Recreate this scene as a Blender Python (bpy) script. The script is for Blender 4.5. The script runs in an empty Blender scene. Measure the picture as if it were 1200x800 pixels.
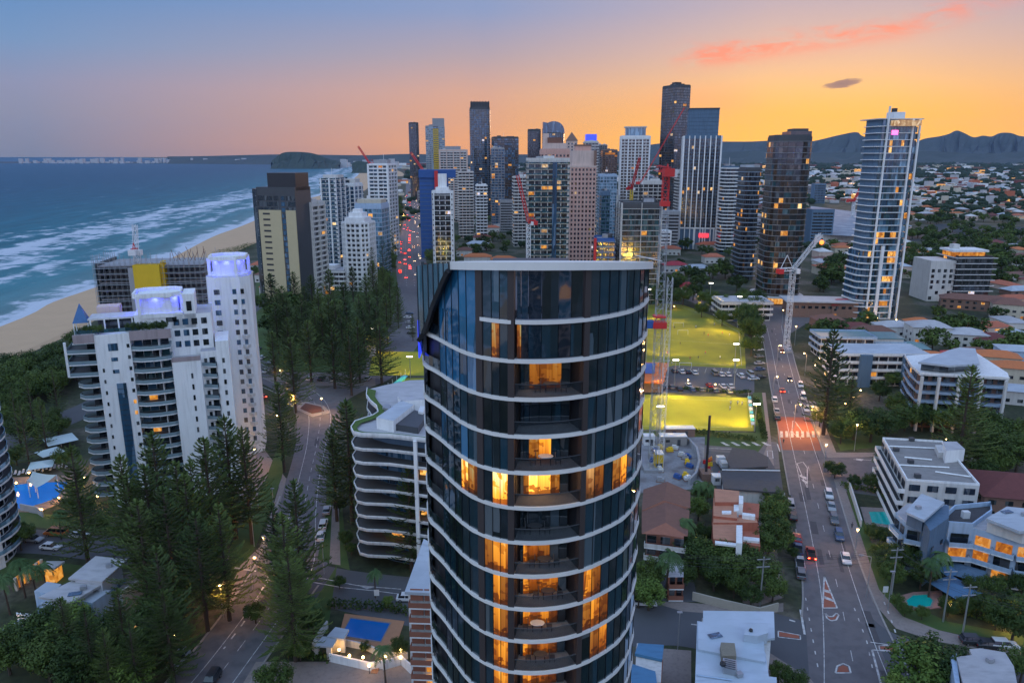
import bpy, math, random
from mathutils import Vector, Matrix
random.seed(11)
R=math.radians; PI=math.pi
S=bpy.context.scene
C=S.collection
# ---------------------------------------------------------------- camera
H=85.0; F=870.0; TH=math.atan(217/F)
cd=bpy.data.cameras.new('camera'); cam=bpy.data.objects.new('camera',cd); C.objects.link(cam)
cam.location=(0,0,H); cam.rotation_euler=(PI/2-TH,0,0)
cd.sensor_width=36; cd.lens=36*F/1200; cd.clip_start=.5; cd.clip_end=120000
S.camera=cam
S.view_settings.view_transform='Standard'; S.view_settings.look='None'; S.view_settings.gamma=1
S.view_settings.use_curve_mapping=False; S.view_settings.exposure=0.42
try:
    S.cycles.volume_bounces=1; S.cycles.max_bounces=5; S.cycles.diffuse_bounces=2; S.cycles.glossy_bounces=3
    S.cycles.transparent_max_bounces=16; S.cycles.use_light_tree=True
except Exception: pass
# ---------------------------------------------------------------- world: dusk sky, sunset to the right of the view
HAZE=1.6e-5
SUN_AZ=R(22); SUN_EL=R(1.6)
def s2l(c):
    return tuple(((x/255)/12.92 if x/255<=.04045 else ((x/255+.055)/1.055)**2.4) for x in c)
W=bpy.data.worlds.new('World'); S.world=W; W.use_nodes=True
nt=W.node_tree; nt.nodes.clear(); N=nt.nodes.new; L=nt.links.new
def mth(nt,op,a,b=None,c=None,clamp=False):
    n=nt.nodes.new('ShaderNodeMath'); n.operation=op; n.use_clamp=clamp
    for i,x in enumerate((a,b,c)):
        if x is None: continue
        if isinstance(x,(int,float)): n.inputs[i].default_value=x
        else: nt.links.new(x,n.inputs[i])
    return n.outputs[0]
def ramp(nt,fac,stops,interp='LINEAR'):
    n=nt.nodes.new('ShaderNodeValToRGB'); cr=n.color_ramp; cr.interpolation=interp
    while len(cr.elements)<len(stops): cr.elements.new(.5)
    for e,(p,c) in zip(cr.elements,stops):
        e.position=p; e.color=(*c,1) if len(c)==3 else c
    nt.links.new(fac,n.inputs[0]); return n.outputs[0]
def mixc(nt,fac,a,b,mode='MIX'):
    n=nt.nodes.new('ShaderNodeMix'); n.data_type='RGBA'; n.blend_type=mode
    for k,x in ((0,fac),(6,a),(7,b)):
        if isinstance(x,(int,float)): n.inputs[k].default_value=x
        elif isinstance(x,tuple): n.inputs[k].default_value=(*x[:3],1)
        else: nt.links.new(x,n.inputs[k])
    return n.outputs[2]
tc=N('ShaderNodeTexCoord'); sx=N('ShaderNodeSeparateXYZ'); L(tc.outputs['Generated'],sx.inputs[0])
X,Y,Z=sx.outputs
az=mth(nt,'ARCTAN2',X,Y); el=mth(nt,'ARCSINE',Z)
eld=mth(nt,'MULTIPLY',el,180/PI); azd=mth(nt,'MULTIPLY',az,180/PI)
dx=mth(nt,'SUBTRACT',azd,22.0)
ad=mth(nt,'ABSOLUTE',dx); ad=mth(nt,'MINIMUM',ad,mth(nt,'SUBTRACT',360.0,ad))
elr=mth(nt,'DIVIDE',mth(nt,'ADD',eld,5.0),95.0,clamp=True)
def er(st,k=1.0): return [((e+5)/95,tuple(x*k for x in s2l(c))) for e,c in st]
warm=ramp(nt,elr,er([(-5,(120,95,80)),(-.4,(250,178,50)),(1.2,(254,186,48)),(2.6,(252,188,72)),(4.5,(246,192,124)),(7,(222,182,160)),(10,(188,170,178)),(16,(162,164,194)),(35,(140,152,202)),(90,(118,138,196))]))
mid=ramp(nt,elr,er([(-5,(100,85,85)),(-.4,(212,148,112)),(.8,(230,158,108)),(2.6,(222,160,122)),(4.5,(212,162,140)),(7,(176,158,166)),(10,(136,152,190)),(16,(124,150,196)),(35,(134,150,204)),(90,(118,138,196))]))
lft=ramp(nt,elr,er([(-5,(80,90,105)),(-.4,(122,128,146)),(.8,(130,133,150)),(2.6,(138,140,160)),(4.5,(140,144,172)),(7,(116,146,186)),(10,(96,138,188)),(16,(104,140,192)),(35,(130,150,204)),(90,(118,138,196))]))
bck=ramp(nt,elr,er([(-5,(80,85,110)),(0,(124,130,172)),(8,(148,152,172)),(20,(160,174,196)),(40,(148,174,200)),(90,(108,142,190))],2.3))
f1=mth(nt,'DIVIDE',mth(nt,'SUBTRACT',ad,4.0),20.0,clamp=True)
f2=mth(nt,'DIVIDE',mth(nt,'SUBTRACT',ad,26.0),28.0,clamp=True)
f3=mth(nt,'DIVIDE',mth(nt,'SUBTRACT',ad,62.0),40.0,clamp=True)
col=mixc(nt,f1,warm,mid); col=mixc(nt,f2,col,lft); col=mixc(nt,f3,col,bck)
gl_=mth(nt,'MULTIPLY',mth(nt,'EXPONENT',mth(nt,'MULTIPLY',mth(nt,'POWER',mth(nt,'DIVIDE',eld,3.1),2.0),-1.0)),mth(nt,'EXPONENT',mth(nt,'MULTIPLY',mth(nt,'POWER',mth(nt,'DIVIDE',ad,19.0),2.0),-1.0)))
col=mixc(nt,gl_,col,(1.15,.54,.05))
# pink streaks and one small dark cloud, fixed on the sky dome
def gauss(x,c,w):
    d=mth(nt,'DIVIDE',mth(nt,'SUBTRACT',x,c),w); return mth(nt,'EXPONENT',mth(nt,'MULTIPLY',mth(nt,'MULTIPLY',d,d),-1.0))
cmb=N('ShaderNodeCombineXYZ'); L(mth(nt,'MULTIPLY',azd,.30),cmb.inputs[0]); L(mth(nt,'MULTIPLY',eld,1.0),cmb.inputs[1])
nz=N('ShaderNodeTexNoise'); nz.inputs['Scale'].default_value=1.15; nz.inputs['Detail'].default_value=7; nz.inputs['Roughness'].default_value=.58; nz.inputs['Distortion'].default_value=.6
L(cmb.outputs[0],nz.inputs['Vector']); nf=nz.outputs[0]
wob=mth(nt,'MULTIPLY',mth(nt,'SUBTRACT',nf,.5),2.2)
line=mth(nt,'ADD',mth(nt,'ADD',mth(nt,'MULTIPLY',mth(nt,'SUBTRACT',azd,12.0),.105),6.35),mth(nt,'ADD',wob,mth(nt,'MULTIPLY',mth(nt,'MAXIMUM',mth(nt,'SUBTRACT',azd,26.0),0.0),.12)))
b1=mth(nt,'MULTIPLY',gauss(mth(nt,'SUBTRACT',eld,line),0,.62),mth(nt,'MULTIPLY',mth(nt,'DIVIDE',mth(nt,'SUBTRACT',azd,11.0),4.0,clamp=True),mth(nt,'DIVIDE',mth(nt,'SUBTRACT',36.0,azd),9.0,clamp=True)))
b2=mth(nt,'MULTIPLY',gauss(azd,14.6,2.2),gauss(eld,7.1,.6))
m=mth(nt,'MULTIPLY',mth(nt,'ADD',b1,b2),mth(nt,'MULTIPLY',mth(nt,'SUBTRACT',nf,.34),3.6,clamp=True),clamp=True)
b3=mth(nt,'MULTIPLY',mth(nt,'MULTIPLY',gauss(azd,13.5,4.0),gauss(eld,3.8,1.1)),.28)
col=mixc(nt,mth(nt,'MULTIPLY',m,.74),col,s2l((255,134,100)))
col=mixc(nt,b3,col,s2l((250,150,110)))
cmb2=N('ShaderNodeCombineXYZ'); L(mth(nt,'MULTIPLY',azd,.6),cmb2.inputs[0]); L(mth(nt,'MULTIPLY',eld,2.2),cmb2.inputs[1])
nz2=N('ShaderNodeTexNoise'); nz2.inputs['Scale'].default_value=2.2; nz2.inputs['Detail'].default_value=5; L(cmb2.outputs[0],nz2.inputs['Vector'])
e2=mth(nt,'SUBTRACT',eld,mth(nt,'ADD',4.72,mth(nt,'MULTIPLY',mth(nt,'SUBTRACT',azd,22.9),.10)))
dk=mth(nt,'MULTIPLY',gauss(azd,22.9,1.35),gauss(e2,0,.30))
dk=mth(nt,'MULTIPLY',mth(nt,'SUBTRACT',mth(nt,'ADD',dk,mth(nt,'MULTIPLY',mth(nt,'SUBTRACT',nz2.outputs[0],.5),.9)),.42),5.0,clamp=True)
dk=mth(nt,'MULTIPLY',dk,mth(nt,'MULTIPLY',gauss(azd,22.9,2.2),gauss(e2,0,.7)))
col=mixc(nt,mth(nt,'MULTIPLY',dk,.9),col,s2l((112,98,112)))
bg=N('ShaderNodeBackground'); L(col,bg.inputs[0]); bg.inputs[1].default_value=.80
sky=N('ShaderNodeTexSky'); sky.sky_type='NISHITA'; sky.sun_disc=False; sky.sun_elevation=SUN_EL; sky.sun_rotation=SUN_AZ
bg2=N('ShaderNodeBackground'); L(sky.outputs[0],bg2.inputs[0]); bg2.inputs[1].default_value=.006
ads=N('ShaderNodeAddShader'); L(bg.outputs[0],ads.inputs[0]); L(bg2.outputs[0],ads.inputs[1])
wo=N('ShaderNodeOutputWorld'); L(ads.outputs[0],wo.inputs[0])
W.cycles.sampling_method='AUTOMATIC'
sd=bpy.data.lights.new('sun','SUN'); sd.energy=.45; sd.angle=R(12); sd.color=(1,.62,.38)
so=bpy.data.objects.new('sun',sd); C.objects.link(so); so.rotation_euler=(PI/2-R(5),0,PI-SUN_AZ)
# ---------------------------------------------------------------- helpers
def ray(px,py):
    u=(px-600)/F; v=(py-400)/F
    return u, math.cos(TH)-v*math.sin(TH), -(math.sin(TH)+v*math.cos(TH))
def G(px,py,z=0.0):
    u,fy,dz=ray(px,py); t=(z-H)/dz; return (u*t,fy*t)
def PD(px,py,d):
    u,fy,dz=ray(px,py); t=d/fy; return (u*t,d,H+dz*t)
def proj(x,y,z):
    zc=y*math.cos(TH)+(H-z)*math.sin(TH); 
    return 600+F*x/zc, 400+F*((H-z)*math.cos(TH)-y*math.sin(TH))/zc, zc
MATS={}
LITP=.5
def mat(name,col,rough=.7,metal=0,var=.16,scale=.6,spec=.5,emit=None,es=0,bump=0,var2=None,coord='pos',bscale=None,alpha=1):
    if name in MATS: return MATS[name]
    m=bpy.data.materials.new(name); m.use_nodes=True; nt=m.node_tree; b=nt.nodes['Principled BSDF']
    b.inputs['Roughness'].default_value=rough; b.inputs['Metallic'].default_value=metal
    b.inputs['Specular IOR Level'].default_value=spec
    g=nt.nodes.new('ShaderNodeNewGeometry') if coord=='pos' else nt.nodes.new('ShaderNodeTexCoord')
    vec=g.outputs['Position'] if coord=='pos' else g.outputs['Object']
    if var>0:
        n=nt.nodes.new('ShaderNodeTexNoise'); n.inputs['Scale'].default_value=scale; n.inputs['Detail'].default_value=6; n.inputs['Roughness'].default_value=.65
        nt.links.new(vec,n.inputs['Vector'])
        oi=nt.nodes.new('ShaderNodeObjectInfo')
        f=mth(nt,'ADD',mth(nt,'MULTIPLY',n.outputs[0],2*var),1-var)
        f=mth(nt,'MULTIPLY',f,mth(nt,'ADD',mth(nt,'MULTIPLY',oi.outputs['Random'],var*.7),1-var*.35))
        a=mixc(nt,1.0,tuple(col),(1,1,1),'MULTIPLY')
        vm=nt.nodes.new('ShaderNodeVectorMath'); vm.operation='SCALE'; nt.links.new(a,vm.inputs[0]); nt.links.new(f,vm.inputs['Scale'])
        o=vm.outputs[0]
        if 'render' in name or 'roof' in name or 'concrete' in name:
            mp=nt.nodes.new('ShaderNodeMapping'); mp.inputs['Scale'].default_value=(1.1,1.1,.09) if 'roof' not in name else (.25,.9,.5); nt.links.new(vec,mp.inputs[0])
            n4=nt.nodes.new('ShaderNodeTexNoise'); n4.inputs['Scale'].default_value=1.3; n4.inputs['Detail'].default_value=5; nt.links.new(mp.outputs[0],n4.inputs['Vector'])
            v2=nt.nodes.new('ShaderNodeVectorMath'); v2.operation='SCALE'; nt.links.new(o,v2.inputs[0]); nt.links.new(mth(nt,'ADD',.80,mth(nt,'MULTIPLY',mth(nt,'SUBTRACT',n4.outputs[0],.28,clamp=True),.85),clamp=True),v2.inputs['Scale']); o=v2.outputs[0]
        if var2:
            n2=nt.nodes.new('ShaderNodeTexNoise'); n2.inputs['Scale'].default_value=var2[1]; n2.inputs['Detail'].default_value=5; nt.links.new(vec,n2.inputs['Vector'])
            o=mixc(nt,mth(nt,'MULTIPLY',mth(nt,'SUBTRACT',n2.outputs[0],.45),5.0,clamp=True),o,tuple(var2[0]))
        nt.links.new(o,b.inputs['Base Color'])
        if bump:
            bp=nt.nodes.new('ShaderNodeBump'); bp.inputs['Strength'].default_value=bump; bp.inputs['Distance'].default_value=.1
            n3=nt.nodes.new('ShaderNodeTexNoise'); n3.inputs['Scale'].default_value=bscale or scale*6; n3.inputs['Detail'].default_value=4
            nt.links.new(vec,n3.inputs['Vector']); nt.links.new(n3.outputs[0],bp.inputs['Height']); nt.links.new(bp.outputs[0],b.inputs['Normal'])
    else: b.inputs['Base Color'].default_value=(*col,1)
    if emit:
        b.inputs['Emission Color'].default_value=(*emit,1); b.inputs['Emission Strength'].default_value=es
    MATS[name]=m; return m
def glassmat(name,col,rough=.12,spec=1.0,curt=.25,metal=.0):
    # window glass: dark room tone, some panes with pale curtains, mirror-like coat
    if name in MATS: return MATS[name]
    m=bpy.data.materials.new(name); m.use_nodes=True; nt=m.node_tree; b=nt.nodes['Principled BSDF']
    g=nt.nodes.new('ShaderNodeNewGeometry')
    oi=nt.nodes.new('ShaderNodeObjectInfo')
    vm_=nt.nodes.new('ShaderNodeMapping'); vm_.inputs['Scale'].default_value=(1.6,1.6,.16); nt.links.new(g.outputs['Position'],vm_.inputs[0]); vo=nt.nodes.new('ShaderNodeTexVoronoi'); vo.distance='CHEBYCHEV'; vo.inputs['Scale'].default_value=.45; nt.links.new(vm_.outputs[0],vo.inputs['Vector'])
    sp=nt.nodes.new('ShaderNodeSeparateColor'); nt.links.new(vo.outputs['Color'],sp.inputs[0])
    k=mth(nt,'FRACT',mth(nt,'ADD',sp.outputs[0],oi.outputs['Random']))
    c=ramp(nt,k,[(0,tuple(x*.35 for x in col)),(.5,col),(1-curt,tuple(x*1.3 for x in col)),(1-curt+.01,tuple(min(1,x*1.5+.10) for x in col)),(1,tuple(min(1,x*1.3+.05) for x in col))])
    nt.links.new(c,b.inputs['Base Color']); b.inputs['Roughness'].default_value=rough
    b.inputs['Metallic'].default_value=metal
    b.inputs['IOR'].default_value=1.7; b.inputs['Specular IOR Level'].default_value=spec
    n=nt.nodes.new('ShaderNodeTexNoise'); n.inputs['Scale'].default_value=.35; nt.links.new(g.outputs['Position'],n.inputs['Vector'])
    bp=nt.nodes.new('ShaderNodeBump'); bp.inputs['Strength'].default_value=.12; bp.inputs['Distance'].default_value=.25
    nt.links.new(n.outputs[0],bp.inputs['Height']); nt.links.new(bp.outputs[0],b.inputs['Normal'])
    MATS[name]=m; return m
def litmat(name,col,st,scale=.9,contrast=1.0):
    # a lit room seen through the window: uneven, furniture and curtains break it up
    if name in MATS: return MATS[name]
    m=bpy.data.materials.new(name); m.use_nodes=True; nt=m.node_tree; b=nt.nodes['Principled BSDF']
    b.inputs['Base Color'].default_value=(.05,.035,.02,1); b.inputs['Roughness'].default_value=.15
    g=nt.nodes.new('ShaderNodeNewGeometry'); oi=nt.nodes.new('ShaderNodeObjectInfo')
    mp=nt.nodes.new('ShaderNodeMapping'); mp.inputs['Scale'].default_value=(1,1,.55); nt.links.new(g.outputs['Position'],mp.inputs[0])
    vo=nt.nodes.new('ShaderNodeTexVoronoi'); vo.inputs['Scale'].default_value=scale; vo.distance='CHEBYCHEV'; nt.links.new(mp.outputs[0],vo.inputs['Vector'])
    sp=nt.nodes.new('ShaderNodeSeparateColor'); nt.links.new(vo.outputs['Color'],sp.inputs[0])
    n=nt.nodes.new('ShaderNodeTexNoise'); n.inputs['Scale'].default_value=scale*2; nt.links.new(mp.outputs[0],n.inputs['Vector'])
    k=mth(nt,'MULTIPLY',mth(nt,'ADD',mth(nt,'MULTIPLY',sp.outputs[0],.75),.35),mth(nt,'ADD',mth(nt,'MULTIPLY',n.outputs[0],1.0),.3))
    k=mth(nt,'MULTIPLY',k,mth(nt,'ADD',mth(nt,'MULTIPLY',oi.outputs['Random'],.9),.45))
    c=ramp(nt,k,[(0,tuple(x*.08 for x in col)),(.3,(col[0]*.5,col[1]*.36,col[2]*.25)),(.62,col),(1,(1,min(1,col[1]*1.5),col[2]*3+.08))])
    nt.links.new(c,b.inputs['Emission Color']); b.inputs['Emission Strength'].default_value=st
    MATS[name]=m; return m
def roommat(name,col,st,z0,fh):
    # lit flat behind glass: bright ceiling zone, furniture outlines low down, curtain folds
    m=bpy.data.materials.new(name); m.use_nodes=True; nt=m.node_tree; b=nt.nodes['Principled BSDF']
    b.inputs['Base Color'].default_value=(.03,.02,.015,1); b.inputs['Roughness'].default_value=.1
    g=nt.nodes.new('ShaderNodeNewGeometry'); oi=nt.nodes.new('ShaderNodeObjectInfo'); sx=nt.nodes.new('ShaderNodeSeparateXYZ'); nt.links.new(g.outputs['Position'],sx.inputs[0])
    t=mth(nt,'FRACT',mth(nt,'DIVIDE',mth(nt,'SUBTRACT',z0,sx.outputs[2]),fh))
    def vor(sc,scale,seed=0):
        mp=nt.nodes.new('ShaderNodeMapping'); mp.inputs['Scale'].default_value=scale; mp.inputs['Location'].default_value=(seed,0,0); nt.links.new(g.outputs['Position'],mp.inputs[0])
        v=nt.nodes.new('ShaderNodeTexVoronoi'); v.distance='CHEBYCHEV'; v.inputs['Scale'].default_value=sc; nt.links.new(mp.outputs[0],v.inputs['Vector']); s=nt.nodes.new('ShaderNodeSeparateColor'); nt.links.new(v.outputs['Color'],s.inputs[0]); return s.outputs[0]
    walls=vor(1.1,(1,1,.05)); furn=vor(2.6,(1,1,1),3); pics=vor(1.9,(1,1,1),7)
    k=mth(nt,'ADD',mth(nt,'MULTIPLY',walls,.5),mth(nt,'MULTIPLY',mth(nt,'SUBTRACT',1.0,t),.45))
    dark=mth(nt,'MULTIPLY',mth(nt,'GREATER_THAN',t,mth(nt,'ADD',.58,mth(nt,'MULTIPLY',furn,.34))),.62)
    pic=mth(nt,'MULTIPLY',mth(nt,'MULTIPLY',mth(nt,'GREATER_THAN',pics,.78),mth(nt,'LESS_THAN',t,.6)),.35)
    k=mth(nt,'MULTIPLY',k,mth(nt,'SUBTRACT',1.0,mth(nt,'ADD',dark,pic)))
    wv=nt.nodes.new('ShaderNodeTexNoise'); wv.inputs['Scale'].default_value=5; mp=nt.nodes.new('ShaderNodeMapping'); mp.inputs['Scale'].default_value=(1,1,.03); nt.links.new(g.outputs['Position'],mp.inputs[0]); nt.links.new(mp.outputs[0],wv.inputs['Vector'])
    k=mth(nt,'MULTIPLY',k,mth(nt,'ADD',.55,mth(nt,'MULTIPLY',wv.outputs[0],.9)))
    k=mth(nt,'MULTIPLY',k,mth(nt,'ADD',.75,mth(nt,'MULTIPLY',oi.outputs['Random'],.5)))
    c=ramp(nt,k,[(0,(.01,.006,.002)),(.22,(col[0]*.28,col[1]*.16,col[2]*.1)),(.5,(col[0]*.8,col[1]*.7,col[2]*.6)),(.72,col),(1,(1,.80,.34))])
    nt.links.new(c,b.inputs['Emission Color']); b.inputs['Emission Strength'].default_value=st; return m
def emat(name,col,st): return mat(name,(.02,.02,.02),.4,var=0,emit=col,es=st)
class MB:
    def __init__(s): s.v=[]; s.f=[]; s.m=[]; s.M=Matrix.Identity(4)
    def pt(s,p): s.v.append(tuple(s.M@Vector(p))); return len(s.v)-1
    def face(s,pts,m=0): s.f.append([s.pt(p) for p in pts]); s.m.append(m)
    def box(s,c,d,rz=0,m=0,tx=1,ty=1):
        cx,cy,cz=c; a,b,h=d[0]/2,d[1]/2,d[2]/2; cs,sn=math.cos(rz),math.sin(rz); i=[]
        for z in (-h,h):
            kx,ky=(1,1) if z<0 else (tx,ty)
            for X_,Y_ in ((-a,-b),(a,-b),(a,b),(-a,b)):
                X_*=kx; Y_*=ky
                i.append(s.pt((cx+X_*cs-Y_*sn,cy+X_*sn+Y_*cs,cz+z)))
        for q in ((3,2,1,0),(4,5,6,7),(0,1,5,4),(1,2,6,5),(2,3,7,6),(3,0,4,7)):
            s.f.append([i[k] for k in q]); s.m.append(m)
    def prism(s,poly,z0,z1,m=0,mt=None,tops=None,bots=None):
        n=len(poly)
        a=[s.pt((p[0],p[1],(bots[k] if bots else z0))) for k,p in enumerate(poly)]; b=[s.pt((p[0],p[1],(tops[k] if tops else z1))) for k,p in enumerate(poly)]
        s.f.append(a[::-1]); s.m.append(m); s.f.append(b); s.m.append(m if mt is None else mt)
        for k in range(n):
            s.f.append([a[k],a[(k+1)%n],b[(k+1)%n],b[k]]); s.m.append(m)
    def strip(s,pts,z0,z1,th,m=0,closed=False,z0s=None,z1s=None):
        # a thin wall following pts (thickness inward/left)
        n=len(pts); L=[]
        nn=[]
        for k in range(n):
            p=pts[k]; a=pts[k-1] if (k>0 or closed) else p; b=pts[(k+1)%n] if (k<n-1 or closed) else p
            d=Vector((b[0]-a[0],b[1]-a[1])); d=d.normalized() if d.length>1e-6 else Vector((1,0)); nn.append((-d.y,d.x))
        for k in range(n):
            p=pts[k]; q=(p[0]+nn[k][0]*th,p[1]+nn[k][1]*th); zz0=z0s[k] if z0s else z0; zz1=z1s[k] if z1s else z1
            L.append([s.pt((p[0],p[1],zz0)),s.pt((p[0],p[1],zz1)),s.pt((q[0],q[1],zz1)),s.pt((q[0],q[1],zz0))])
        for k in range(n if closed else n-1):
            a,b=L[k],L[(k+1)%n]
            for i,j in ((0,1),(1,2),(2,3),(3,0)):
                s.f.append([a[i],b[i],b[j],a[j]]); s.m.append(m)
        if not closed:
            s.f.append(L[0]); s.m.append(m); s.f.append(L[-1][::-1]); s.m.append(m)
    def beam(s,p,q,r,m=0,n=4,r2=None):
        p=Vector(p); q=Vector(q); d=(q-p)
        if d.length<1e-6: return
        d.normalize(); u=d.orthogonal().normalized(); w=d.cross(u); r2=r if r2 is None else r2
        a=[];b=[]
        for k in range(n):
            t=2*PI*k/n+PI/4; o=u*math.cos(t)+w*math.sin(t)
            a.append(s.pt(p+o*r)); b.append(s.pt(q+o*r2))
        for k in range(n): s.f.append([a[k],a[(k+1)%n],b[(k+1)%n],b[k]]); s.m.append(m)
        s.f.append(a[::-1]); s.m.append(m); s.f.append(b); s.m.append(m)
    def ball(s,c,r,m=0,nu=8,nv=5,sz=1):
        rows=[]
        for j in range(nv+1):
            t=PI*j/nv; rows.append([s.pt((c[0]+r*math.sin(t)*math.cos(2*PI*i/nu),c[1]+r*math.sin(t)*math.sin(2*PI*i/nu),c[2]+r*sz*math.cos(t))) for i in range(nu)])
        for j in range(nv):
            for i in range(nu): s.f.append([rows[j][i],rows[j+1][i],rows[j+1][(i+1)%nu],rows[j][(i+1)%nu]]); s.m.append(m)
    def mesh(s,name,mats):
        me=bpy.data.meshes.new(name); me.from_pydata(s.v,[],s.f)
        if not isinstance(mats,(list,tuple)): mats=[mats]
        for x in mats: me.materials.append(x)
        if len(mats)>1: me.polygons.foreach_set('material_index',s.m)
        me.update(); return me
    def build(s,name,mats,parent=None,**k):
        return put(name,s.mesh(name,mats),parent,**k)
def put(name,me,parent=None,loc=None,rz=None,kind=None,scale=None):
    o=bpy.data.objects.new(name,me); C.objects.link(o)
    if parent is not None: o.parent=parent
    if loc is not None: o.location=loc
    if rz is not None: o.rotation_euler=(0,0,rz)
    if scale is not None: o.scale=scale if isinstance(scale,tuple) else (scale,)*3
    if kind: o['kind']=kind
    return o
def tag(o,label,cat,group=None,kind=None):
    o['label']=label; o['category']=cat
    if group: o['group']=group
    if kind: o['kind']=kind
    return o
def thing(name,label,cat,loc=(0,0,0),rz=0,group=None,scale=None):
    o=put(name,None,None,loc if len(loc)==3 else (*loc,0),rz,None,scale); o.empty_display_size=.5
    return tag(o,label,cat,group)
KIDS={}
def copy_tree(o,parent=None):
    c=o.copy(); C.objects.link(c); c.parent=parent
    for ch in KIDS.get(o.name) or list(o.children): copy_tree(ch,c)
    return c
def struct(name,mb,mats): o=mb.build(name,mats); o['kind']='structure'; return o
ORD=['first','second','third','fourth','fifth','sixth','seventh','eighth','ninth','tenth','eleventh','twelfth','thirteenth','fourteenth','fifteenth','sixteenth','seventeenth','eighteenth','nineteenth','twentieth','twenty-first','twenty-second','twenty-third','twenty-fourth','twenty-fifth','twenty-sixth','twenty-seventh','twenty-eighth','twenty-ninth','thirtieth']
def ordlabel(objs,fmt,key='x'):
    # label every member by its counted place in the picture
    def k(o):
        p=proj(*o.location); return p[0] if key=='x' else -p[1]
    for i,o in enumerate(sorted(objs,key=k)):
        o['label']=fmt(o).replace('#',ORD[i] if i<len(ORD) else str(i+1)+({1:'st',2:'nd',3:'rd'}.get((i+1)%10,'th')))
def lerp(a,b,t): return a+(b-a)*t
def off(poly,d):
    # offset a convex CCW polygon outwards
    n=len(poly); out=[]
    for k in range(n):
        a,p,b=Vector(poly[k-1]),Vector(poly[k]),Vector(poly[(k+1)%n])
        e1=(p-a).normalized(); e2=(b-p).normalized()
        n1=Vector((e1.y,-e1.x)); n2=Vector((e2.y,-e2.x)); m=(n1+n2)
        if m.length<1e-6: m=n1
        m.normalize(); c=max(.35,m.dot(n1)); q=p+m*(d/c); out.append((q.x,q.y))
    return out
def rect(w,d): return [(-w/2,-d/2),(w/2,-d/2),(w/2,d/2),(-w/2,d/2)]
def rrect(w,d,r,n=4):
    o=[]
    for cx,cy,a0 in ((w/2-r,-d/2+r,-90),(w/2-r,d/2-r,0),(-w/2+r,d/2-r,90),(-w/2+r,-d/2+r,180)):
        for k in range(n+1):
            a=R(a0+90*k/n); o.append((cx+r*math.cos(a),cy+r*math.sin(a)))
    return o
def ell(w,d,n=20): return [(w/2*math.cos(2*PI*k/n),d/2*math.sin(2*PI*k/n)) for k in range(n)]
# ---------------------------------------------------------------- materials
white=mat('white_render',(.82,.82,.83),.75,var=.1,scale=.25)
offw=mat('off_white_render',(.62,.60,.58),.8,var=.13,scale=.3)
cream=mat('cream_render',(.56,.5,.40),.8,var=.13,scale=.3)
beige=mat('beige_panel',(.52,.43,.26),.6,var=.08,scale=.3)
grey=mat('grey_concrete',(.32,.32,.34),.85,var=.2,scale=.4)
dgrey=mat('dark_grey_panel',(.06,.065,.075),.5,var=.15,scale=.4)
black=mat('black_metal',(.025,.025,.03),.4,var=.1)
pink=mat('pink_render',(.62,.36,.30),.8,var=.1,scale=.3)
pinkl=mat('pale_pink_render',(.66,.50,.44),.8,var=.1,scale=.3)
bluew=mat('pale_blue_render',(.38,.50,.66),.75,var=.12,scale=.3)
mblue=mat('slate_blue_render',(.10,.17,.26),.75,var=.12,scale=.3)
taupe=mat('taupe_render',(.36,.29,.30),.8,var=.1,scale=.3)
brown=mat('brown_brick',(.22,.13,.10),.85,var=.25,scale=1.2)
redbr=mat('red_brick',(.30,.12,.08),.85,var=.25,scale=1.2)
terra=mat('terracotta_tile',(.44,.13,.07),.8,var=.25,scale=.9,bump=.5)
orange=mat('orange_tile',(.55,.17,.06),.8,var=.25,scale=.9,bump=.5)
maroon=mat('dark_red_tile',(.17,.05,.045),.8,var=.3,scale=.9,bump=.5)
brroof=mat('brown_tile',(.20,.095,.07),.8,var=.3,scale=.9,bump=.5)
dkroof=mat('charcoal_tile',(.07,.065,.07),.8,var=.3,scale=.9,bump=.5)
grroof=mat('grey_green_sheet_roof',(.16,.26,.27),.5,var=.15,scale=.5)
shroof=mat('pale_sheet_roof',(.46,.50,.56),.75,var=.15,scale=.4,var2=((.40,.44,.50),.12))
lroof=mat('light_grey_roof',(.46,.45,.47),.7,var=.2,scale=.4)
tanroof=mat('weathered_roof_felt',(.27,.25,.24),.9,var=.25,scale=.5)
redp=mat('red_paint',(.6,.03,.03),.5,var=.1)
redroof=mat('red_sheet_roof',(.48,.04,.05),.5,var=.15)
wmet=mat('white_painted_steel',(.7,.7,.72),.45,var=.1)
gmet=mat('galvanised_steel',(.42,.43,.45),.4,metal=.6,var=.1)
yel=mat('yellow_mesh_wrap',(.70,.45,.02),.8,var=.15,scale=.5,bump=.6)
blu=mat('blue_mesh_wrap',(.03,.10,.32),.7,var=.2,scale=.3)
shade=mat('shade_cloth',(.55,.66,.66),.9,var=.05)
bark=mat('bark',(.07,.05,.038),.9,var=.3,scale=2)
def leafmat(name,c1,c2,hue=.0):
    if name in MATS: return MATS[name]
    m=bpy.data.materials.new(name); m.use_nodes=True; nt=m.node_tree; b=nt.nodes['Principled BSDF']
    g=nt.nodes.new('ShaderNodeTexCoord'); oi=nt.nodes.new('ShaderNodeObjectInfo')
    n=nt.nodes.new('ShaderNodeTexNoise'); n.inputs['Scale'].default_value=.55; n.inputs['Detail'].default_value=5
    nt.links.new(g.outputs['Object'],n.inputs['Vector'])
    k=mth(nt,'ADD',mth(nt,'MULTIPLY',n.outputs[0],1.5),mth(nt,'MULTIPLY',oi.outputs['Random'],.65)); k=mth(nt,'SUBTRACT',k,.55,clamp=True)
    c=ramp(nt,k,[(0,c1),(1,c2)]); nt.links.new(c,b.inputs['Base Color']); b.inputs['Roughness'].default_value=.65; b.inputs['Specular IOR Level'].default_value=.2
    MATS[name]=m; return m
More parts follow.
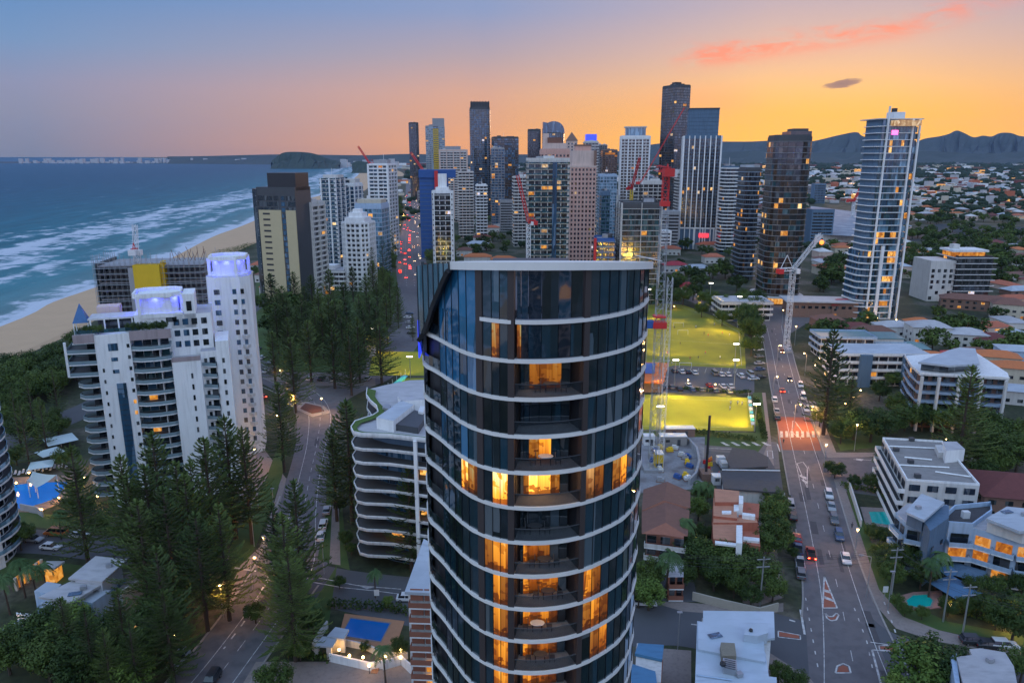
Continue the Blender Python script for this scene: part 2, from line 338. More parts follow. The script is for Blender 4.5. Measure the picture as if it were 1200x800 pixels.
pineleaf=leafmat('pine_needles',(.028,.058,.018),(.15,.20,.05))
broadleaf=leafmat('broad_leaves',(.018,.040,.011),(.10,.145,.03))
limeleaf=leafmat('lime_leaves',(.06,.11,.02),(.20,.28,.06))
palmleaf=leafmat('palm_leaves',(.03,.07,.022),(.10,.17,.06))
G_dark=glassmat('dark_glass',(.010,.016,.024))
G_blue=glassmat('blue_glass',(.025,.085,.16),curt=.2)
G_teal=glassmat('teal_glass',(.02,.075,.095),curt=.2)
G_bronze=glassmat('bronze_glass',(.06,.036,.02),curt=.12,metal=.2)
G_pale=glassmat('pale_blue_glass',(.12,.24,.34),curt=.3)
LIT=litmat('lit_warm_room',(1,.50,.11),.95)
LITY=litmat('lit_amber_room',(1,.42,.06),.6)
LITW=litmat('lit_white_room',(1,.75,.45),.6)
LITS=[LIT,LITY,LITY,LITW]
lampm=emat('lamp_glow',(1,.62,.22),14)
lampw=emat('white_lamp_glow',(1,.9,.7),10)
redl=emat('red_tail_glow',(1,.05,.02),26)
headl=emat('headlight_glow',(1,.7,.4),26)
# ---------------------------------------------------------------- ground, sea, beach, roads
def flat(name,poly,z,m,kind='structure',th=0):
    mb=MB(); mb.face([(x,y,z) for x,y in poly]) if not th else mb.prism(poly,z-th,z)
    o=mb.build(name,m); o['kind']=kind; return o
def GP(s,z=0): return [G(*map(float,q.split(',')),z) for q in s.split()]
def smooth(pts,n=6):
    out=[]
    for i in range(len(pts)-1):
        p0=pts[max(0,i-1)];p1=pts[i];p2=pts[i+1];p3=pts[min(len(pts)-1,i+2)]
        for k in range(n):
            t=k/n
            out.append(tuple(.5*((2*b)+(-a+c)*t+(2*a-5*b+4*c-d)*t*t+(-a+3*b-3*c+d)*t**3) for a,b,c,d in zip(p0,p1,p2,p3)))
    out.append(pts[-1]); return out
gm=bpy.data.materials.new('ground_cover'); gm.use_nodes=True; nt=gm.node_tree; b=nt.nodes['Principled BSDF']; b.inputs['Roughness'].default_value=.9
g=nt.nodes.new('ShaderNodeNewGeometry')
def nz_(nt,sc,vec,det=5):
    n=nt.nodes.new('ShaderNodeTexNoise'); n.inputs['Scale'].default_value=sc; n.inputs['Detail'].default_value=det; nt.links.new(vec,n.inputs['Vector']); return n.outputs[0]
a=ramp(nt,nz_(nt,.05,g.outputs['Position']),[(.35,(.025,.038,.015)),(.5,(.05,.06,.025)),(.62,(.13,.115,.085))])
c=ramp(nt,nz_(nt,.7,g.outputs['Position']),[(.3,(.5,.5,.5)),(.7,(1.2,1.2,1.2))])
nt.links.new(mixc(nt,1.0,a,c,'MULTIPLY'),b.inputs['Base Color'])
asph=mat('asphalt',(.155,.14,.145),.8,var=.22,scale=.12,var2=((.125,.113,.118),.5),bump=.1)
asph2=mat('side_street_asphalt',(.10,.10,.11),.85,var=.22,scale=.15,bump=.1)
path=mat('concrete_path',(.27,.22,.20),.85,var=.2,scale=.4)
kerbm=mat('kerb_concrete',(.33,.30,.28),.85,var=.2,scale=.5)
paint=mat('road_paint',(.62,.60,.58),.6,var=.3,scale=2.5,var2=((.32,.30,.30),1.1))
redpav=mat('red_road_surface',(.33,.10,.06),.8,var=.2,scale=.6)
def grassmat(name,c1,c2,sc=.3):
    m=mat(name,c1,.9,var=.2,scale=sc,var2=(c2,sc*.5),bump=.5,bscale=6); return m
lawn=grassmat('lawn_grass',(.055,.10,.022),(.075,.115,.03))
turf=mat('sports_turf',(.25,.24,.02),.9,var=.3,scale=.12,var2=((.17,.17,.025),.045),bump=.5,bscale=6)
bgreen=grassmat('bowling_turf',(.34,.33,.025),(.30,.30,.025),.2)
sandm=mat('beach_sand',(.56,.37,.22),.95,var=.12,scale=.08,bump=.4,bscale=.6)
mb=MB(); mb.face([(-60000,-6000,0),(60000,-6000,0),(60000,60000,0),(-60000,60000,0)]); struct('ground',mb,gm)
# coast: waterline then dune line, smooth, carried far north and behind the camera
wl=[(-250,-300),(-254,-50),(-256,150)]+GP('0,383 60,355 100,341 150,323 200,303 250,277 290,262 350,236 395,222 418,206 426,196')+[(-900,5000),(-1500,7500)]
wl=smooth(wl,5)
dl=[(-190,-300),(-200,-50),(-212,150)]+GP('0,425 60,399 100,378 150,350 200,328 240,309 300,283 360,255 428,222 440,207')+[(-480,2600),(-500,3500),(-820,5200),(-1400,7600)]
dl=smooth(dl,5)
def polyline_x(pl,y):
    for a,b in zip(pl,pl[1:]):
        if (a[1]-y)*(b[1]-y)<=0 and a[1]!=b[1]: return lerp(a[0],b[0],(y-a[1])/(b[1]-a[1]))
    return pl[-1][0]
ys=[-300]
while ys[-1]<7400: ys.append(ys[-1]+max(9,abs(ys[-1])*.022))
mb=MB()
for y0,y1 in zip(ys,ys[1:]):
    a0,a1=polyline_x(wl,y0),polyline_x(wl,y1); b0,b1=polyline_x(dl,y0),polyline_x(dl,y1)
    mb.face([(a0-2,y0,.0),(b0,y0,.9),(b1,y1,.9),(a1-2,y1,.0)])
    mb.face([(b0,y0,.9),(b0+3,y0,.02),(b1+3,y1,.02),(b1,y1,.9)])
struct('beach',mb,sandm)
# ocean sheet with UV = (offshore distance, alongshore)
sm=bpy.data.materials.new('sea_water'); sm.use_nodes=True; nt=sm.node_tree; b=nt.nodes['Principled BSDF']
uvn=nt.nodes.new('ShaderNodeUVMap'); uvn.uv_map='coast'; sp=nt.nodes.new('ShaderNodeSeparateXYZ'); nt.links.new(uvn.outputs[0],sp.inputs[0])
T=sp.outputs[0]; Sx=sp.outputs[1]
g=nt.nodes.new('ShaderNodeNewGeometry')
base=ramp(nt,mth(nt,'DIVIDE',T,900.0,clamp=True),[(0,(.15,.26,.27)),(.06,(.05,.20,.235)),(.22,(.012,.145,.19)),(.5,(.004,.095,.15)),(1,(.003,.07,.13))])
cb=nt.nodes.new('ShaderNodeCombineXYZ'); nt.links.new(mth(nt,'MULTIPLY',T,.045),cb.inputs[0]); nt.links.new(mth(nt,'MULTIPLY',Sx,.009),cb.inputs[1])
w1=nz_(nt,1.0,cb.outputs[0],7)
cb2=nt.nodes.new('ShaderNodeCombineXYZ'); nt.links.new(mth(nt,'MULTIPLY',T,.012),cb2.inputs[0]); nt.links.new(mth(nt,'MULTIPLY',Sx,.0025),cb2.inputs[1])
w2=nz_(nt,1.3,cb2.outputs[0],4)
tx=nt.nodes.new('ShaderNodeTexNoise'); tx.inputs['Scale'].default_value=.045; tx.inputs['Detail'].default_value=8; tx.inputs['Roughness'].default_value=.7; nt.links.new(g.outputs['Position'],tx.inputs['Vector'])
def band(c,w,amp):
    d=mth(nt,'DIVIDE',mth(nt,'SUBTRACT',mth(nt,'ADD',T,mth(nt,'MULTIPLY',mth(nt,'SUBTRACT',w2,.5),160.0)),c),w)
    return mth(nt,'MULTIPLY',mth(nt,'EXPONENT',mth(nt,'MULTIPLY',mth(nt,'MULTIPLY',d,d),-1.0)),amp)
fo=mth(nt,'ADD',band(150,50,.74),band(66,22,.56)); fo=mth(nt,'ADD',fo,band(228,16,.36))
fo=mth(nt,'ADD',fo,mth(nt,'MULTIPLY',mth(nt,'SUBTRACT',1.0,mth(nt,'DIVIDE',T,34.0),clamp=True),1.0))
fo=mth(nt,'ADD',fo,mth(nt,'MULTIPLY',mth(nt,'SUBTRACT',w1,.5),1.5)); fo=mth(nt,'ADD',fo,mth(nt,'MULTIPLY',mth(nt,'SUBTRACT',tx.outputs[0],.5),2.6))
fo=mth(nt,'MULTIPLY',mth(nt,'SUBTRACT',fo,.42),3.4,clamp=True)
fo=mth(nt,'MULTIPLY',fo,.88)
# darker and paler swell streaks offshore
sw=mth(nt,'MULTIPLY',mth(nt,'SUBTRACT',w1,.5),.9)
swc=nt.nodes.new('ShaderNodeVectorMath'); swc.operation='SCALE'; nt.links.new(base,swc.inputs[0]); nt.links.new(mth(nt,'ADD',mth(nt,'MULTIPLY',sw,1.1),1.0),swc.inputs['Scale'])
nt.links.new(mixc(nt,fo,swc.outputs[0],(.60,.64,.72)),b.inputs['Base Color'])
nt.links.new(mth(nt,'ADD',.38,mth(nt,'MULTIPLY',fo,.5)),b.inputs['Roughness']); b.inputs['IOR'].default_value=1.33; b.inputs['Specular IOR Level'].default_value=.12
bp=nt.nodes.new('ShaderNodeBump'); bp.inputs['Strength'].default_value=.9; bp.inputs['Distance'].default_value=2.2
hn=mth(nt,'ADD',mth(nt,'MULTIPLY',w1,1.2),mth(nt,'MULTIPLY',tx.outputs[0],.7)); nt.links.new(hn,bp.inputs['Height']); nt.links.new(bp.outputs[0],b.inputs['Normal'])
verts=[];faces=[];uv=[]
offs=[-3,10,30,60,100,160,240,350,500,900,2500,9000,55000]
ys2=ys+[9000,12000,20000,58000]
for y in ys2:
    x0=polyline_x(wl,min(y,7400)) if y<=7400 else -1500-(y-7400)*.55
    for o_ in offs: verts.append((x0-o_,y,.06 if o_>0 else .03)); uv.append((o_,y))
n=len(offs)
for j in range(len(ys2)-1):
    for i in range(n-1):
        faces.append((j*n+i,(j+1)*n+i,(j+1)*n+i+1,j*n+i+1))
me=bpy.data.meshes.new('ocean'); me.from_pydata(verts,[],faces); ul=me.uv_layers.new(name='coast')
for lp in me.loops: ul.data[lp.index].uv=uv[lp.vertex_index]
me.materials.append(sm); o=put('ocean',me); o['kind']='structure'
# make faces point up
if me.polygons[0].normal.z<0: me.flip_normals()
# roads: from left and right pixel edge lists
def road(name,Ls,Rs,m=asph,z=.02,kerb=True,ext=None):
    l=GP(Ls); r=GP(Rs)
    l=smooth(l,5); r=smooth(r,5); mb=MB()
    for k in range(len(l)-1):
        mb.face([(*l[k],z),(*r[k],z),(*r[k+1],z),(*l[k+1],z)])
    struct(name,mb,m)
    return l,r
def kerb(pts,w=.35,h=.13,name='kerb'):
    mb=MB(); mb.strip(pts,0,h,w); return struct(name,mb,kerbm)
def ribbon(mb,pts,w,z,m=0,dash=None):
    # painted line along pts
    acc=0
    for a,b in zip(pts,pts[1:]):
        A=Vector(a);B=Vector(b);d=B-A;Ln=d.length
        if Ln<1e-3: continue
        d/=Ln; nn=Vector((-d.y,d.x))*w/2; s=0
        while s<Ln-1e-4:
            if dash:
                ph=(acc+s)%(dash[0]+dash[1]); on=ph<dash[0]; st=(dash[0]-ph) if on else (dash[0]+dash[1]-ph)
            else: on=True; st=Ln-s
            e=min(Ln,s+max(st,.01)); 
            if on:
                p=A+d*s;q=A+d*e; mb.face([(p.x-nn.x,p.y-nn.y,z),(q.x-nn.x,q.y-nn.y,z),(q.x+nn.x,q.y+nn.y,z),(p.x+nn.x,p.y+nn.y,z)],m)
            s=e
        acc+=Ln
def midline(a,b,t): return [(lerp(p[0],q[0],t),lerp(p[1],q[1],t)) for p,q in zip(a,b)]
# the highway on the right
hL,hR=road('highway','922,830 936,760 942,700 938,650 930,600 921,550 912,500 903,450 896,405 890,382','1090,830 1050,760 1022,700 1003,650 988,600 974,555 961,520 945,470 930,420 922,382')
kerb(hR[4:24],w=-.35); kerb(hR[28:],w=-.35); kerb(hL[22:]); kerb(hL[8:19])
# street across in front of the near corner, and its continuation on the right
road('cross_street','560,757 745,757 800,757 880,775 948,790','560,672 745,690 800,705 880,712 944,728',asph2,.024)
road('side_street','1010,712 1040,738 1090,757 1140,772 1260,800','1085,880 1065,800 1095,790 1140,806 1260,850',asph2,.024)
road('upper_cross_street','965,572 1020,580 1100,590','961,532 1020,536 1100,548',asph,.023)
road('hatched_side_street','915,560 868,556 820,556','911,518 868,514 826,510',asph,.023)
# far part of the highway behind the park, turning right
road('park_road','888,392 850,372 800,350 770,345','924,392 960,372 1000,362 1040,352',asph,.021)
# left avenue
lL,lR=road('beach_avenue','140,850 195,800 250,735 282,690 303,655 322,600 338,555 347,515 344,478 318,455 285,440 250,420','262,850 292,800 335,738 362,700 384,660 382,600 384,555 392,515 398,485 385,462 345,440 300,418')
road('beach_avenue_cross_street','355,705 420,720 500,738','362,657 410,668 500,678',asph2,.026)
road('resort_lane','-60,600 30,618 90,625 150,634 220,645 300,655','-60,650 30,648 90,654 150,662 200,668 282,690',asph2,.026)
road('esplanade','0,500 60,486 100,470 150,440 300,350 420,250','0,530 60,506 100,490 160,460 310,358 432,250',asph2,.02)
road('avenue_north','345,478 330,462 392,452 420,430 445,400 460,372 466,335','398,485 405,470 432,455 462,440 486,410 500,380 502,335',asph,.018)
mL,mR=road('distant_highway','466,335 464,310 466,290 470,270 475,250 475,232 476,215 478,204 480,198','502,335 500,310 496,290 494,270 495,250 490,232 486,215 483,204 482,198',asph,.019)
kerb(lL[:28]); kerb(lR[2:18],w=-.35)
# park areas, car parks, paths
flat('car_park',GP('790,428 870,430 884,438 884,462 755,460 755,440'),.028,asph2)
flat('park_car_park',GP('300,442 345,436 440,436 440,452 350,452'),.028,path)
flat('park_lawn',GP('300,330 470,318 490,412 435,440 300,440'),.012,lawn)
flat('avenue_verge_lawn',GP('270,640 312,560 330,510 338,520 330,560 300,640 262,700'),.03,lawn)
flat('driveway_paving',GP('290,500 335,560 300,600 262,560 250,520'),.016,path)
flat('lawn',GP('0,650 140,668 200,690 170,700 0,672'),.012,lawn)
flat('lawn',GP('0,598 100,606 150,622 150,630 30,616 0,612'),.032,lawn)
flat('lawn',GP('372,655 382,600 384,560 398,560 405,640 410,668'),.030,lawn)
flat('footpath',GP('386,660 391,560 396,560 399,662'),.034,path)
flat('lawn',GP('300,772 384,740 395,662 362,715 335,745'),.03,lawn)
flat('footpath',GP('262,705 282,662 305,640 318,600 330,560 336,560 325,602 312,642 290,668 275,705'),.034,path)
fp=[G(*q) for q in ((1003,650),(992,600),(980,562),(990,558),(1003,600),(1018,650),(1032,690),(1060,722),(1100,742),(1160,755),(1240,772),(1240,785),(1150,765),(1090,752),(1050,736),(1022,700))]
flat('footpath',[G(*q) for q in ((1002,640),(990,600),(977,562),(986,560),(1000,600),(1016,650),(1030,690),(1058,722),(1050,736),(1022,704))],.034,path)
flat('footpath',[G(*q) for q in ((1050,736),(1058,722),(1100,738),(1160,752),(1240,768),(1240,778),(1155,762),(1092,750))],.036,path)
flat('verge_lawn',[G(*q) for q in ((1016,650),(1000,600),(990,566),(996,566),(1008,600),(1030,660),(1050,700),(1110,728),(1240,752),(1240,766),(1100,738),(1058,722),(1030,690))],.03,lawn)
flat('footpath',GP('889,600 905,600 918,700 880,712 870,705'),.034,path)
flat('footpath',GP('745,690 800,705 880,712 918,706 918,716 880,722 800,716 745,700'),.036,path)
flat('footpath',GP('893,460 897,460 907,545 889,575 877,575 900,520'),.034,path)
flat('footpath',GP('948,470 955,470 980,530 1100,530 1100,534 970,536 962,522'),.038,path)
flat('corner_lawn',GP('955,468 1000,480 1050,522 985,528'),.03,lawn)
flat('footpath',GP('745,757 810,762 810,800 745,800'),.036,path)
flat('footpath',GP('898,762 950,795 975,830 880,830'),.036,path)
flat('driveway',GP('775,672 812,676 818,705 772,705'),.04,asph2)
flat('forecourt',GP('830,528 900,535 915,560 918,600 840,572'),.042,asph2)
flat('forecourt_drive',GP('370,775 300,775 285,800 275,830 520,830 510,775'),.04,path)
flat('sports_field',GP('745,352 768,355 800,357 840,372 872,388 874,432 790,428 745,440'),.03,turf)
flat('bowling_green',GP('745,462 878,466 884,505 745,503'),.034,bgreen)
flat('verge_lawn',GP('882,460 893,460 900,515 888,530 860,524 745,515 745,505 886,507'),.032,lawn)
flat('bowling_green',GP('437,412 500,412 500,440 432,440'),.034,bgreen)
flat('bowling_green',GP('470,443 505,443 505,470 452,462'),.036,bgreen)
gravel=mat('crushed_concrete',(.30,.29,.30),.95,var=.35,scale=.5,var2=((.17,.15,.15),.25),bump=.6)
flat('building_site_ground',GP('745,512 826,512 824,572 745,578'),.038,gravel)
riv=mat('river_water',(.07,.08,.085),.8,var=.1,scale=.02,spec=.1)
flat('river',GP('1070,268 1100,262 1140,266 1200,266 1260,270 1260,275 1180,274 1130,276 1100,280 1062,284'),.05,riv)
flat('river',GP('1120,292 1150,284 1200,282 1260,284 1260,289 1180,294'),.05,riv)
# markings
mb=MB()
ribbon(mb,midline(hL,hR,.26),.14,.034)
ribbon(mb,midline(hL,hR,.53),.12,.034,dash=(3,9))
ribbon(mb,midline(hL,hR,.80),.14,.034)
ribbon(mb,midline(lL,lR,.30),.14,.034); ribbon(mb,midline(lL,lR,.56),.12,.034,dash=(3,3)); ribbon(mb,midline(lL,lR,.80),.14,.034)
for t in (.3,.55,.8): ribbon(mb,midline(mL,mR,t),.2,.034,dash=(4,8))
def mpoly(s,z=.040,m=0): mb.face([(*p,z) for p in GP(s)],m)
def mline(s,w=.15,z=.036,dash=None): ribbon(mb,GP(s),w,z,dash=dash)
# red threshold with crossing
mb.face([(*p,.032) for p in GP('910,488 948,489 961,521 962,528 913,527')],1)
mline('748,357 800,360 838,374 866,389 869,428 790,425 748,434',.14,.046); mline('752,396 868,404',.14,.046); mline('752,466 876,470 881,501 750,499',.1,.046)
for k in range(8):
    x=914+k*6.2; mpoly(f'{x},505 {x+3.2},505.3 {x+3.6},512.3 {x+.3},512')
mline('929,493 932,494 941,507 942,512 935,512 928,506 929,493',.22)
mline('934,543 941,541 946,548 946,571 941,560 934,543',.22)
mpoly('937,556 945,559 945,562 937,558'); mpoly('939,561 946,564 946,567 941,564')
# islands in the lower highway
mb.face([(*p,.034) for p in GP('967,676 980,711 965,712')],1); mline('966,675 981,712 964,712 966,675',.3)
mpoly('966,690 973,692 973,695 966,693'); mpoly('966,698 976,702 977,705 966,701')
mline('967,718 969,724 974,727 980,726 983,720 980,718 976,722 971,722 967,718',.28)
mb.face([(*p,.034) for p in GP('969,721 975,724 981,720 979,725 973,726')],1)
mline('979,788 981,780 988,777 995,780 997,788 979,788',.28); mb.face([(*p,.034) for p in GP('981,787 983,781 988,779 993,781 995,787')],1)
mb.face([(*p,.035) for p in GP('913,740 936,744 937,748 913,745')],1); mline('912,739 938,744 938,749 912,746 912,739',.2)
mb.face([(*p,.035) for p in GP('1031,757 1054,757 1055,763 1032,760')],1); mline('1030,756 1054,756 1055,763 1031,761 1030,756',.2)
mline('1022,761 1032,800',.35); mline('1022,761 1055,764',.25); mline('1020,752 1054,757',.2)
mline('938,714 943,743',.4); mline('925,726 932,728',.4); mline('810,731 818,732',.3)
mline('1036,705 1044,725 1056,760 1066,800',.25,dash=(1,2)); mline('1001,712 1008,730 1016,752 1024,790',.2,dash=(1,2.4))
mline('944,700 951,740 960,790',.2,dash=(1,2.4))
for k in range(5): mpoly(f'{844+k*12},518 {848+k*12},518 {856+k*12},522 {851+k*12},522')
mline('830,525 880,527 896,535',.25); mline('911,520 914,529',.35); mline('899,528 905,528 906,537 900,537 899,528',.2)
mline('1000,538 1040,540 1090,546',.2); mpoly('1003,537 1012,538 1010,540 1003,539')
mline('362,681 400,688 440,692 500,700',.2,.04); mline('370,676 420,686 470,690',.2,.04); mpoly('418,685 440,687 430,690')
mline('275,665 300,669',.5,.04); mline('318,600 330,560',.0001)
mline('320,664 312,680 300,705 285,730 262,760',.3,.04,dash=(1.6,2.2))
mline('300,450 330,463 345,478',.25,.04)
for x0 in range(9): mline(f'{792+x0*9},431 {790+x0*9},437',.12,.04)
mb.build('road_markings',[paint,redpav])['kind']='structure'
mb=MB(); rp=random.Random(12)
for E0,E1,n in ((hL,hR,26),(lL,lR,12)):
    for k in range(n):
        i=rp.randrange(len(E0)-1); t=rp.uniform(.1,.85); c=midline(E0,E1,t); a,b=Vector(c[i]),Vector(c[i+1]); d=b-a
        if d.length<.5: continue
        d.normalize(); nn=Vector((-d.y,d.x)); w,l_=rp.uniform(.5,1.6),rp.uniform(1.5,9); p=a.lerp(b,rp.random())
        mb.face([(*(p-nn*w/2),.0275),(*(p-nn*w/2+d*l_),.0275),(*(p+nn*w/2+d*l_),.0275),(*(p+nn*w/2),.0275)])
mb.build('road_repair_patches',mat('patched_asphalt',(.085,.08,.085),.9,var=.2,scale=.6))['kind']='structure'
# traffic islands: kerbed bed with lamp near the left fork
mb=MB(); mb.prism(GP('345,479 366,489 388,484 380,476 356,470'),.0,.16); struct('traffic_island',mb,kerbm)
mb=MB(); mb.prism(GP('352,479 366,485 380,482 376,477 358,473'),.16,.3); struct('island_garden_bed',mb,mat('bark_mulch',(.16,.07,.05),.9,scale=1,bump=.5))
# ---------------------------------------------------------------- towers
SHARED={}
dtile=mat('balcony_floor_tile',(.08,.08,.085),.8,var=.15)
def shared(key,fn):
    if key not in SHARED: SHARED[key]=fn()
    return SHARED[key]
def winmesh(w,h,m,th=.08):
    def f():
        mb=MB(); mb.box((0,0,0),(w,th,h)); return mb.mesh('window',m)
    return shared(('win',round(w,2),round(h,2),m.name),f)
def tower(label,poly,loc,rz,h,fh=3.1,wall=white,glass=G_dark,out=1.0,slab=.28,slabm=None,balh=1.0,balm=None,bay=3.4,ww=.86,wh=.72,sill=.5,lit=.05,lits=None,
          pier=0,pierd=.5,pierm=None,group='high-rise towers along the coast',cat='tower',name='apartment_tower',z0=0,base=None,taper=None,slabtop=True,glasses=None,pier_every=2,cap=100,edgefilter=None,slabfaces=None,podium=None):
    t=thing(name,label,cat,(loc[0],loc[1],0),rz,group)
    lits=lits or LITS; slabm=slabm or wall; pierm=pierm or wall
    mb=MB(); mb.prism(poly,0,h,0,1); mb.build('wall',[wall,lroof],t)
    nf=max(1,int((h-z0)/fh)); n=len(poly)
    cs,sn=math.cos(rz),math.sin(rz)
    rnd=random.Random(hash(label)%9973 if False else sum(map(ord,label)))
    wins=[]
    for k in range(n):
        a=Vector(poly[k]); b=Vector(poly[(k+1)%n]); e=b-a; Ln=e.length
        if Ln<1.0: continue
        e/=Ln; nr=Vector((e.y,-e.x)); mid=(a+b)/2
        wn=Vector((nr.x*cs-nr.y*sn,nr.x*sn+nr.y*cs)); wp=Vector((loc[0]+mid.x*cs-mid.y*sn,loc[1]+mid.x*sn+mid.y*cs))
        facing=-wn.dot(wp.normalized())
        if facing<-.35: continue
        if edgefilter and not edgefilter(k): continue
        nb=max(1,round(Ln/bay)); bw=Ln/nb; ang=math.atan2(e.y,e.x)
        for j in range(nb):
            c=a+e*(bw*(j+.5))+nr*.02
            for f in range(nf):
                zc=z0+f*fh+sill+fh*wh/2
                r=rnd.random()
                m_=rnd.choice(lits) if r<lit*LITP else (rnd.choice(glasses) if glasses else glass)
                wins.append((-facing*(1 if facing>0 else .01)-f*.004,c.x,c.y,zc,ang,bw*ww,fh*wh,m_))
        if pier:
            pm=shared(('pier',pier,pierd,round(h,1),pierm.name),lambda: (lambda q:(q.box((0,0,h/2+.3),(pier,pierd,h+.6)),q.mesh('pier',pierm))[1])(MB()))
            for j in range(0,nb+1,pier_every):
                c=a+e*(bw*j)+nr*(pierd/2-.1)
                put('pier',pm,t,(c.x,c.y,0),ang)
    wins.sort(key=lambda q:q[0])
    for q in wins[:cap]: put('window',winmesh(q[5],q[6],q[7]),t,(q[1],q[2],q[3]),q[4])
    if len(wins)>cap:
        mb=MB(); ms=[];
        for q in wins[cap:]:
            if q[7] not in ms: ms.append(q[7])
            mb.box((q[1],q[2],q[3]),(q[5],.08,q[6]),q[4],ms.index(q[7]))
        o=mb.build('window',ms,t); o['kind']='stuff'
    if out>0:
        op=off(poly,out)
        def mk():
            mb=MB(); mb.prism(op,-slab/2,slab/2,0,2 if balm is not None else 1)
            if balm is not None: mb.strip(op,slab/2,slab/2+balh,.08,1,closed=True)
            return mb.mesh('balcony',[slabm,balm,dtile] if balm is not None else [slabm,dtile])
        me=mk()
        for f in range(0 if z0>0 else 1,nf+1):
            put('balcony',me,t,(0,0,z0+f*fh))
    return t
def twr_px(label,xl,xr,ytop,d,dep,rz=0,**k):
    # rectangular or rounded tower from its picture extent and its distance
    rz=R(rz); W_=abs(PD(xr,ytop,d)[0]-PD(xl,ytop,d)[0]); x0=(PD(xr,ytop,d)[0]+PD(xl,ytop,d)[0])/2
    if abs(rz)<R(7):
        XL,XR=(PD(xl,ytop,d+dep)[0],PD(xr,ytop,d)[0]) if (xl+xr)/2>600 else (PD(xl,ytop,d)[0],PD(xr,ytop,d+dep)[0])
        if XR-XL>W_*.45: W_=XR-XL; x0=(XL+XR)/2
    # bearing: side walls seen obliquely widen the outline
    w=max(4,(W_-dep*abs(math.sin(rz)))/math.cos(rz)); h=PD(xl,ytop,d)[2]
    shp=k.pop('shape','rect'); o=k.get('out',1.0)
    w2=max(3,w-2*o)
    poly={'rect':rect(w2,dep),'round':rrect(w2,dep,min(w2,dep)*.3),'chamfer':rrect(w2,dep,min(w2,dep)*.22,1),'oval':ell(w2,dep,18)}[shp]
    t=tower(label,poly,(x0,d+dep/2),rz,h,**k)
    rq=random.Random(int(xl*7+xr)); mb=MB(); mb.strip(off(poly,-.4),h,h+1.0,.3,closed=True); mb.build('roof_parapet',k.get('wall',white),t)
    for q in range(rq.randint(2,4)): topbox(t,rq.uniform(2,w2*.35),rq.uniform(2,dep*.35),h,rq.uniform(1.2,3.2),rq.choice((grey,offw,dgrey)),rq.uniform(-.28,.28)*w2,rq.uniform(-.25,.25)*dep,'rooftop_plant')
    if rq.random()<.5: antenna(t,rq.uniform(-.2,.2)*w2,0,h,rq.uniform(4,9))
    return t,w2,dep,h
def topbox(t,w,d,h0,h,m=None,x=0,y=0,name='plant_room'):
    mb=MB(); mb.box((x,y,h0+h/2),(w,d,h)); return mb.build(name,m or grey,t)
def antenna(t,x,y,z,h,n=1):
    mb=MB(); mb.beam((x,y,z),(x,y,z+h),.15); 
    return mb.build('mast',wmet,t)
# 1 dark and beige office-like tower by the beach
def beige_tower():
    x0,d,h=PD(323,207,435)
    t=thing('apartment_tower','tall dark glass and beige panel tower beside the beach left of the pines','tower',(x0,d+10,0),R(-14),'high-rise towers along the coast')
    mb=MB(); mb.box((1,0,(h-6)/2),(25,18,h-6)); mb.build('wall',dgrey,t)
    mb=MB(); mb.box((4.5,0,h-3),(18,15,10)); mb.build('roof_box',black,t)
    mb=MB(); mb.prism([(-14,-9),(-11.2,-9.3),(-11.2,9),(-14,9)],0,h-7,tops=None); mb.build('curved_glass_side',G_dark,t)
    hb=h-19
    for x,w in ((-3.2,14.5),(10.2,6.3)):
        mb=MB(); mb.box((x,-9.25,hb/2),(w,.6,hb)); mb.build('beige_panel',beige,t)
    for k in range(int(hb/3.3)):
        put('window',winmesh(4.5,1.0,black),t,(-5.5,-9.6,3+k*3.3),0)
    me=shared('gl5',lambda:winmesh(4.6,2.4,G_blue))
    for k in range(int((h-8)/3.3)):
        put('window',winmesh(2.3,2.4,G_blue),t,(5.5,-9.05,2+k*3.3),0)
        put('window',winmesh(8,2.5,G_dark),t,(-11.4,-6.5+4,2+k*3.3),PI/2)
    for k in range(int((h-19)/3.3),int((h-8)/3.3)):
        for x in (-9,-5.6,-2.2,1.2,9,12): put('window',winmesh(3,2.6,G_dark),t,(x,-9.05,2+k*3.3),0)
    me=MB(); me.prism([(-15.4,-7),(-11.3,-9.6),(-11.3,8),(-15.4,8)],-.12,.12); me=me.mesh('balcony',grey)
    for k in range(1,int((h-7)/3.3)): put('balcony',me,t,(0,0,k*3.3))
beige_tower()
A=twr_px('cream balcony block directly right of the beige panelled tower',350,373,238,450,16,-14,wall=offw,glass=G_dark,out=.9,balh=.9,balm=offw,pier=.7,pierd=1.5,bay=4,wh=.7,lit=.08)
A=twr_px('white tower with teal balconies, left one of the pair behind the pine park',374,400,210,560,20,-12,wall=white,glass=G_blue,out=1.2,balh=1,balm=G_teal,pier=1.0,pierd=1.6,bay=4)
topbox(A[0],12,10,A[3],3,offw)
A=twr_px('slim bright blue glass tower tucked behind white balcony tower',399,421,216,590,18,-12,wall=white,glass=G_blue,out=.5,pier=.8,pierd=.9,bay=3.6,ww=.9,wh=.8)
topbox(A[0],9,9,A[3],4,offw)
A=twr_px('rounded white apartment block with many small dark balconies above the pines',397,436,262,475,18,-10,shape='chamfer',wall=white,glass=G_dark,out=.9,balh=.9,balm=white,pier=.8,pierd=1.3,bay=3.2,pier_every=1,wh=.62)
w=A[1]; topbox(A[0],w*.8,13,A[3],3.5,white); topbox(A[0],w*.55,9,A[3]+3.5,3,white); topbox(A[0],w*.3,5,A[3]+6.5,2.2,white)
A=twr_px('low pale glass block with cream flat roof behind rounded white block',414,452,240,520,18,-8,wall=bluew,glass=G_pale,out=.4,bay=3.4,ww=.92,wh=.8); topbox(A[0],A[1]*.9,12,A[3],3.5,cream)
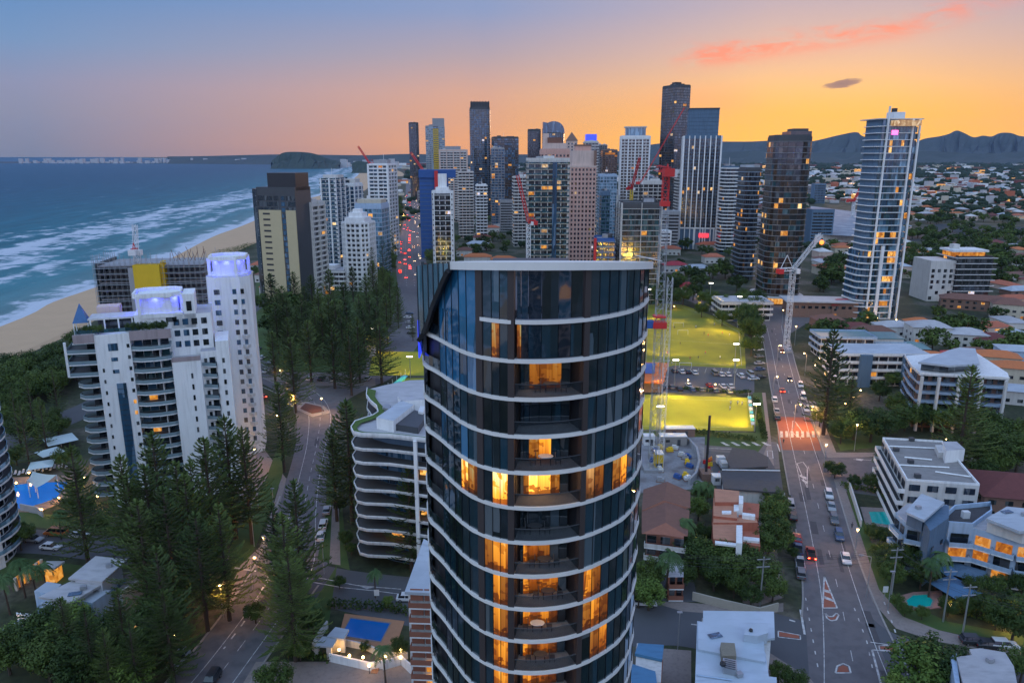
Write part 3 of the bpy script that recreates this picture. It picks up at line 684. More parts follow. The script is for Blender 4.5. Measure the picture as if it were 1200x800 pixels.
A=twr_px('tall white and grey tower left of the distant highway',430,460,193,640,24,-8,wall=white,glass=G_blue,out=1.0,balh=.9,balm=white,pier=1.2,pierd=1.3,bay=4,glasses=[G_blue,G_dark,G_teal])
topbox(A[0],12,10,A[3],4,grey); crane_tops=[]
A=twr_px('near black slim tower standing left of the yellow striped tower',477,492,144,1500,24,6,wall=dgrey,glass=G_dark,out=.3,bay=4,wh=.85,lit=.02,shape='chamfer')
A=twr_px('grey tower with a yellow panelled stripe down its face',496,523,148,1300,30,6,wall=grey,glass=G_pale,out=.5,slabm=offw,bay=4.5,wh=.55,lit=.03)
topbox(A[0],A[1]*.62,22,A[3],13,grey,x=A[1]*.18)
mb=MB(); mb.box((1,-15.6,(A[3]-4)/2),(9,1.2,A[3]-4)); mb.build('yellow_stripe',mat('yellow_panel',(.62,.42,.02),.6,var=.1),A[0])
for k in range(10,44): put('window',winmesh(8,1.2,G_dark),A[0],(1,-16.3,k*3.1),0)
A=twr_px('broad white gridded apartment tower behind the blue wrapped site',512,549,176,1000,30,6,wall=pinkl,glass=G_dark,out=.8,slabm=offw,balh=.9,balm=offw,pier=1.2,pierd=1.4,bay=4.4,lit=.06)
topbox(A[0],20,16,A[3],5,grey)
A=twr_px('tall rounded dark blue glass tower with a curved crown in mid skyline',548,576,126,1100,32,4,shape='round',wall=dgrey,glass=G_blue,out=.8,slabm=grey,bay=4.6,wh=.8,lit=.015,glasses=[G_dark,G_blue])
topbox(A[0],A[1]*.92,26,A[3],8,dgrey,name='crown')
for k in range(7): topbox(A[0],.8,28,A[3],9,black,x=-A[1]*.42+k*A[1]*.14,name='crown_fin')
A=twr_px('dark flat topped glass tower with gold reflections right of the rounded tower',575,608,161,1050,30,8,wall=dgrey,glass=G_dark,out=.2,bay=4.6,ww=.94,wh=.86,lit=.03,glasses=[G_dark,G_blue,G_bronze])
A=twr_px('lower dark blue tower with lit rooms before the flat topped glass tower',574,592,174,900,20,4,wall=grey,glass=G_blue,out=.5,bay=4,lit=.10)
A=twr_px('narrow pinkish white tower below the rounded glass tower',535,556,202,800,18,4,wall=pinkl,glass=G_dark,out=.7,slabm=offw,balh=.9,balm=offw,bay=4,lit=.07)
A=twr_px('narrow white tower with bare white end wall near low red roofs',556,572,217,760,16,4,wall=white,glass=G_dark,out=.8,balh=.8,balm=white,bay=3.5,lit=.1)
A=twr_px('blocky grey tower with horizontal bands behind the red crane',600,618,208,720,18,4,wall=offw,glass=G_dark,out=.7,balh=.8,balm=offw,bay=3.6,lit=.06)
A=twr_px('striped slim white balcony tower standing beside the distant highway',505,532,225,460,14,3,wall=white,glass=G_dark,out=1.0,balh=.8,balm=G_dark,pier=.6,pierd=1.6,pier_every=3,bay=3.6,lit=.07,wh=.72)
topbox(A[0],A[1]*.75,10,A[3],2.6,white); topbox(A[0],A[1]*.5,7,A[3]+2.6,8,white)
# blue wrapped tower under construction
x0,d,h=PD(508,199,640)
t=thing('tower_under_construction','tower under construction wrapped in blue mesh with a red vertical hoist','tower',(x0,d,0),R(4))
mb=MB(); mb.box((0,8,h/2),(22,18,h)); mb.build('concrete_core',grey,t)
mb=MB(); mb.box((0,8,h*.47),(24,19.5,h*.94)); mb.box((3,8,h-3.2),(31,22,6.5)); mb.build('blue_wrap',blu,t)
mb=MB(); mb.box((2.2,-3.6,h*.5),(3.0,2.2,h*.98)); mb.build('hoist_mast',redp,t)
for k in range(2,int(h/3.4)): put('floor_slab',shared('bslab',lambda:(lambda q:(q.box((0,8,0),(24.6,20.1,.35)),q.mesh('floor_slab',mblue))[1])(MB())),t,(0,0,k*3.4))
# teal balcony tower in front of the pink hotel
A=twr_px('broad dark teal glass tower with cream balcony edges in front of the pink towers',616,668,189,440,20,0,wall=offw,glass=G_dark,out=1.1,slabm=cream,balh=.95,balm=G_teal,pier=.5,pierd=.9,pier_every=4,bay=3.8,wh=.8,lit=.12,glasses=[G_dark,G_teal,G_dark])
topbox(A[0],A[1]*1.08,20,A[3]+.2,1.6,offw,name='roof_parapet')
mb=MB(); mb.box((A[1]*.17,-10.7,A[3]*.5),(2.6,1.6,A[3]-1)); mb.build('glass_lift_shaft',G_blue,A[0])
# pink stepped towers
A=twr_px('tall pink tower with regular small dark windows and stepped cream crown',666,699,196,520,20,0,wall=pink,glass=G_dark,out=.12,slab=.2,slabm=pinkl,bay=2.6,ww=.5,wh=.5,sill=.8,lit=.03,pier=.35,pierd=.3,pier_every=2,pierm=pinkl)
w=A[1]; topbox(A[0],w*1.04,20,A[3],1,pinkl); topbox(A[0],w*.86,16,A[3]+1,10,pinkl); topbox(A[0],w*.6,12,A[3]+11,3,pink); topbox(A[0],w*.64,12.6,A[3]+14,1.0,brown)
mb=MB(); mb.prism(rect(1.2,1.2),A[3]+1,A[3]+12); mb.M=Matrix.Translation((w*.46,-9,0)); mb.box((0,0,A[3]+6),(1.6,1.6,10)); mb.build('turret',brown,A[0])
A=twr_px('second pink hotel tower with stepped crown behind teal tower',632,668,176,560,24,0,wall=pink,glass=G_dark,out=.12,slab=.2,slabm=pinkl,bay=2.8,ww=.5,wh=.5,sill=.8,lit=.06)
w=A[1]; topbox(A[0],w*.8,16,A[3],5,pinkl); topbox(A[0],w*.5,12,A[3]+5,4,brroof); topbox(A[0],w*.2,6,A[3]+5,7,pinkl,x=-w*.3)
A=twr_px('pale tower with small pyramid roof peeping over the pink towers',663,677,165,800,14,0,wall=pinkl,glass=G_dark,out=.2,bay=4,ww=.5,wh=.5,lit=.02)
mb=MB(); 
for q in range(4):
    p=rect(A[1]*1.1,15); mb.face([(*p[q],A[3]),(*p[(q+1)%4],A[3]),(0,0,A[3]+9)])
mb.build('pyramid_roof',brown,A[0])
A=twr_px('flat grey office tower left of the curved glass tower',618,634,152,1250,26,0,wall=dgrey,glass=G_dark,out=.3,bay=4.5,ww=.9,wh=.75,lit=.02)
A=twr_px('curved top blue black glass tower in the middle of the skyline',635,662,156,1150,30,0,shape='round',wall=dgrey,glass=G_blue,out=.5,slabm=grey,bay=4.6,wh=.8,lit=.03,glasses=[G_dark,G_blue])
w=A[1]
mb=MB(); pts=[(-w/2,A[3]),(w/2,A[3])]+[(w/2*math.cos(R(a)),A[3]+17*math.sin(R(a))**.8) for a in range(12,125,14)]+[(-w/2,A[3]+16)]
a=[(x,-14) for x,z in pts]
f=[mb.pt((x,-14,z)) for x,z in pts]; b_=[mb.pt((x,14,z)) for x,z in pts]; mb.f+= [f,b_[::-1]]; mb.m+=[0,0]
for k in range(len(pts)): mb.f.append([f[k],b_[k],b_[(k+1)%len(pts)],f[(k+1)%len(pts)]][::-1]); mb.m.append(0)
mb.build('curved_crown',G_blue,A[0])
A=twr_px('tower with a glowing blue rooftop sign right of the pink towers',683,702,166,850,22,0,wall=offw,glass=G_dark,out=.7,balh=.8,balm=offw,bay=4,lit=.07)
topbox(A[0],A[1]*.8,14,A[3],8,emat('blue_roof_glow',(.05,.09,.9),.9),name='lit_roof_sign')
A=twr_px('grey tower behind the lit blue rooftop sign tower',698,712,170,1300,24,0,wall=grey,glass=G_dark,out=.3,bay=4.5,lit=.02)
A=twr_px('brown grey office block with a golden lit top row left of white tower',704,724,176,1150,24,0,wall=brown,glass=G_bronze,out=.3,bay=4.5,lit=.05); put('window',winmesh(15,3,LITY),A[0],(0,-12.1,A[3]-5),0)
A=twr_px('slim pale blue green tower in gap beside the pink tower',700,724,205,760,18,0,wall=bluew,glass=G_pale,out=.6,bay=3.6,lit=.07)
A=twr_px('low blue grey glass block right of the pink tower',702,716,225,640,16,0,wall=mblue,glass=G_teal,out=.5,bay=3.6,lit=.05)
# white tower with brown window stacks and rounded crown
A=twr_px('white tower with brown stacked windows and pale round crown',724,765,160,800,26,-6,wall=white,glass=G_bronze,out=.5,pier=1.3,pierd=1.0,bay=3.8,ww=.8,wh=.62,lit=.03,pier_every=2)
topbox(A[0],A[1]*.72,16,A[3],9,G_pale,name='round_crown'); topbox(A[0],A[1]*.78,18,A[3]+9,1.2,offw,name='crown_cap')
A=twr_px('white roof slab of the block behind the scaffolded tower',738,778,213,640,20,0,wall=offw,glass=G_dark,out=.3,bay=4,lit=.05)
# scaffolded tower behind the crane
x0,d,h=PD(748,232,560)
t=thing('tower_under_construction','dark scaffolded tower under construction behind central crane','tower',(x0,d,0),0)
mb=MB(); mb.box((0,9,h/2-2),(26,16,h-4)); mb.build('concrete_core',grey,t)
for k in range(1,int(h/3.3)): put('floor_slab',shared('cslab',lambda:(lambda q:(q.box((0,9,0),(32,20,.35)),q.mesh('floor_slab',grey))[1])(MB())),t,(0,0,k*3.3))
mb=MB()
for i in range(14):
    mb.beam((-17+i*2.6,-1.6,0),(-17+i*2.6,-1.6,h+random.uniform(0,4)),.13)
for k in range(int(h/2.2)): mb.beam((-17,-1.6,k*2.2),(17,-1.6,k*2.2),.1)
mb.build('scaffold',black,t)
mb=MB(); mb.box((0,-1.3,h*.5-1),(33.5,.15,h-4)); mb.build('mesh_screen',mat('dark_mesh_screen',(.06,.07,.08),.9,scale=.3,var=.3),t)
# glass block with open floors and columns, under the crane
A=twr_px('unfinished teal glass block with pale floor edges left of the crane',722,777,239,430,20,0,wall=dgrey,glass=G_teal,out=.9,slabm=offw,balm=None,bay=3.6,wh=.8,lit=.03,pier=.3,pierd=.9,pier_every=3,pierm=offw,glasses=[G_teal,G_dark])
A=twr_px('small blue and white striped block beside pink tower base',694,722,281,430,16,0,wall=blu,glass=G_dark,out=.6,slabm=bluew,bay=3.6,lit=.05,name='apartment_block',cat='building'); mb=MB(); mb.box((-A[1]/2-.6,-8.4,A[3]/2),(1.5,1.5,A[3]+2)); mb.build('red_hoist',redp,A[0])
# tallest dark tower
A=twr_px('tallest tower on the skyline, dark with a gold reflecting face',781,811,100,930,30,24,wall=dgrey,glass=G_blue,out=.15,bay=4.6,ww=.95,wh=.9,lit=.02,glasses=[G_dark,G_bronze,G_dark])
topbox(A[0],8,8,A[3],4.5,black); 
# white fin tower
A=twr_px('tall white tower with full height vertical fins and blue glass crown',803,851,160,700,28,-10,wall=mblue,glass=G_dark,out=0,bay=2.4,ww=.9,wh=.85,sill=.2,pier=.9,pierd=1.1,pier_every=2,pierm=white,lit=.06,z0=20)
w=A[1]; hh=A[3]
t=tower('',rect(w*.82,22),(0,0),0,24,fh=3.3,wall=mblue,glass=G_pale,out=.2,bay=3,ww=.95,wh=.85,lit=.04,cap=40,group=None) 
for k in ('label','category'): del t[k]
t.name='glass_crown'; t.parent=A[0]; t.location=(0,0,hh)
topbox(A[0],w*.84,23,hh+24,1,dgrey)
topbox(A[0],w*1.05,30,19,1.2,white,name='podium_edge')
mb=MB(); mb.box((w*.18,-15.2,13),(9,.4,4)); mb.build('red_sign',emat('red_sign_glow',(1,.05,.08),1.2),A[0])
for j in (-.5,-.1,.15,.45):
    mb=MB(); mb.box((w*j,-14.6,9.5),(1,1,19)); mb.build('pier',white,A[0])
A=twr_px('pale banded tower between the tallest tower and the fin tower',791,806,200,760,16,0,wall=offw,glass=G_dark,out=.8,balh=.8,balm=offw,bay=4,lit=.05)
A=twr_px('blue white striped tower with wavy balconies right of the fin tower',842,870,196,670,20,0,shape='round',wall=mblue,glass=G_dark,out=1.3,slab=.4,slabm=white,balh=.5,balm=white,bay=3.6,lit=.06,wh=.75)
A=twr_px('dark banded tower with thin white floor lines left of the bronze tower',862,896,198,520,22,0,shape='round',wall=dgrey,glass=G_dark,out=1.4,slab=.3,slabm=bluew,bay=3.6,lit=.10,wh=.8); topbox(A[0],A[1]*.9,14,A[3],2.5,shroof,name='roof_canopy')
# bronze tower
A=twr_px('large bronze glass tower with thin balcony rims beside the highway bend',892,961,160,430,26,-4,shape='round',wall=dgrey,glass=G_bronze,out=.9,slab=.22,slabm=grey,bay=3.4,wh=.86,sill=.2,ww=.94,lit=.07,lits=[LITY,LIT],glasses=[G_bronze,G_bronze,G_bronze,G_dark,G_teal],cap=100)
w=A[1]; topbox(A[0],w*.55,18,A[3],3,G_bronze,x=w*.18,name='roof_screen'); topbox(A[0],w*.4,12,A[3]+3,1.5,dgrey,x=w*.2)
mb=MB(); mb.prism(off(rrect(w,26,7),3.5),4.2,4.9); mb.build('canopy',offw,A[0])
mb=MB(); mb.strip(off(rrect(w,26,7),1.2),.6,3.9,.2,closed=True); mb.build('lit_lobby',LITY,A[0])
# long brick podium right of it
t=thing('brick_podium','long brick building with flat pale roof below bronze tower','building',(*G(957,372),0),R(-6))
mb=MB(); mb.box((3,7,4.2),(36,14,8.4)); mb.build('wall',brown,t); mb=MB(); mb.box((3,7,8.7),(40,17,.7)); mb.build('roof',lroof,t)
for k in range(9): put('window',winmesh(2,1.4,G_dark),t,(-11+k*3.5,-.05,5.6),0)
# 28 flaring white and blue tower
def flare_tower():
    d=392; xl,_,h=PD(1029,140,d); xr=PD(1081,140,d)[0]; xlb=PD(990,300,d)[0]; xrb=PD(1066,300,d)[0]
    w=xr-xl; cx=(xl+xr)/2; dep=18; nf=31; fh=h/nf
    t=thing('apartment_tower','tall blue glass tower with white floor edges widening at its foot, right of the highway','tower',(cx,d+dep/2,0),R(3),'high-rise towers along the coast')
    rnd=random.Random(5)
    mb=MB(); mb.prism(rrect(w-2.4,dep,4),0,h,0,1); mb.build('wall',[mblue,lroof],t)
    W=[]
    for f in range(nf):
        z=f*fh; k=max(0,(19-f))/19.0; ex=k*.8+(1.6 if f<11 else 0)
        poly=rrect(w-2.4,dep,5)
        mb=MB(); p2=[(x-(ex+1.6 if x<0 else .9)*1.0 if True else x, y-(1.3 if y<0 else 0)) for x,y in rrect(w-2.4,dep,5)]
        mb.prism(p2,z-.16,z+.16); mb.strip([q for q in p2 if q[1]<6][-1:]+[q for q in p2 if q[1]<6][:-1],z+.16,z+1.0,.06,1) if False else None
        mb.build('balcony',white,t)
        if ex>.5: 
            mb=MB(); mb.box((-(w-2.4)/2-ex/2,0,z+fh/2),(ex,dep-5,fh-.5)); mb.build('curved_side_bay',G_blue,t)
        nb=12; bw=(w-4)/nb
        for j in range(nb):
            r=rnd.random(); lt=(f in (13,) and j in (2,3,7,8)) or (f in (10,9) and j in (7,8,9)) or (f in (6,4,2) and j in (6,7,8,9) and r<.8) or (f==30 and 4<j<10) or r<.03
            m_=rnd.choice((LITY,LIT)) if lt else rnd.choice((G_blue,G_teal,G_pale if 3<j<10 else G_blue,G_pale,G_dark))
            W.append((j,f,-w/2+2+bw*(j+.5),z+fh/2,bw*.94,m_))
    W.sort(key=lambda q:-q[3])
    for q in W[:100]: put('window',winmesh(q[4],fh-.55,q[5]),t,(q[2],-dep/2-.05,q[3]),0)
    mb=MB(); ms=[]
    for q in W[100:]:
        if q[5] not in ms: ms.append(q[5])
        mb.box((q[2],-dep/2-.05,q[3]),(q[4],.08,fh-.55),0,ms.index(q[5]))
    mb.build('window',ms,t)['kind']='stuff'
    for x in (-w/2+4.2,w/2-5.2,w/2-1.6):
        mb=MB(); mb.box((x,-dep/2-1.0,h/2+ (0 if x>0 else 6)),(.7,1.0,h+.6)); mb.build('pier',white,t)
    for x in (-2,):
        mb=MB(); mb.box((x,-dep/2-.9,h*.19),(1.6,.9,h*.38)); mb.build('pier',white,t)
        mb=MB(); mb.box((x+8,-dep/2-.9,h*.19),(1.0,.9,h*.38)); mb.build('pier',white,t)
    for k in range(10): 
        put('window',winmesh(5,fh-.6,rnd.choice((G_blue,G_teal,G_dark))),t,(w/2-1.1,-8+0,fh*(k*3+1.5)),PI/2)
    topbox(t,w+1,dep+1,h,.5,offw,name='roof_slab'); topbox(t,6,7,h+.5,3.4,wmet,x=2); topbox(t,2,2,h+3.9,2,black,x=1,name='roof_vent')
    topbox(t,w*.62,8,h-3.2,2.6,LITW,x=w*.08,y=-8.7,name='lit_penthouse')
    mb=MB(); mb.box((-w*.12,-dep/2-.5,h-6.4),(3.2,.3,2.2)); mb.build('lit_sign',emat('pink_sign_glow',(1,.12,.5),2.5),t)
flare_tower()
# ---------------------------------------------------------------- mid-distance blocks
A=twr_px('six storey white block with dark balconies and lit penthouse beyond the tall blue glass tower',1098,1168,302,440,20,0,wall=dgrey,glass=G_dark,out=1.6,slab=.35,slabm=white,bay=3.8,wh=.8,lit=.07,name='apartment_block',cat='building',fh=3.3)
t=A[0]; w=A[1]; hh=A[3]
mb=MB(); mb.box((-w/2-8,1,hh/2-1),(15,20,hh-2)); mb.build('end_wing',offw,t)
for f in range(6):
    for k in range(4):
        if (f+k)%2==0 or random.random()<.4: put('window',winmesh(1.8,2.0,G_dark),t,(-w/2-13.6+k*3.6,-9.05,2+f*3.3),0)
topbox(t,w*.9,12,hh+.2,2.8,LITY,x=-2,name='lit_penthouse'); topbox(t,w*1.02,15,hh+3,1.2,white,x=-2,name='roof_canopy'); topbox(t,4,4,hh+4,3,offw,x=-8)
mb=MB(); mb.box((-6,-12,1.7),(22,.4,2.6)); mb.build('lit_lobby',LITY,t)
def block(label,px,py,w,d,h,rz,wall=white,glass=G_dark,roof=lroof,name='apartment_block',cat='building',**k):
    x,y=G(px,py); kk=dict(out=1.0,balh=.9,balm=wall,bay=3.6,lit=.08,wh=.66,fh=3.0,group=None); kk.update(k)
    t=tower(label,rect(w,d),(x,y),R(rz),h,wall=wall,glass=glass,name=name,cat=cat,**kk)
    mb=MB(); mb.prism(off(rect(w,d),.35),h,h+.5); mb.build('roof',roof,t)
    return t
block('low stepped white block at the left edge of the pine park top',330,328,22,14,13,-12,balm=white,lit=.05)
t=block('pale terraced block in front of rounded white block',388,338,24,14,13,-8,balm=white,lit=.05); topbox(t,10,10,13,3,white)
block('small red and white block below the striped slim tower',503,345,10,10,12,0,wall=redbr,slabm=white,balm=white)
block('cream flat roofed block below the dark banded tower',868,372,26,16,10,0,wall=offw,lit=.1,balm=offw)
block('teal roofed terrace of flats behind the big pine on highway',985,416,22,12,9,-4,wall=offw,roof=grroof,balm=bluew)
block('second teal roofed terrace of flats next to the tower forecourt',1025,414,18,12,8,-4,wall=offw,roof=grroof,balm=bluew)
t=block('blue grey and white flats with metal roof behind the highway pine',1022,446,32,14,12.5,-2,wall=offw,roof=shroof,balm=white,lit=.05,out=.8)
for x in (-7,9): 
    mb=MB(); mb.box((x,-8,6.3),(4.5,1.5,12.6)); mb.build('dark_panel',mblue,t)
def hip(mb,w,d,z0,h,ov=.6,m=0,gable=False):
    a,b=w/2+ov,d/2+ov; r=0 if gable else min(b,a)
    if a>=b:
        p=[(-a,-b,z0),(a,-b,z0),(a,b,z0),(-a,b,z0)]; q=[(-a+r,0,z0+h),(a-r,0,z0+h)]
        mb.face([p[0],p[1],q[1],q[0]],m); mb.face([p[2],p[3],q[0],q[1]],m); mb.face([p[1],p[2],q[1]],m); mb.face([p[3],p[0],q[0]],m)
    else:
        p=[(-a,-b,z0),(a,-b,z0),(a,b,z0),(-a,b,z0)]; q=[(0,-b+(r if not gable else 0),z0+h),(0,b-(r if not gable else 0),z0+h)]
        mb.face([p[1],p[2],q[1],q[0]],m); mb.face([p[3],p[0],q[0],q[1]],m); mb.face([p[0],p[1],q[0]],m); mb.face([p[2],p[3],q[1]],m)
    mb.face([(-a,-b,z0-.02),(-a,b,z0-.02),(a,b,z0-.02),(a,-b,z0-.02)],m)
def house(label,px,py,w,d,h,rz,roofm,wallm=cream,rh=2.6,gable=False,group='suburban houses',lit=.12,loc=None,det=2,name='house'):
    x,y=loc or G(px,py)
    t=thing(name,label,'house',(x,y,0),R(rz),group)
    mb=MB(); mb.box((0,0,h/2),(w,d,h)); mb.build('wall',wallm,t)
    mb=MB(); hip(mb,w,d,h+.01,rh,gable=gable); mb.build('roof',roofm,t)
    if det>=1:
        n=max(2,int(w/3.5))
        for f in range(max(1,int(h/2.8))):
            for k in range(n):
                m_=LITY if random.random()<lit else G_dark
                put('window',winmesh(1.7,1.2,m_),t,(-w/2+(k+.5)*w/n,-d/2-.03,1.6+f*2.9),0)
            if det>=2:
                for k in range(max(1,int(d/5))):
                    for s in (-1,1): put('window',winmesh(1.5,1.2,G_dark),t,(s*(w/2+.03),-d/2+(k+.5)*5,1.6+f*2.9),PI/2)
        put('door',winmesh(1.1,2.1,brown),t,(w/2-1.2,-d/2-.05,1.05),0)
    return t
house('pale hip roofed two storey house at the foot of tall blue glass tower',1085,400,17,12,8,-8,lroof,offw,2.5)
house('second pale roofed house with white verandah right of the tall tower foot',1130,405,15,12,6.5,-14,lroof,offw,2.3)
house('orange tile roofed apartment house near highway pine',1080,440,20,12,8,-18,orange,offw,2.4)
house('small house with bright red roof and white walls',1122,432,12,9,6,-20,redroof,offw,2)
house('tan house with salmon roof at the right of the white sheds',1165,438,15,9,8,-20,orange,cream,2)
house('second salmon roofed tan house, nearest the right edge',1185,452,15,9,8,-20,orange,cream,2)
house('long brown roofed lodge by the river bend',1140,362,34,11,6,-25,brroof,brown,2.6)
house('yellow gabled house behind long brown lodge',1180,372,16,11,8,-25,brroof,cream,3)
house('green roofed house beside the lit forecourt',1062,418,15,10,5,-10,grroof,brown,2)
house('maroon roofed house right of tall blue tower',1158,408,14,10,5,-20,maroon,offw,2.5)
house('brown hipped house among trees below the tall blue glass tower',1140,425,13,10,4.5,-20,brroof,offw,2.5)
house('pale blue walled house at the right edge behind salmon roofs',1192,430,16,11,8,-15,shroof,bluew,1.5)
house('large bright red roofed house beside the white crane',985,370,16,10,7,5,redroof,brown,2.5)
house('maroon tiled villa right of the grey roofed flats',1192,595,22,16,6,-12,maroon,brown,3.2)
house('white flat roofed terrace right of the pale green pine',1190,470,12,10,5,-20,shroof,offw,1)
for i,(px,py,w,d,rf,wl_) in enumerate([(785,298,18,11,terra,offw),(830,293,22,10,terra,offw),(862,291,20,10,brroof,offw),(790,318,18,12,redroof,offw),(815,322,20,10,shroof,offw),(835,308,16,10,terra,offw),(780,280,14,10,brroof,pinkl),(850,285,16,10,terra,pinkl),(805,345,10,8,redroof,offw),
      (560,308,22,10,orange,offw),(590,311,20,10,orange,offw),(560,292,20,9,shroof,offw),(565,284,18,9,maroon,offw),(555,276,18,9,dkroof,offw),(575,272,20,9,terra,offw),(560,265,16,9,lroof,white),(590,268,24,10,lroof,white),(595,255,26,12,lroof,white),(545,300,14,9,brroof,offw),
      (655,311,14,9,maroon,redbr),(685,313,22,9,maroon,redbr),(650,325,20,9,orange,offw),(635,300,14,8,dkroof,offw),(320,345,14,9,terra,offw),(312,330,12,9,brroof,offw),(305,318,12,9,terra,offw)]):
    house('',px,py,w,d,5.5,random.uniform(-15,10),rf,wl_,2.5,det=1)
    t=[o for o in C.objects if o.get('category')=='house'][-1] if False else None
for px,py,w,d,rf,wl_,l in ((1000,394,16,10,maroon,brown,'brown walled house with maroon roof between tall blue tower and the teal terraces'),(968,384,14,9,brroof,brown,'brown roofed house right of the bright red roofed house'),(1045,392,16,10,lroof,white,'white flat house in front of the tall blue tower foot'),(1020,398,18,9,brroof,offw,'low brown roofed house with white walls above the teal terraces'),(1075,388,12,8,orange,offw,'little orange roofed house hard against the tall blue tower')):
    house(l,px,py,w,d,5,random.uniform(-10,5),rf,wl_,2.2)
# ---------------------------------------------------------------- foreground buildings, drawn from their roof outlines
def ccw(p):
    a=sum(p[i-1][0]*p[i][1]-p[i][0]*p[i-1][1] for i in range(len(p))); return p if a>0 else p[::-1]
class Site:
    # a thing whose parts are given in world coordinates
    def __init__(s,name,label,cat,at,group=None):
        s.o=(at[0],at[1]); s.t=thing(name,label,cat,(at[0],at[1],0),0,group); s.T=Matrix.Translation((-at[0],-at[1],0))
    def mb(s): m=MB(); m.M=s.T.copy(); return m
    def pr(s,name,px,z1,z0,m,mt=None,grow=0,zg=None,parent=None):
        p=ccw(GP(px,z1 if zg is None else zg)); p=off(p,grow) if grow else p
        mb=s.mb(); mb.prism(p,z0,z1,0,1 if mt else 0); o=mb.build(name,[m,mt] if mt else m,s.t); return p
    def prp(s,name,p,z1,z0,m,mt=None):
        mb=s.mb(); mb.prism(ccw(p),z0,z1,0,1 if mt else 0); mb.build(name,[m,mt] if mt else m,s.t)
    def win(s,x,y,z,w,h,ang,m): put('window',winmesh(w,h,m),s.t,(x-s.o[0],y-s.o[1],z),ang)
    def facade(s,a,b,z0,z1,fh=3,bay=3.5,glass=G_dark,lit=.1,ww=.7,wh=.6,balc=None,balm=None,sill=.8,lits=None,name='balcony',pier=None,first=1):
        A_=Vector(a);B_=Vector(b);e=B_-A_;Ln=e.length;e/=Ln;n=Vector((e.y,-e.x))
        ang=math.atan2(e.y,e.x);nb=max(1,round(Ln/bay));bw=Ln/nb
        for f in range(int((z1-z0)/fh+.3)):
            for j in range(nb):
                c=A_+e*bw*(j+.5)+n*.12
                m_=random.choice(lits or [LIT,LITY]) if random.random()<lit else glass
                s.win(c.x,c.y,z0+f*fh+sill+fh*wh/2,bw*ww,fh*wh,ang,m_)
            if balc and f>=first-1:
                c=(A_+B_)/2+n*balc/2; mb=s.mb(); z=z0+f*fh
                mb.box((c.x,c.y,z),(Ln,balc,.25),ang,0); mb.box((c.x,c.y,z+.14),(Ln-.2,balc-.2,.02),ang,2)
                c2=(A_+B_)/2+n*(balc-.06); mb.box((c2.x,c2.y,z+.55),(Ln,.1,.9),ang,1)
                for q in (A_,B_):
                    q2=q+n*balc/2; mb.box((q2.x,q2.y,z+.55),(.1,balc,.9),ang,1)
                mb.build(name,[white,balm or white,dtile],s.t)
        if pier:
            for j in range(0,nb+1,pier):
                c=A_+e*bw*j+n*(balc or .3)/2; mb=s.mb(); mb.box((c.x,c.y,(z0+z1)/2),(.35,(balc or .3)+.1,z1-z0),ang); mb.build('pier',white,s.t)
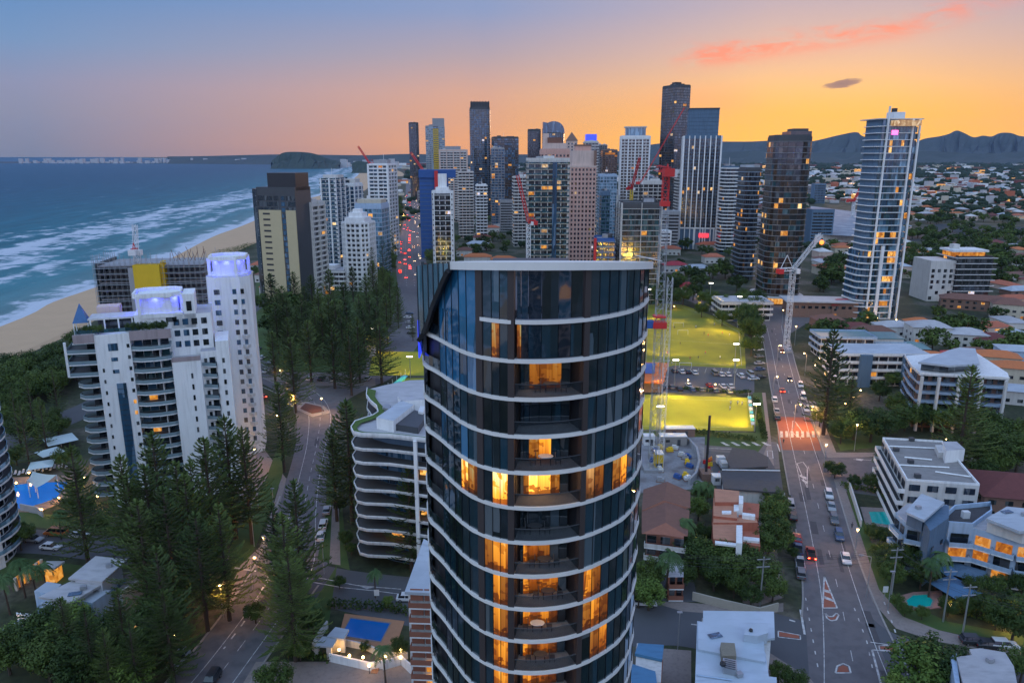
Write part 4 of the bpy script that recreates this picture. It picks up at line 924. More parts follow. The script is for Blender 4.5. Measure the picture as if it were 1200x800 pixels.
# ---- the big dark tower in the middle
def main_tower():
    zr=59.8
    ref=[(499,503),(502,508),(510,513),(518,519),(527,527),(540,537.5),(553,545.5),(567.5,551),(580,554.6),(595,557),(612,558.3),(625,558.6),(640,558.2),(655,557),(668,555.4),(682,552.8),(695,549.5),(708,545),(720,540.3),(732,534.5),(742,526),(748,518),(752,508)]
    front=[G(x,y,zr) for x,y in ref]
    xl,yl=front[0]; xr,yr=front[-1]
    back=[(xr+.35,yr+3),(xr+.2,yr+7),(xr-1.5,yr+12),(xr-5,yr+16),((xl+xr)/2,yr+18),(xl+5,yl+16),(xl+1.2,yl+11),(xl-.3,yl+6),(xl-.35,yl+2.5)]
    cx,cy=(xl+xr)/2,yl+2
    S_=Site('apartment_tower','dark oval glass tower with curved white floor bands and lit rooms, largest in the middle','tower',(cx,cy))
    t=S_.t; full=front+back
    def at(px):
        for (a,b),(p,q) in zip(zip(ref,ref[1:]),zip(front,front[1:])):
            if a[0]<=px<=b[0]: k=(px-a[0])/(b[0]-a[0]); return (lerp(p[0],q[0],k),lerp(p[1],q[1],k))
        return front[-1]
    def inset(pts,d):
        o=[]
        for k,p in enumerate(pts):
            a=pts[max(0,k-1)];b=pts[min(len(pts)-1,k+1)]; e=Vector((b[0]-a[0],b[1]-a[1])).normalized(); o.append((p[0]-e.y*d,p[1]+e.x*d))
        return o
    zt=lambda d: 85-d*math.tan(TH+math.atan((306.5-400)/F))-max(0,(d-66))*.03
    fh=3.12; Z0=72.6; nb=24
    def curve(px0,px1,step=4,ins=0):
        n=max(2,int((px1-px0)/step)+1); pts=[at(px0+(px1-px0)*k/(n-1)) for k in range(n)]
        return inset(pts,ins) if ins else pts
    # dark core: body behind the glazing, with a recess for the centre balconies
    RL,RR=603,681
    il=inset([at(500+k*3) for k in range(35)],.55); il=[p for p in curve(500,RL,4,.55)]
    ir=curve(RR,752,4,.55)
    rl,rr=curve(RL,RL+8,4,2.1)[0],curve(RR-8,RR,4,2.1)[-1]
    core=il+[rl,rr]+ir+[(p[0]*.985+cx*.015,p[1]-.1) for p in back]
    mb=S_.mb(); mb.prism(core,0,72.9,0); mb.build('wall',black,t)
    mb=S_.mb()
    wallp=inset(front+back[:1],.5)[:-1]
    # upper storey wall
    mb.prism([(p[0],p[1]) for p in core],72.9,73.4,0); mb.build('roof',dgrey,t)
    # back glazing: one curved skin behind
    mb=S_.mb(); bk=[front[-1]]+back+[front[0]]; mb.strip(bk,0,72.9,.3,0); mb.strip(bk,72.9,74,.3,0,z0s=[72.9]*len(bk),z1s=[zt(p[1]) for p in bk]); mb.build('rear_glazing',G_dark,t)
    clear=mat('balustrade_glass',(.02,.03,.04),.05,var=0); clear.node_tree.nodes['Principled BSDF'].inputs['Alpha'].default_value=.38
    bandm=mat('pale_floor_band',(.74,.72,.70),.6,var=.10,scale=.5)
    def bandmesh(pts,z0,z1,o=.12):
        mb=S_.mb(); outer=inset(pts,-o); 
        mb.strip(outer,z0,z1,o+.5,0,z0s=None,z1s=None); return mb
    fullc=front+back
    for k in range(nb):
        z=Z0-fh*k
        if k==0:
            for a,b in ((565,599),(604,752)): bandmesh(curve(a,b,3)+([back[0],back[1],back[2]] if b==752 else []),z-.145,z+.145).build('floor_band',bandm,t)
        else:
            pts=curve(500,752,3); bandmesh(pts+back[:4],z-.145,z+.145).build('floor_band',bandm,t)
            bandmesh(back[5:]+[front[0]],z-.22,z+.22,.1).build('floor_band',bandm,t)
        # slab of the recess
        mb=S_.mb(); mb.prism(ccw(curve(RL,RR,6,.1)+[rr,rl]),z-.18,z+.18); mb.build('balcony_slab',grey,t)
    # roof parapet
    pts=curve(536,752,3)+back[:6]; outer=inset(pts,-.35)
    mb=S_.mb(); mb.strip(outer,0,0,.9,0,z0s=[zt(p[1])-.62 for p in pts],z1s=[zt(p[1]) for p in pts]); mb.build('roof_parapet',bandm,t)
    # left roof screen: dark teal curved glass, its lower rim sweeping down to the left
    pts=[at(x) for x in (500,506,512,518,524,530,536)]; o=inset(pts,-.45); n=len(o)
    top=[zt(p[1])-.15 for p in o]
    for k in range(n): top[k]-=max(0,(3-k))*.08
    low=[68.7,69.7,71.0,72.6,73.8,75.0,76.0]
    mb=S_.mb(); mb.strip(o,0,0,.25,0,z0s=low,z1s=top); mb.build('roof_screen',G_teal,t)
    mb=S_.mb()
    for a,b,p,q in zip(o,o[1:],low,low[1:]): mb.beam((*a,p),(*b,q),.28)
    mb.build('screen_rim',black,t)
    mb=S_.mb()
    for k in range(n): mb.beam((*o[k],low[k]),(*o[k],top[k]),.07)
    mb.build('screen_mullions',black,t)
    bl=[back[-1],back[-2],back[-3]]; mb=S_.mb(); mb.strip([bl[2],bl[1],bl[0],o[0]],0,0,.25,0,z0s=[66]*3+[68.7],z1s=[zt(p[1])-.4 for p in bl[::-1]]+[top[0]]); mb.build('roof_screen',G_teal,t)
    mb=S_.mb(); mb.strip([bl[1],bl[0],o[0]],67,70.5,-.12,0); mb.build('blue_sign_panel',emat('blue_sign_glow',(.03,.06,.9),1.0),t)
    # dark piers
    pierm=mat('tower_pier',(.05,.038,.038),.6,var=.1)
    for a,b,z1 in ((560,567,None),(595.5,602.5,None),(680.5,686.5,None)):
        pts=curve(a,b,2,-.08)
        mb=S_.mb(); 
        mb.strip(pts,0,zt(pts[0][1])-.45,.6,0); mb.build('pier',pierm,t)
    # glazing bays
    bays=[(501,509,'r'),(509,518,'r'),(518,525,'b'),(525,532.5,'b'),(532.5,540.5,'b'),(540.5,549,'b'),(549,560,'b'),(567.2,577,'m'),(577,586,'m'),(586,595.3,'m'),
          (686.8,697,'t'),(697,708,'t'),(708,718,'t'),(718,727,'t'),(727,735,'t'),(735,742,'t'),(742,747,'t'),(747,752,'t')]
    G1=glassmat('facade_blue_reflection_glass',(.016,.12,.25),rough=.04,curt=.10); G2=glassmat('facade_dark_glass',(.008,.017,.028),rough=.04,curt=.06); G3=glassmat('facade_teal_glass',(.008,.034,.058),rough=.04,curt=.08); GI=glassmat('facade_curtained_glass',(.02,.035,.05),rough=.06,curt=.35)  # blue panes carry the sky's reflection in their base colour
    LB=roommat('lit_tower_room',(1,.40,.035),1.25,Z0,fh); LM=roommat('amber_tower_room',(1,.38,.03),.78,Z0,fh); LC=roommat('pale_tower_room',(1,.58,.22),.7,Z0,fh); LD=roommat('dim_tower_room',(1,.36,.04),.30,Z0,fh)
    lit={0:{(577,586):LD},3:{},4:{(540.5,549):LB,(549,560):LD,(577,586):LB,(586,595.3):LB,(686.8,697):LB,(697,708):LD,(718,727):LD,(727,735):LB},
         6:{(567.2,577):LD,(577,586):LB,(586,595.3):LB},7:{(577,586):LB,(586,595.3):LD,(686.8,697):LB,(697,708):LD},8:{(577,586):LB,(586,595.3):LD,(686.8,697):LD,(697,708):LB,(708,718):LD},
         9:{(577,586):LB,(586,595.3):LB,(697,708):LD,(708,718):LB},10:{(577,586):LB,(586,595.3):LB},11:{(577,586):LB}}
    rnd=random.Random(3); wins=[]
    for f in range(-1,nb-1):
        z1=Z0-fh*f-.18; z0=Z0-fh*(f+1)+.18
        if f==-1: z1=76.0; z0=Z0+.24
        for a,b,kind in bays:
            if f==-1: z1=zt(at((a+b)/2)[1])-.5
            if f==-1 and kind=='r': continue
            ins=.08 if kind!='r' else .9
            p,q=curve(a+.06,b-.06,20,ins)[0],curve(a+.06,b-.06,20,ins)[-1]
            m_={'b':[G1],'r':[G2],'m':[GI,G2,G3],'t':[G3,G3,G3,G2,G3,GI]}[kind]; m_=rnd.choice(m_)
            if kind=='b' and f>=2: m_=rnd.choice([G1,G3,GI] if f<4 else [G3,G2,G3])
            m_=lit.get(f,{}).get((a,b),m_)
            if f>=6 and m_ is LB: m_=LM
            if m_ is LB and rnd.random()<.3: m_=LC
            zb=z0; zt_=z1
            if f in(-1,) and kind=='b': zb=Z0-.2
            if f==0 and kind=='b': zt_=Z0-.2
            wins.append((f,p,q,zb,zt_,m_))
            if rnd.random()<.28 and kind!='r' : # split pane with an opening sash
                pass
    def panel(mb,p,q,zb,zt_,mi=0,th=.12):
        d=Vector((q[0]-p[0],q[1]-p[1])); Ln=d.length; ang=math.atan2(d.y,d.x)
        mb.box(((p[0]+q[0])/2,(p[1]+q[1])/2,(zb+zt_)/2),(Ln,th,zt_-zb),ang,mi)
    for k,(f,p,q,zb,zt_,m_) in enumerate(wins):
        if f<=5:
            mb=S_.mb(); panel(mb,p,q,zb,zt_); mb.build('window',m_,t)
    mb=S_.mb(); ms=[]
    for (f,p,q,zb,zt_,m_) in wins:
        if f>5:
            if m_ not in ms: ms.append(m_)
            panel(mb,p,q,zb,zt_,ms.index(m_))
    o=mb.build('window',ms,t); o['kind']='stuff'
    # mullions and transoms
    mb=S_.mb()
    for a,b,kind in bays:
        for px in (a,b):
            p=inset([at(px-1.2),at(px),at(px+1.2)],.0 if kind!='r' else .75)[1]; mb.beam((*p,0),(*p,zt(p[1])-.5 if kind!='r' else 69.3),.032)
    for (f,p,q,zb,zt_,m_) in wins:
        if rnd.random()<.35:
            z=zb+rnd.choice((.9,1.0,2.0)); mb.beam((*p,z),(*q,z),.05)
    mb.build('mullions',black,t)
    # balcony corner on the far left: low glass rails
    for k in range(1,nb): mb=S_.mb(); mb.strip(curve(500,518,4,.05),Z0-fh*k+.22,Z0-fh*k+1.15,.05); mb.build('corner_balustrade',G2,t)
    # recess: sliding doors, rail, ceiling, furniture
    dL=[(RL+2,610),(610,618),(618,633),(633,652),(652,666),(666,RR-2)]
    rlit={3:{3:LB,2:LD},4:{1:LD,2:LB,3:LB,4:LD},1:{2:LD,3:LD,4:LD},6:{1:LB,2:LB,3:LD},7:{1:LB,2:LB,3:LB,4:LB},8:{1:LB,2:LB,3:LB,4:LD},9:{1:LB,2:LD,3:LB,4:LD},10:{1:LB,2:LB,3:LB,4:LD},0:{0:LD}}
    BR=roommat('bright_tower_room',(1,.50,.07),2.2,Z0,fh)
    def back_at(px):
        k=(px-RL)/(RR-RL); return (lerp(rl[0],rr[0],k)+0,lerp(rl[1],rr[1],k)-.25)
    for f in range(-1,nb-1):
        z1=Z0-fh*f-.2; z0=Z0-fh*(f+1)+.2
        if f==-1: z1,z0=zt(at(640)[1])-.55,Z0+.2
        front_glass=(f<=0)
        for i,(a,b) in enumerate(dL):
            m_=rlit.get(f,{}).get(i,rnd.choice([G2,G3,GI]) )
            if f==4 and i in(2,3): m_=BR
            if f>=6 and m_ is LB: m_=LM
            mb=S_.mb()
            if front_glass: p,q=at(a+.4),at(b-.4); p,q=curve(a+.4,b-.4,30,.15)[0],curve(a+.4,b-.4,30,.15)[-1]
            else: p,q=back_at(a+.4),back_at(b-.4)
            panel(mb,p,q,z0+.05,z1-.05); mb.build('glass_door',m_,t)
        if not front_glass and f<11:
            mb=S_.mb(); mb.strip(curve(RL,RR,5,.02),z0,z0+1.0,.05); mb.build('balustrade',clear,t)
            mb=S_.mb(); c=curve(RL,RR,5,.0)
            for p,q in zip(c,c[1:]): mb.beam((*p,z0+1.03),(*q,z0+1.03),.045)
            mb.build('handrail',black,t)
    # warm lamps in the lit balconies
    for f,e in ((1,30),(3,14),(4,70),(6,22),(7,26),(8,26),(9,24),(10,34)):
        z1=Z0-fh*f-.5; p=back_at(635); l=bpy.data.lights.new('balcony_lamp','POINT'); l.energy=e; l.color=(1,.58,.2); l.shadow_soft_size=.15
        lo=bpy.data.objects.new('balcony_lamp',l); C.objects.link(lo); lo.parent=t; lo.location=(p[0]-cx,p[1]-1.1-cy,z1)
    # rooftop plant
    mb=S_.mb(); mb.box((cx,cy+8,73.9),(8,6,1.0)); mb.build('plant_room',dgrey,t)
    # balcony furniture (things of their own)
    tabs=[]
    for f,px in ((3,640),(5,628),(7,645),(8,632),(9,636),(6,640),(1,645)):
        z0=Z0-fh*(f+1)+.2; p=at(px); x,y=p[0],p[1]+1.3
        T_=thing('outdoor_table','','table',(x,y,z0),0,'tables on the dark oval tower balconies')
        mb=MB(); mb.prism(ell(1.3,.9,12),.70,.75); mb.build('table_top',wmet if f in(3,8) else dgrey,T_)
        for s in ((-.4,-.25),(.4,-.25),(.4,.25),(-.4,.25)):
            mb=MB(); mb.beam((*s,0),(*s,.7),.03); mb.build('leg',black,T_)
        tabs.append(T_)
        for s in (-1,1):
            c_=thing('outdoor_chair','','chair',(x+s*1.05,y,z0),-s*PI/2,'chairs on the dark oval tower balconies')
            mb=MB(); mb.box((0,0,.44),(.5,.5,.08)); mb.build('seat',dgrey,c_)
            mb=MB(); mb.box((0,-.24 if True else 0,.75),(.5,.06,.55)); mb.build('backrest',dgrey,c_)
            for a_ in (-.2,.2):
                for b_ in (-.2,.2):
                    mb=MB(); mb.beam((a_,b_,0),(a_,b_,.42),.025); mb.build('leg',black,c_)
            chairs.append(c_)
    for i,T_ in enumerate(sorted(tabs,key=lambda o:-o.location.z)): T_['label']='outdoor table on a balcony of the dark oval tower, %s from the top'%ORD[i]
    for i,c_ in enumerate(sorted(chairs,key=lambda o:(-round(o.location.z,1),o.location.x))): c_['label']='dark balcony chair %s of the table %s from the top of the oval tower'%(('left','right')[i%2],ORD[i//2])
chairs=[]
main_tower()
# ---- narrow brick and white block squeezed left of the dark tower
s=Site('apartment_block','narrow block with terracotta balconies and pale pitched roof against the dark tower','building',G(505,690,18))
p=ccw(GP('478,689 514,690 520,655 494,655',18.5)); s.prp('wall',p,18,0,white)
mb=s.mb(); a,b_,c_,d_=[ (*q,z) for q,z in zip(GP('474,689 516,691 524,650 497,643',19),(18.4,18.4,19.6,21.0))]
mb.face([a,b_,c_,d_]); mb.face([(*x[:2],x[2]-.5) for x in (a,d_,c_,b_)]); 
for u_,v_ in ((a,b_),(b_,c_),(c_,d_),(d_,a)): mb.face([u_,v_,(*v_[:2],v_[2]-.5),(*u_[:2],u_[2]-.5)])
mb.build('roof',shroof,s.t)
A_,B_=GP('480,690',18.5)[0],GP('513,691',18.5)[0]
s.facade(A_,B_,.2,18,fh=2.6,bay=2,glass=redbr,balc=1.2,balm=redbr,wh=.8,ww=.9,lit=.05)
# ---- round white balcony tower at the left edge
x,y=G(28,672)
t=tower('round white balcony tower cut off by the left edge of the view',ell(19,19,28),(x-16.0,y+5),0,47,fh=3.0,wall=white,glass=G_dark,out=1.6,slab=.45,slabm=white,balh=.8,balm=G_pale,bay=2.2,ww=.8,wh=.8,lit=.02,group='high-rise towers along the coast')
for a in (-20,-62,-105):
    mb=MB(); mb.box((10*math.cos(R(a)),10*math.sin(R(a)),23.5),(1.2,3.0,47),R(a)); mb.build('pier',white,t)
# ---- white tower complex with blue lit crowns
def white_complex():
    at=PD(190,450,178)[:2]; rz=R(20)
    t=thing('apartment_tower','white stepped tower with blue lit crowns, curved balconies and roof garden, beside the beach','tower',(*at,0),rz,'high-rise towers along the coast'); t.scale=(.86,.86,1)
    inv=(Matrix.Translation((*at,0))@Matrix.Rotation(rz,4,'Z')@Matrix.Diagonal((.86,.86,1,1))).inverted()
    def bx(name,u0,u1,v0,v1,z0,z1,m=white,mt=None):
        mb=MB(); mb.prism([(u0,v0),(u1,v0),(u1,v1),(u0,v1)],z0,z1,0,1 if mt else 0); return mb.build(name,[m,mt] if mt else m,t)
    h=43.5; fh=2.8
    bx('wall',-15,4.3,-1,16,0,h,white,lroof)
    bx('end_pier',-15,-6.2,-5,0,0,h+.6); bx('glass_strip',-10.9,-8.5,-5.25,-4.9,0,32,G_blue)
    for k in range(24): bx('strip_bar',-10.9,-8.5,-5.3,-5.2,k*1.33,k*1.33+.1,black)
    bx('wing',3.9,11.4,-7,10,0,36.5,white,lroof); bx('wing_parapet',3.9,11.4,-7.1,-6.8,36.5,37.6,taupe)
    bx('stair_wall',11.4,15.6,-4,9,0,38,white,lroof); bx('blank_wall',15.6,19.2,-5,8,0,40.5,white)
    bx('rear_wing',4.3,15,0,14,0,47,white,lroof)
    # taupe parapet under the roof garden
    for u0,u1 in ((-20,-15),(-6.2,4.3)):
        bx('roof_parapet',u0,u1,-5.5,-4.6,h-1.2,h+1.0,taupe)
    bx('parapet_side',-20.2,-15,-5.5,10,h-1.2,h-1.0,white)
    bx('left_wall',-17.5,-15,-1,12,0,h-1.2,white)
    # balconies, floor by floor
    rail_=mat('pale_glass_rail',(.22,.30,.34),.15,var=.1)
    def slabmesh(pts,th=.25,rail=.95):
        mb=MB(); mb.prism(ccw(pts),-th/2,th/2,0,2); P=ccw(pts); mb.strip(P,th/2,rail,.07,1,closed=True); return mb.mesh('balcony',[white,rail_,dtile])
    c1=slabmesh([(-15,-4.6),(-17,-4.9),(-19.2,-4.2),(-20.8,-2.2),(-20.5,0),(-15,2)])
    c2=slabmesh([(-6.2,-4.6),(-4,-5.8),(-.5,-6.2),(2.8,-5.8),(3.9,-5),(3.9,-1),(-6.2,-1)])
    c3=slabmesh([(11.5,-4),(15.3,-6.2),(15.5,-4)])
    c4=slabmesh([(-22.6,-3.5),(-15,-4.6),(-15,6),(-22.6,6)])
    for f in range(1,15):
        z=f*fh+.6
        put('balcony',c1 if f<12 else c4,t,(0,0,z)); put('balcony',c2,t,(0,0,z))
        if z<37: put('balcony',c3,t,(0,0,z))
        if f>=12: bx('balcony_frame',-22.8,-22.2,-3.6,-3.0,z,z+fh,white)
    for f in range(15):
        z=f*fh+1.9
        for u in (-5,-2.7,-.4,1.9): put('window',winmesh(2.1,2.1,random.choice((G_blue,G_teal,G_dark)) if random.random()>.03 else LITY),t,(u+.2,-1.06,z),0)
        put('pier',shared('wp',lambda:winmesh(.3,2.7,white,2.6)),t,(.8,-2.6,z),0)
        put('window',winmesh(4.0,2.1,random.choice((G_blue,G_teal,G_dark))),t,(-17.5,-1.1,z),0) if False else bx('window',-17.6,-15.2,-1.16,-1.04,z-1.05,z+1.05,G_dark)
        put('window',winmesh(2.6,2.0,G_blue),t,(-17.56,4,z),PI/2)
        if z<37: put('window',winmesh(.8,1.3,G_dark),t,(12.6,-4.06,z),0); put('window',winmesh(1.6,1.7,G_dark),t,(14.4,-4.06,z),0)
        if z<35: put('window',winmesh(.55,1.3,G_dark),t,(8.8,-7.06,z),0)
        put('window',winmesh(.7,.9,G_dark if f not in(9,8) else LITY),t,(-6.85,-5.06,z),0)
    for z in (41,38,35): put('window',winmesh(2.4 if z==41 else 1.6,1.8 if z==41 else .9,G_blue),t,(-10.6,-5.06,z),0)
    for z in (39.5,42.3,45.1):
        for u in (5.6,8.0,10.4,13.0): put('window',winmesh(1.5,1.5,G_blue if u<9 else G_dark),t,(u,-.06,z),0)
    for f in range(1,14):
        if f*2.8<34: put('window',winmesh(.7,1.2,G_dark),t,(17.4,-5.06,f*2.8+1.9),0); put('window',winmesh(.5,.9,G_dark),t,(-13.6,-5.06,f*2.8+1.9),0)
    # penthouse with faceted blue-lit crown
    glow=emat('blue_crown_glow',(.10,.13,.95),.75)
    def crown(mb_inv,pts,z0,z1):
        mb=MB(); mb.M=mb_inv; mb.prism(ccw(pts),z0,z1-5,0,0); mb.build('penthouse_wall',white,t)
        mb=MB(); mb.M=mb_inv; P=ccw(pts); mb.strip(P,z1-1.2,z1,.5,0,closed=True); mb.build('crown_ring',white,t)
        q=off(P,-.9); mb=MB(); mb.M=mb_inv; mb.prism(q,z1-5,z1-.7); mb.build('blue_lit_crown',white,t)
        pm=off(P,-.3)
        for k in range(len(P)):
            a=(Vector(pm[k])+Vector(pm[(k+1)%len(pm)]))/2; ww_=mb_inv@Vector((a.x,a.y,z1-1.5)); l=bpy.data.lights.new('crown_light','POINT'); l.energy=230; l.color=(.03,.04,1); l.shadow_soft_size=.3; lo=bpy.data.objects.new('crown_light',l); C.objects.link(lo); lo.parent=t; lo.location=ww_
        for k in range(len(P)):
            if k%2==0: 
                mb=MB(); mb.M=mb_inv; mb.box((P[k][0]*.97+.03*q[k][0],P[k][1],(z1-3)),(.8,.8,5)); mb.build('crown_post',white,t)
    I=Matrix.Identity(4)
    bx('penthouse_wall',-5.2,7.6,0,13,h,h+4,white); put('window',winmesh(2.8,1.2,G_dark),t,(4.4,-.06,h+2.4),0)
    crown(I,[(-3.6,-.3),(5,-.3),(7.5,1.5),(7.5,10),(5,12),(-3,12),(-5.2,10),(-5.2,1.5)],h+3,52.6)
    bx('stair_wall',7.8,11,0,10,h,52,white); put('window',winmesh(1.4,2.4,G_dark),t,(9.4,-.06,49),0)
    # pergola and terrace
    bx('terrace_canopy',-17,-3,1,9,h+3.2,h+3.6,offw)
    for u in (-16.5,-13,-9.5,-6,-3.5): bx('canopy_post',u,u+.35,.6,.95,h,h+3.3,white)
    bx('terrace_glass',-19.5,-4,-4.4,-4.3,h+1,h+1.9,G_teal); bx('terrace_room',-15,-5,4,9,h,h+3.1,G_dark)
    mb=MB(); 
    for q in range(4):
        p=[(-21,2),(-17,2),(-17,6),(-21,6)]; mb.face([(*p[q],h+2.6),(*p[(q+1)%4],h+2.6),(-19,4,h+7.2)])
    mb.build('blue_pyramid_roof',mat('blue_sheet_roof',(.04,.14,.33),.5),t)
    for u,v in ((-20.8,2.2),(-17.2,2.2),(-20.8,5.8),(-17.2,5.8)): bx('pyramid_post',u-.1,u+.1,v-.1,v+.1,h-1.2,h+2.6,white)
    bx('pink_gable',-16,-10,10,15,h,h+5,pinkl)
    # rear tower
    M2=inv@Matrix.Translation((PD(268,400,203)[0]-.6,210,0))@Matrix.Rotation(R(14),4,'Z')
    mb=MB(); mb.M=M2; mb.prism(rrect(11.6,14,2.6,1),0,52.6,0,1); mb.build('wall',[white,lroof],t)
    crown(M2,rrect(10,11,2.6,1),52.6,58.0)
    e=MB(); 
    for f in range(16):
        for u,w_ in ((-3.0,1.5),(1.6,1.0),(3.7,.9)):
            mb=MB(); mb.M=M2; mb.box((u,-7.06,5+f*2.9),(w_,.1,1.4)); mb.build('window',random.choice((G_blue,G_dark)),t)
    for f in range(12):
        mb=MB(); mb.M=M2; mb.prism([(2.6,-7),(4.8,-7),(3.9,-8.4)],3.4+f*2.9,4.3+f*2.9); mb.build('balcony',offw,t)
    # roof garden
    return t,at,rz,h
WT=white_complex()
# ---- scaffolded building with yellow wrap beside the beach
def scaffolded():
    xl,d,h=PD(102,307,265); xr=PD(246,300,275)[0]; xm=PD(172,305,265)[0]
    t=thing('building_under_construction','scaffolded building with a bright yellow wrapped shaft near the surf','building',((xl+xr)/2,d+12,0),R(8))
    w=(xr-xl)-2
    mb=MB()
    for k in range(int(h/3)): mb.box((0,0,1.5+k*3),(w-2.5,20,.4))
    mb.build('floor_slabs',grey,t)
    mb=MB(); mb.box((0,2,h/2-1),(w-6,13,h-2)); mb.build('concrete_core',dgrey,t)
    mb=MB(); n=int(w/1.8)
    for i in range(n+1):
        x=-w/2+i*w/n
        for y in (-11.5,-10.3): mb.beam((x,y,0),(x,y,h+random.uniform(0,3.5)),.07)
        for y in range(-10,12,2): 
            if i in(0,n): mb.beam((x,y,0),(x,y,h+random.uniform(0,3)),.08)
    for k in range(int(h/2)+1):
        for y in (-11.5,-10.3): mb.beam((-w/2,y,k*2),(w/2,y,k*2),.06)
        for x in (-w/2,w/2): mb.beam((x,-11.5,k*2),(x,11,k*2),.07)
        mb.box((0,-10.9,k*2),(w,1,.06))
    mb.build('scaffold',gmet,t)
    mb=MB(); mb.box((-w/2+.5,0,h/2),(.1,21,h-1)); mb.build('mesh_screen',mat('scaffold_net',(.10,.13,.15),.9,scale=.4,var=.4),t)
    mb=MB(); mb.box((-w*.02,-10.6,h/2-.5),(w*.235,4,h-1)); mb.box((w*.115,-9.6,h/2),(w*.03,3,h)); mb.build('yellow_wrap',yel,t)
    mb=MB(); mb.box((-w*.16,-12,h/2-1),(w*.05,.7,h-2)); mb.build('hoist_mast',gmet,t)
    mb=MB()
    for k in range(16): mb.beam((w*.15+k*w*.02,-6+k%3*3,h-1),(w*.15+k*w*.02+random.uniform(-2,2),-6+k%3*3,h+random.uniform(1.5,4)),.1)
    mb.build('formwork_props',brown,t)
scaffolded()
# ---- curvy balcony block with planted roof rim
def curvy():
    zt=30; rim='430,457 429,465 434,472 441,478 443,485 437,489 428,492 416,496 411,503 414,509 424,511 455,512 490,516 515,519'
    bk='540,500 520,445 480,446 450,452'
    s=Site('apartment_block','white block with wavy rounded balconies and a planted roof rim left of dark tower','building',G(460,500,zt))
    P=ccw(GP(rim+' '+bk,zt)); core=GP('454,462 453,470 460,478 458,488 446,494 436,499 454,504 490,509 512,511 540,500 520,447 480,448 458,455',zt)
    s.prp('wall',core,zt-.3,0,mblue,lroof)
    R_=GP(rim,zt); R_=R_
    for f in range(1,11):
        z=f*3.0; mb=s.mb(); mb.prism(P,z-.14,z+.14,0,1); pts=R_ 
        mb.strip(pts,z-.22,z+(.75 if f==10 else .4),.15,0); mb.build('balcony',[white,dtile if f<10 else lroof],s.t)
    ins=[(lerp(p[0],q[0],k_),lerp(p[1],q[1],k_)) for p,q,k_ in zip(R_,GP('450,462 448,468 452,475 457,481 456,488 449,493 441,497 430,500 424,504 426,506 432,507 456,508 490,512 512,514',zt),[.55]*14)]
    mb=s.mb(); mb.strip(R_,zt+.2,zt+.45,-.01,0) if False else None
    for a,b,c,d in zip(R_,R_[1:],ins[1:],ins): mb.face([(*a,zt+.55),(*b,zt+.55),(*c,zt+.55),(*d,zt+.55)])
    o=mb.build('planted_roof_rim',mat('roof_hedge',(.07,.13,.02),.9,var=.3,scale=2,bump=.8,bscale=8),s.t)
    # windows behind the balconies
    A_,B_=GP('454,504',zt)[0],GP('486,508.6',zt)[0]; s.facade(A_,B_,0,29,fh=3,bay=2.6,glass=G_blue,ww=.92,wh=.8,sill=.3,lit=.10)
    A_,B_=GP('490,509',zt)[0],GP('511,511',zt)[0]; s.facade(A_,B_,0,29,fh=3,bay=2.6,glass=G_dark,ww=.9,wh=.8,sill=.3,lit=.35)
    A_,B_=GP('436,499',zt)[0],GP('454,504',zt)[0]; s.facade(A_,B_,0,29,fh=3,bay=2.4,glass=G_blue,ww=.92,wh=.8,sill=.3,lit=.03)
    for x in (487,): 
        q=GP(f'{x},514',zt)[0]; mb=s.mb(); mb.box((q[0],q[1]-.6,15),(.7,1.4,30)); mb.build('pier',white,s.t)
    # roof rooms
    for j,px in enumerate(('441,489 461,493 485,474 470,469','466,464 468,457 500,457 500,468 470,470','462,478 484,466 492,470 470,484')):
        s.pr('penthouse',px,zt+(2.6,2.6,1.6)[j],zt,white if j<2 else offw,shroof if j<1 else lroof)
    s.pr('roof_deck_screen','464,497 490,501 500,486 486,480',zt+1.5,zt,dgrey); s.pr('roof_unit','448,477 456,479 458,474 452,472',zt+1,zt,gmet); s.pr('roof_unit','490,482 496,483 498,476 493,475',zt+2,zt,wmet)
curvy()
# ---- modern house bottom left
s=Site('house','modern white house with overlapping grey flat roofs and pale blue boxes','house',G(100,700,5),'suburban houses')
hw=mat('house_white',(.55,.55,.60),.8,var=.1)
s.pr('wall','84,680 112,656 146,660 120,684',8.6,0,hw,grow=-.4); s.pr('roof','80,677 112,651 149,655 120,681',9.0,8.6,lroof,zg=9)
s.pr('wall','52,700 84,684 115,688 86,707',7.6,0,hw,grow=-.6); s.pr('roof','45,699 84,680 118,685 84,705',8.1,7.7,lroof)
s.pr('blue_box','40,692 55,681 72,684 60,696',6.6,0,bluew,shroof); s.pr('blue_box','47,706 56,702 78,707 72,714',5.9,0,bluew,shroof)
s.pr('blue_box','93,703 117,690 130,691 108,706',6.8,0,bluew,shroof)
s.pr('terrace','120,684 133,671 173,668 176,677 143,697',5.2,0,hw,path); p=ccw(GP('133,671 173,668 176,677 143,697',5.2)); mb=s.mb(); mb.strip(p[:3],5.2,6.2,.15); mb.build('terrace_wall',white,s.t)
s.pr('lower_terrace','70,712 108,706 118,700 122,712 95,726',3.2,0,hw,path)
s.pr('garden_wall','19,717 47,720 47,722 19,719',3.4,0,white); s.pr('garage','0,739 24,724 48,733 28,744',3.0,0,hw,shroof)
s.pr('guest_room','154,732 163,720 178,723 170,734',3.4,0,LITY,shroof)
for a,b,z0,z1,g in (('86,707','116,689',.4,7.4,G_dark),('52,700','86,707',.4,7.4,G_dark),('120,683','146,662',.3,8.5,G_pale),('143,697','176,678',.3,5,G_dark)):
    A_,B_=GP(a,z1)[0],GP(b,z1)[0]; s.facade(A_,B_,z0,z1,fh=3.2,bay=2.6,glass=g,ww=.8,wh=.66,sill=.4,lit=.0)
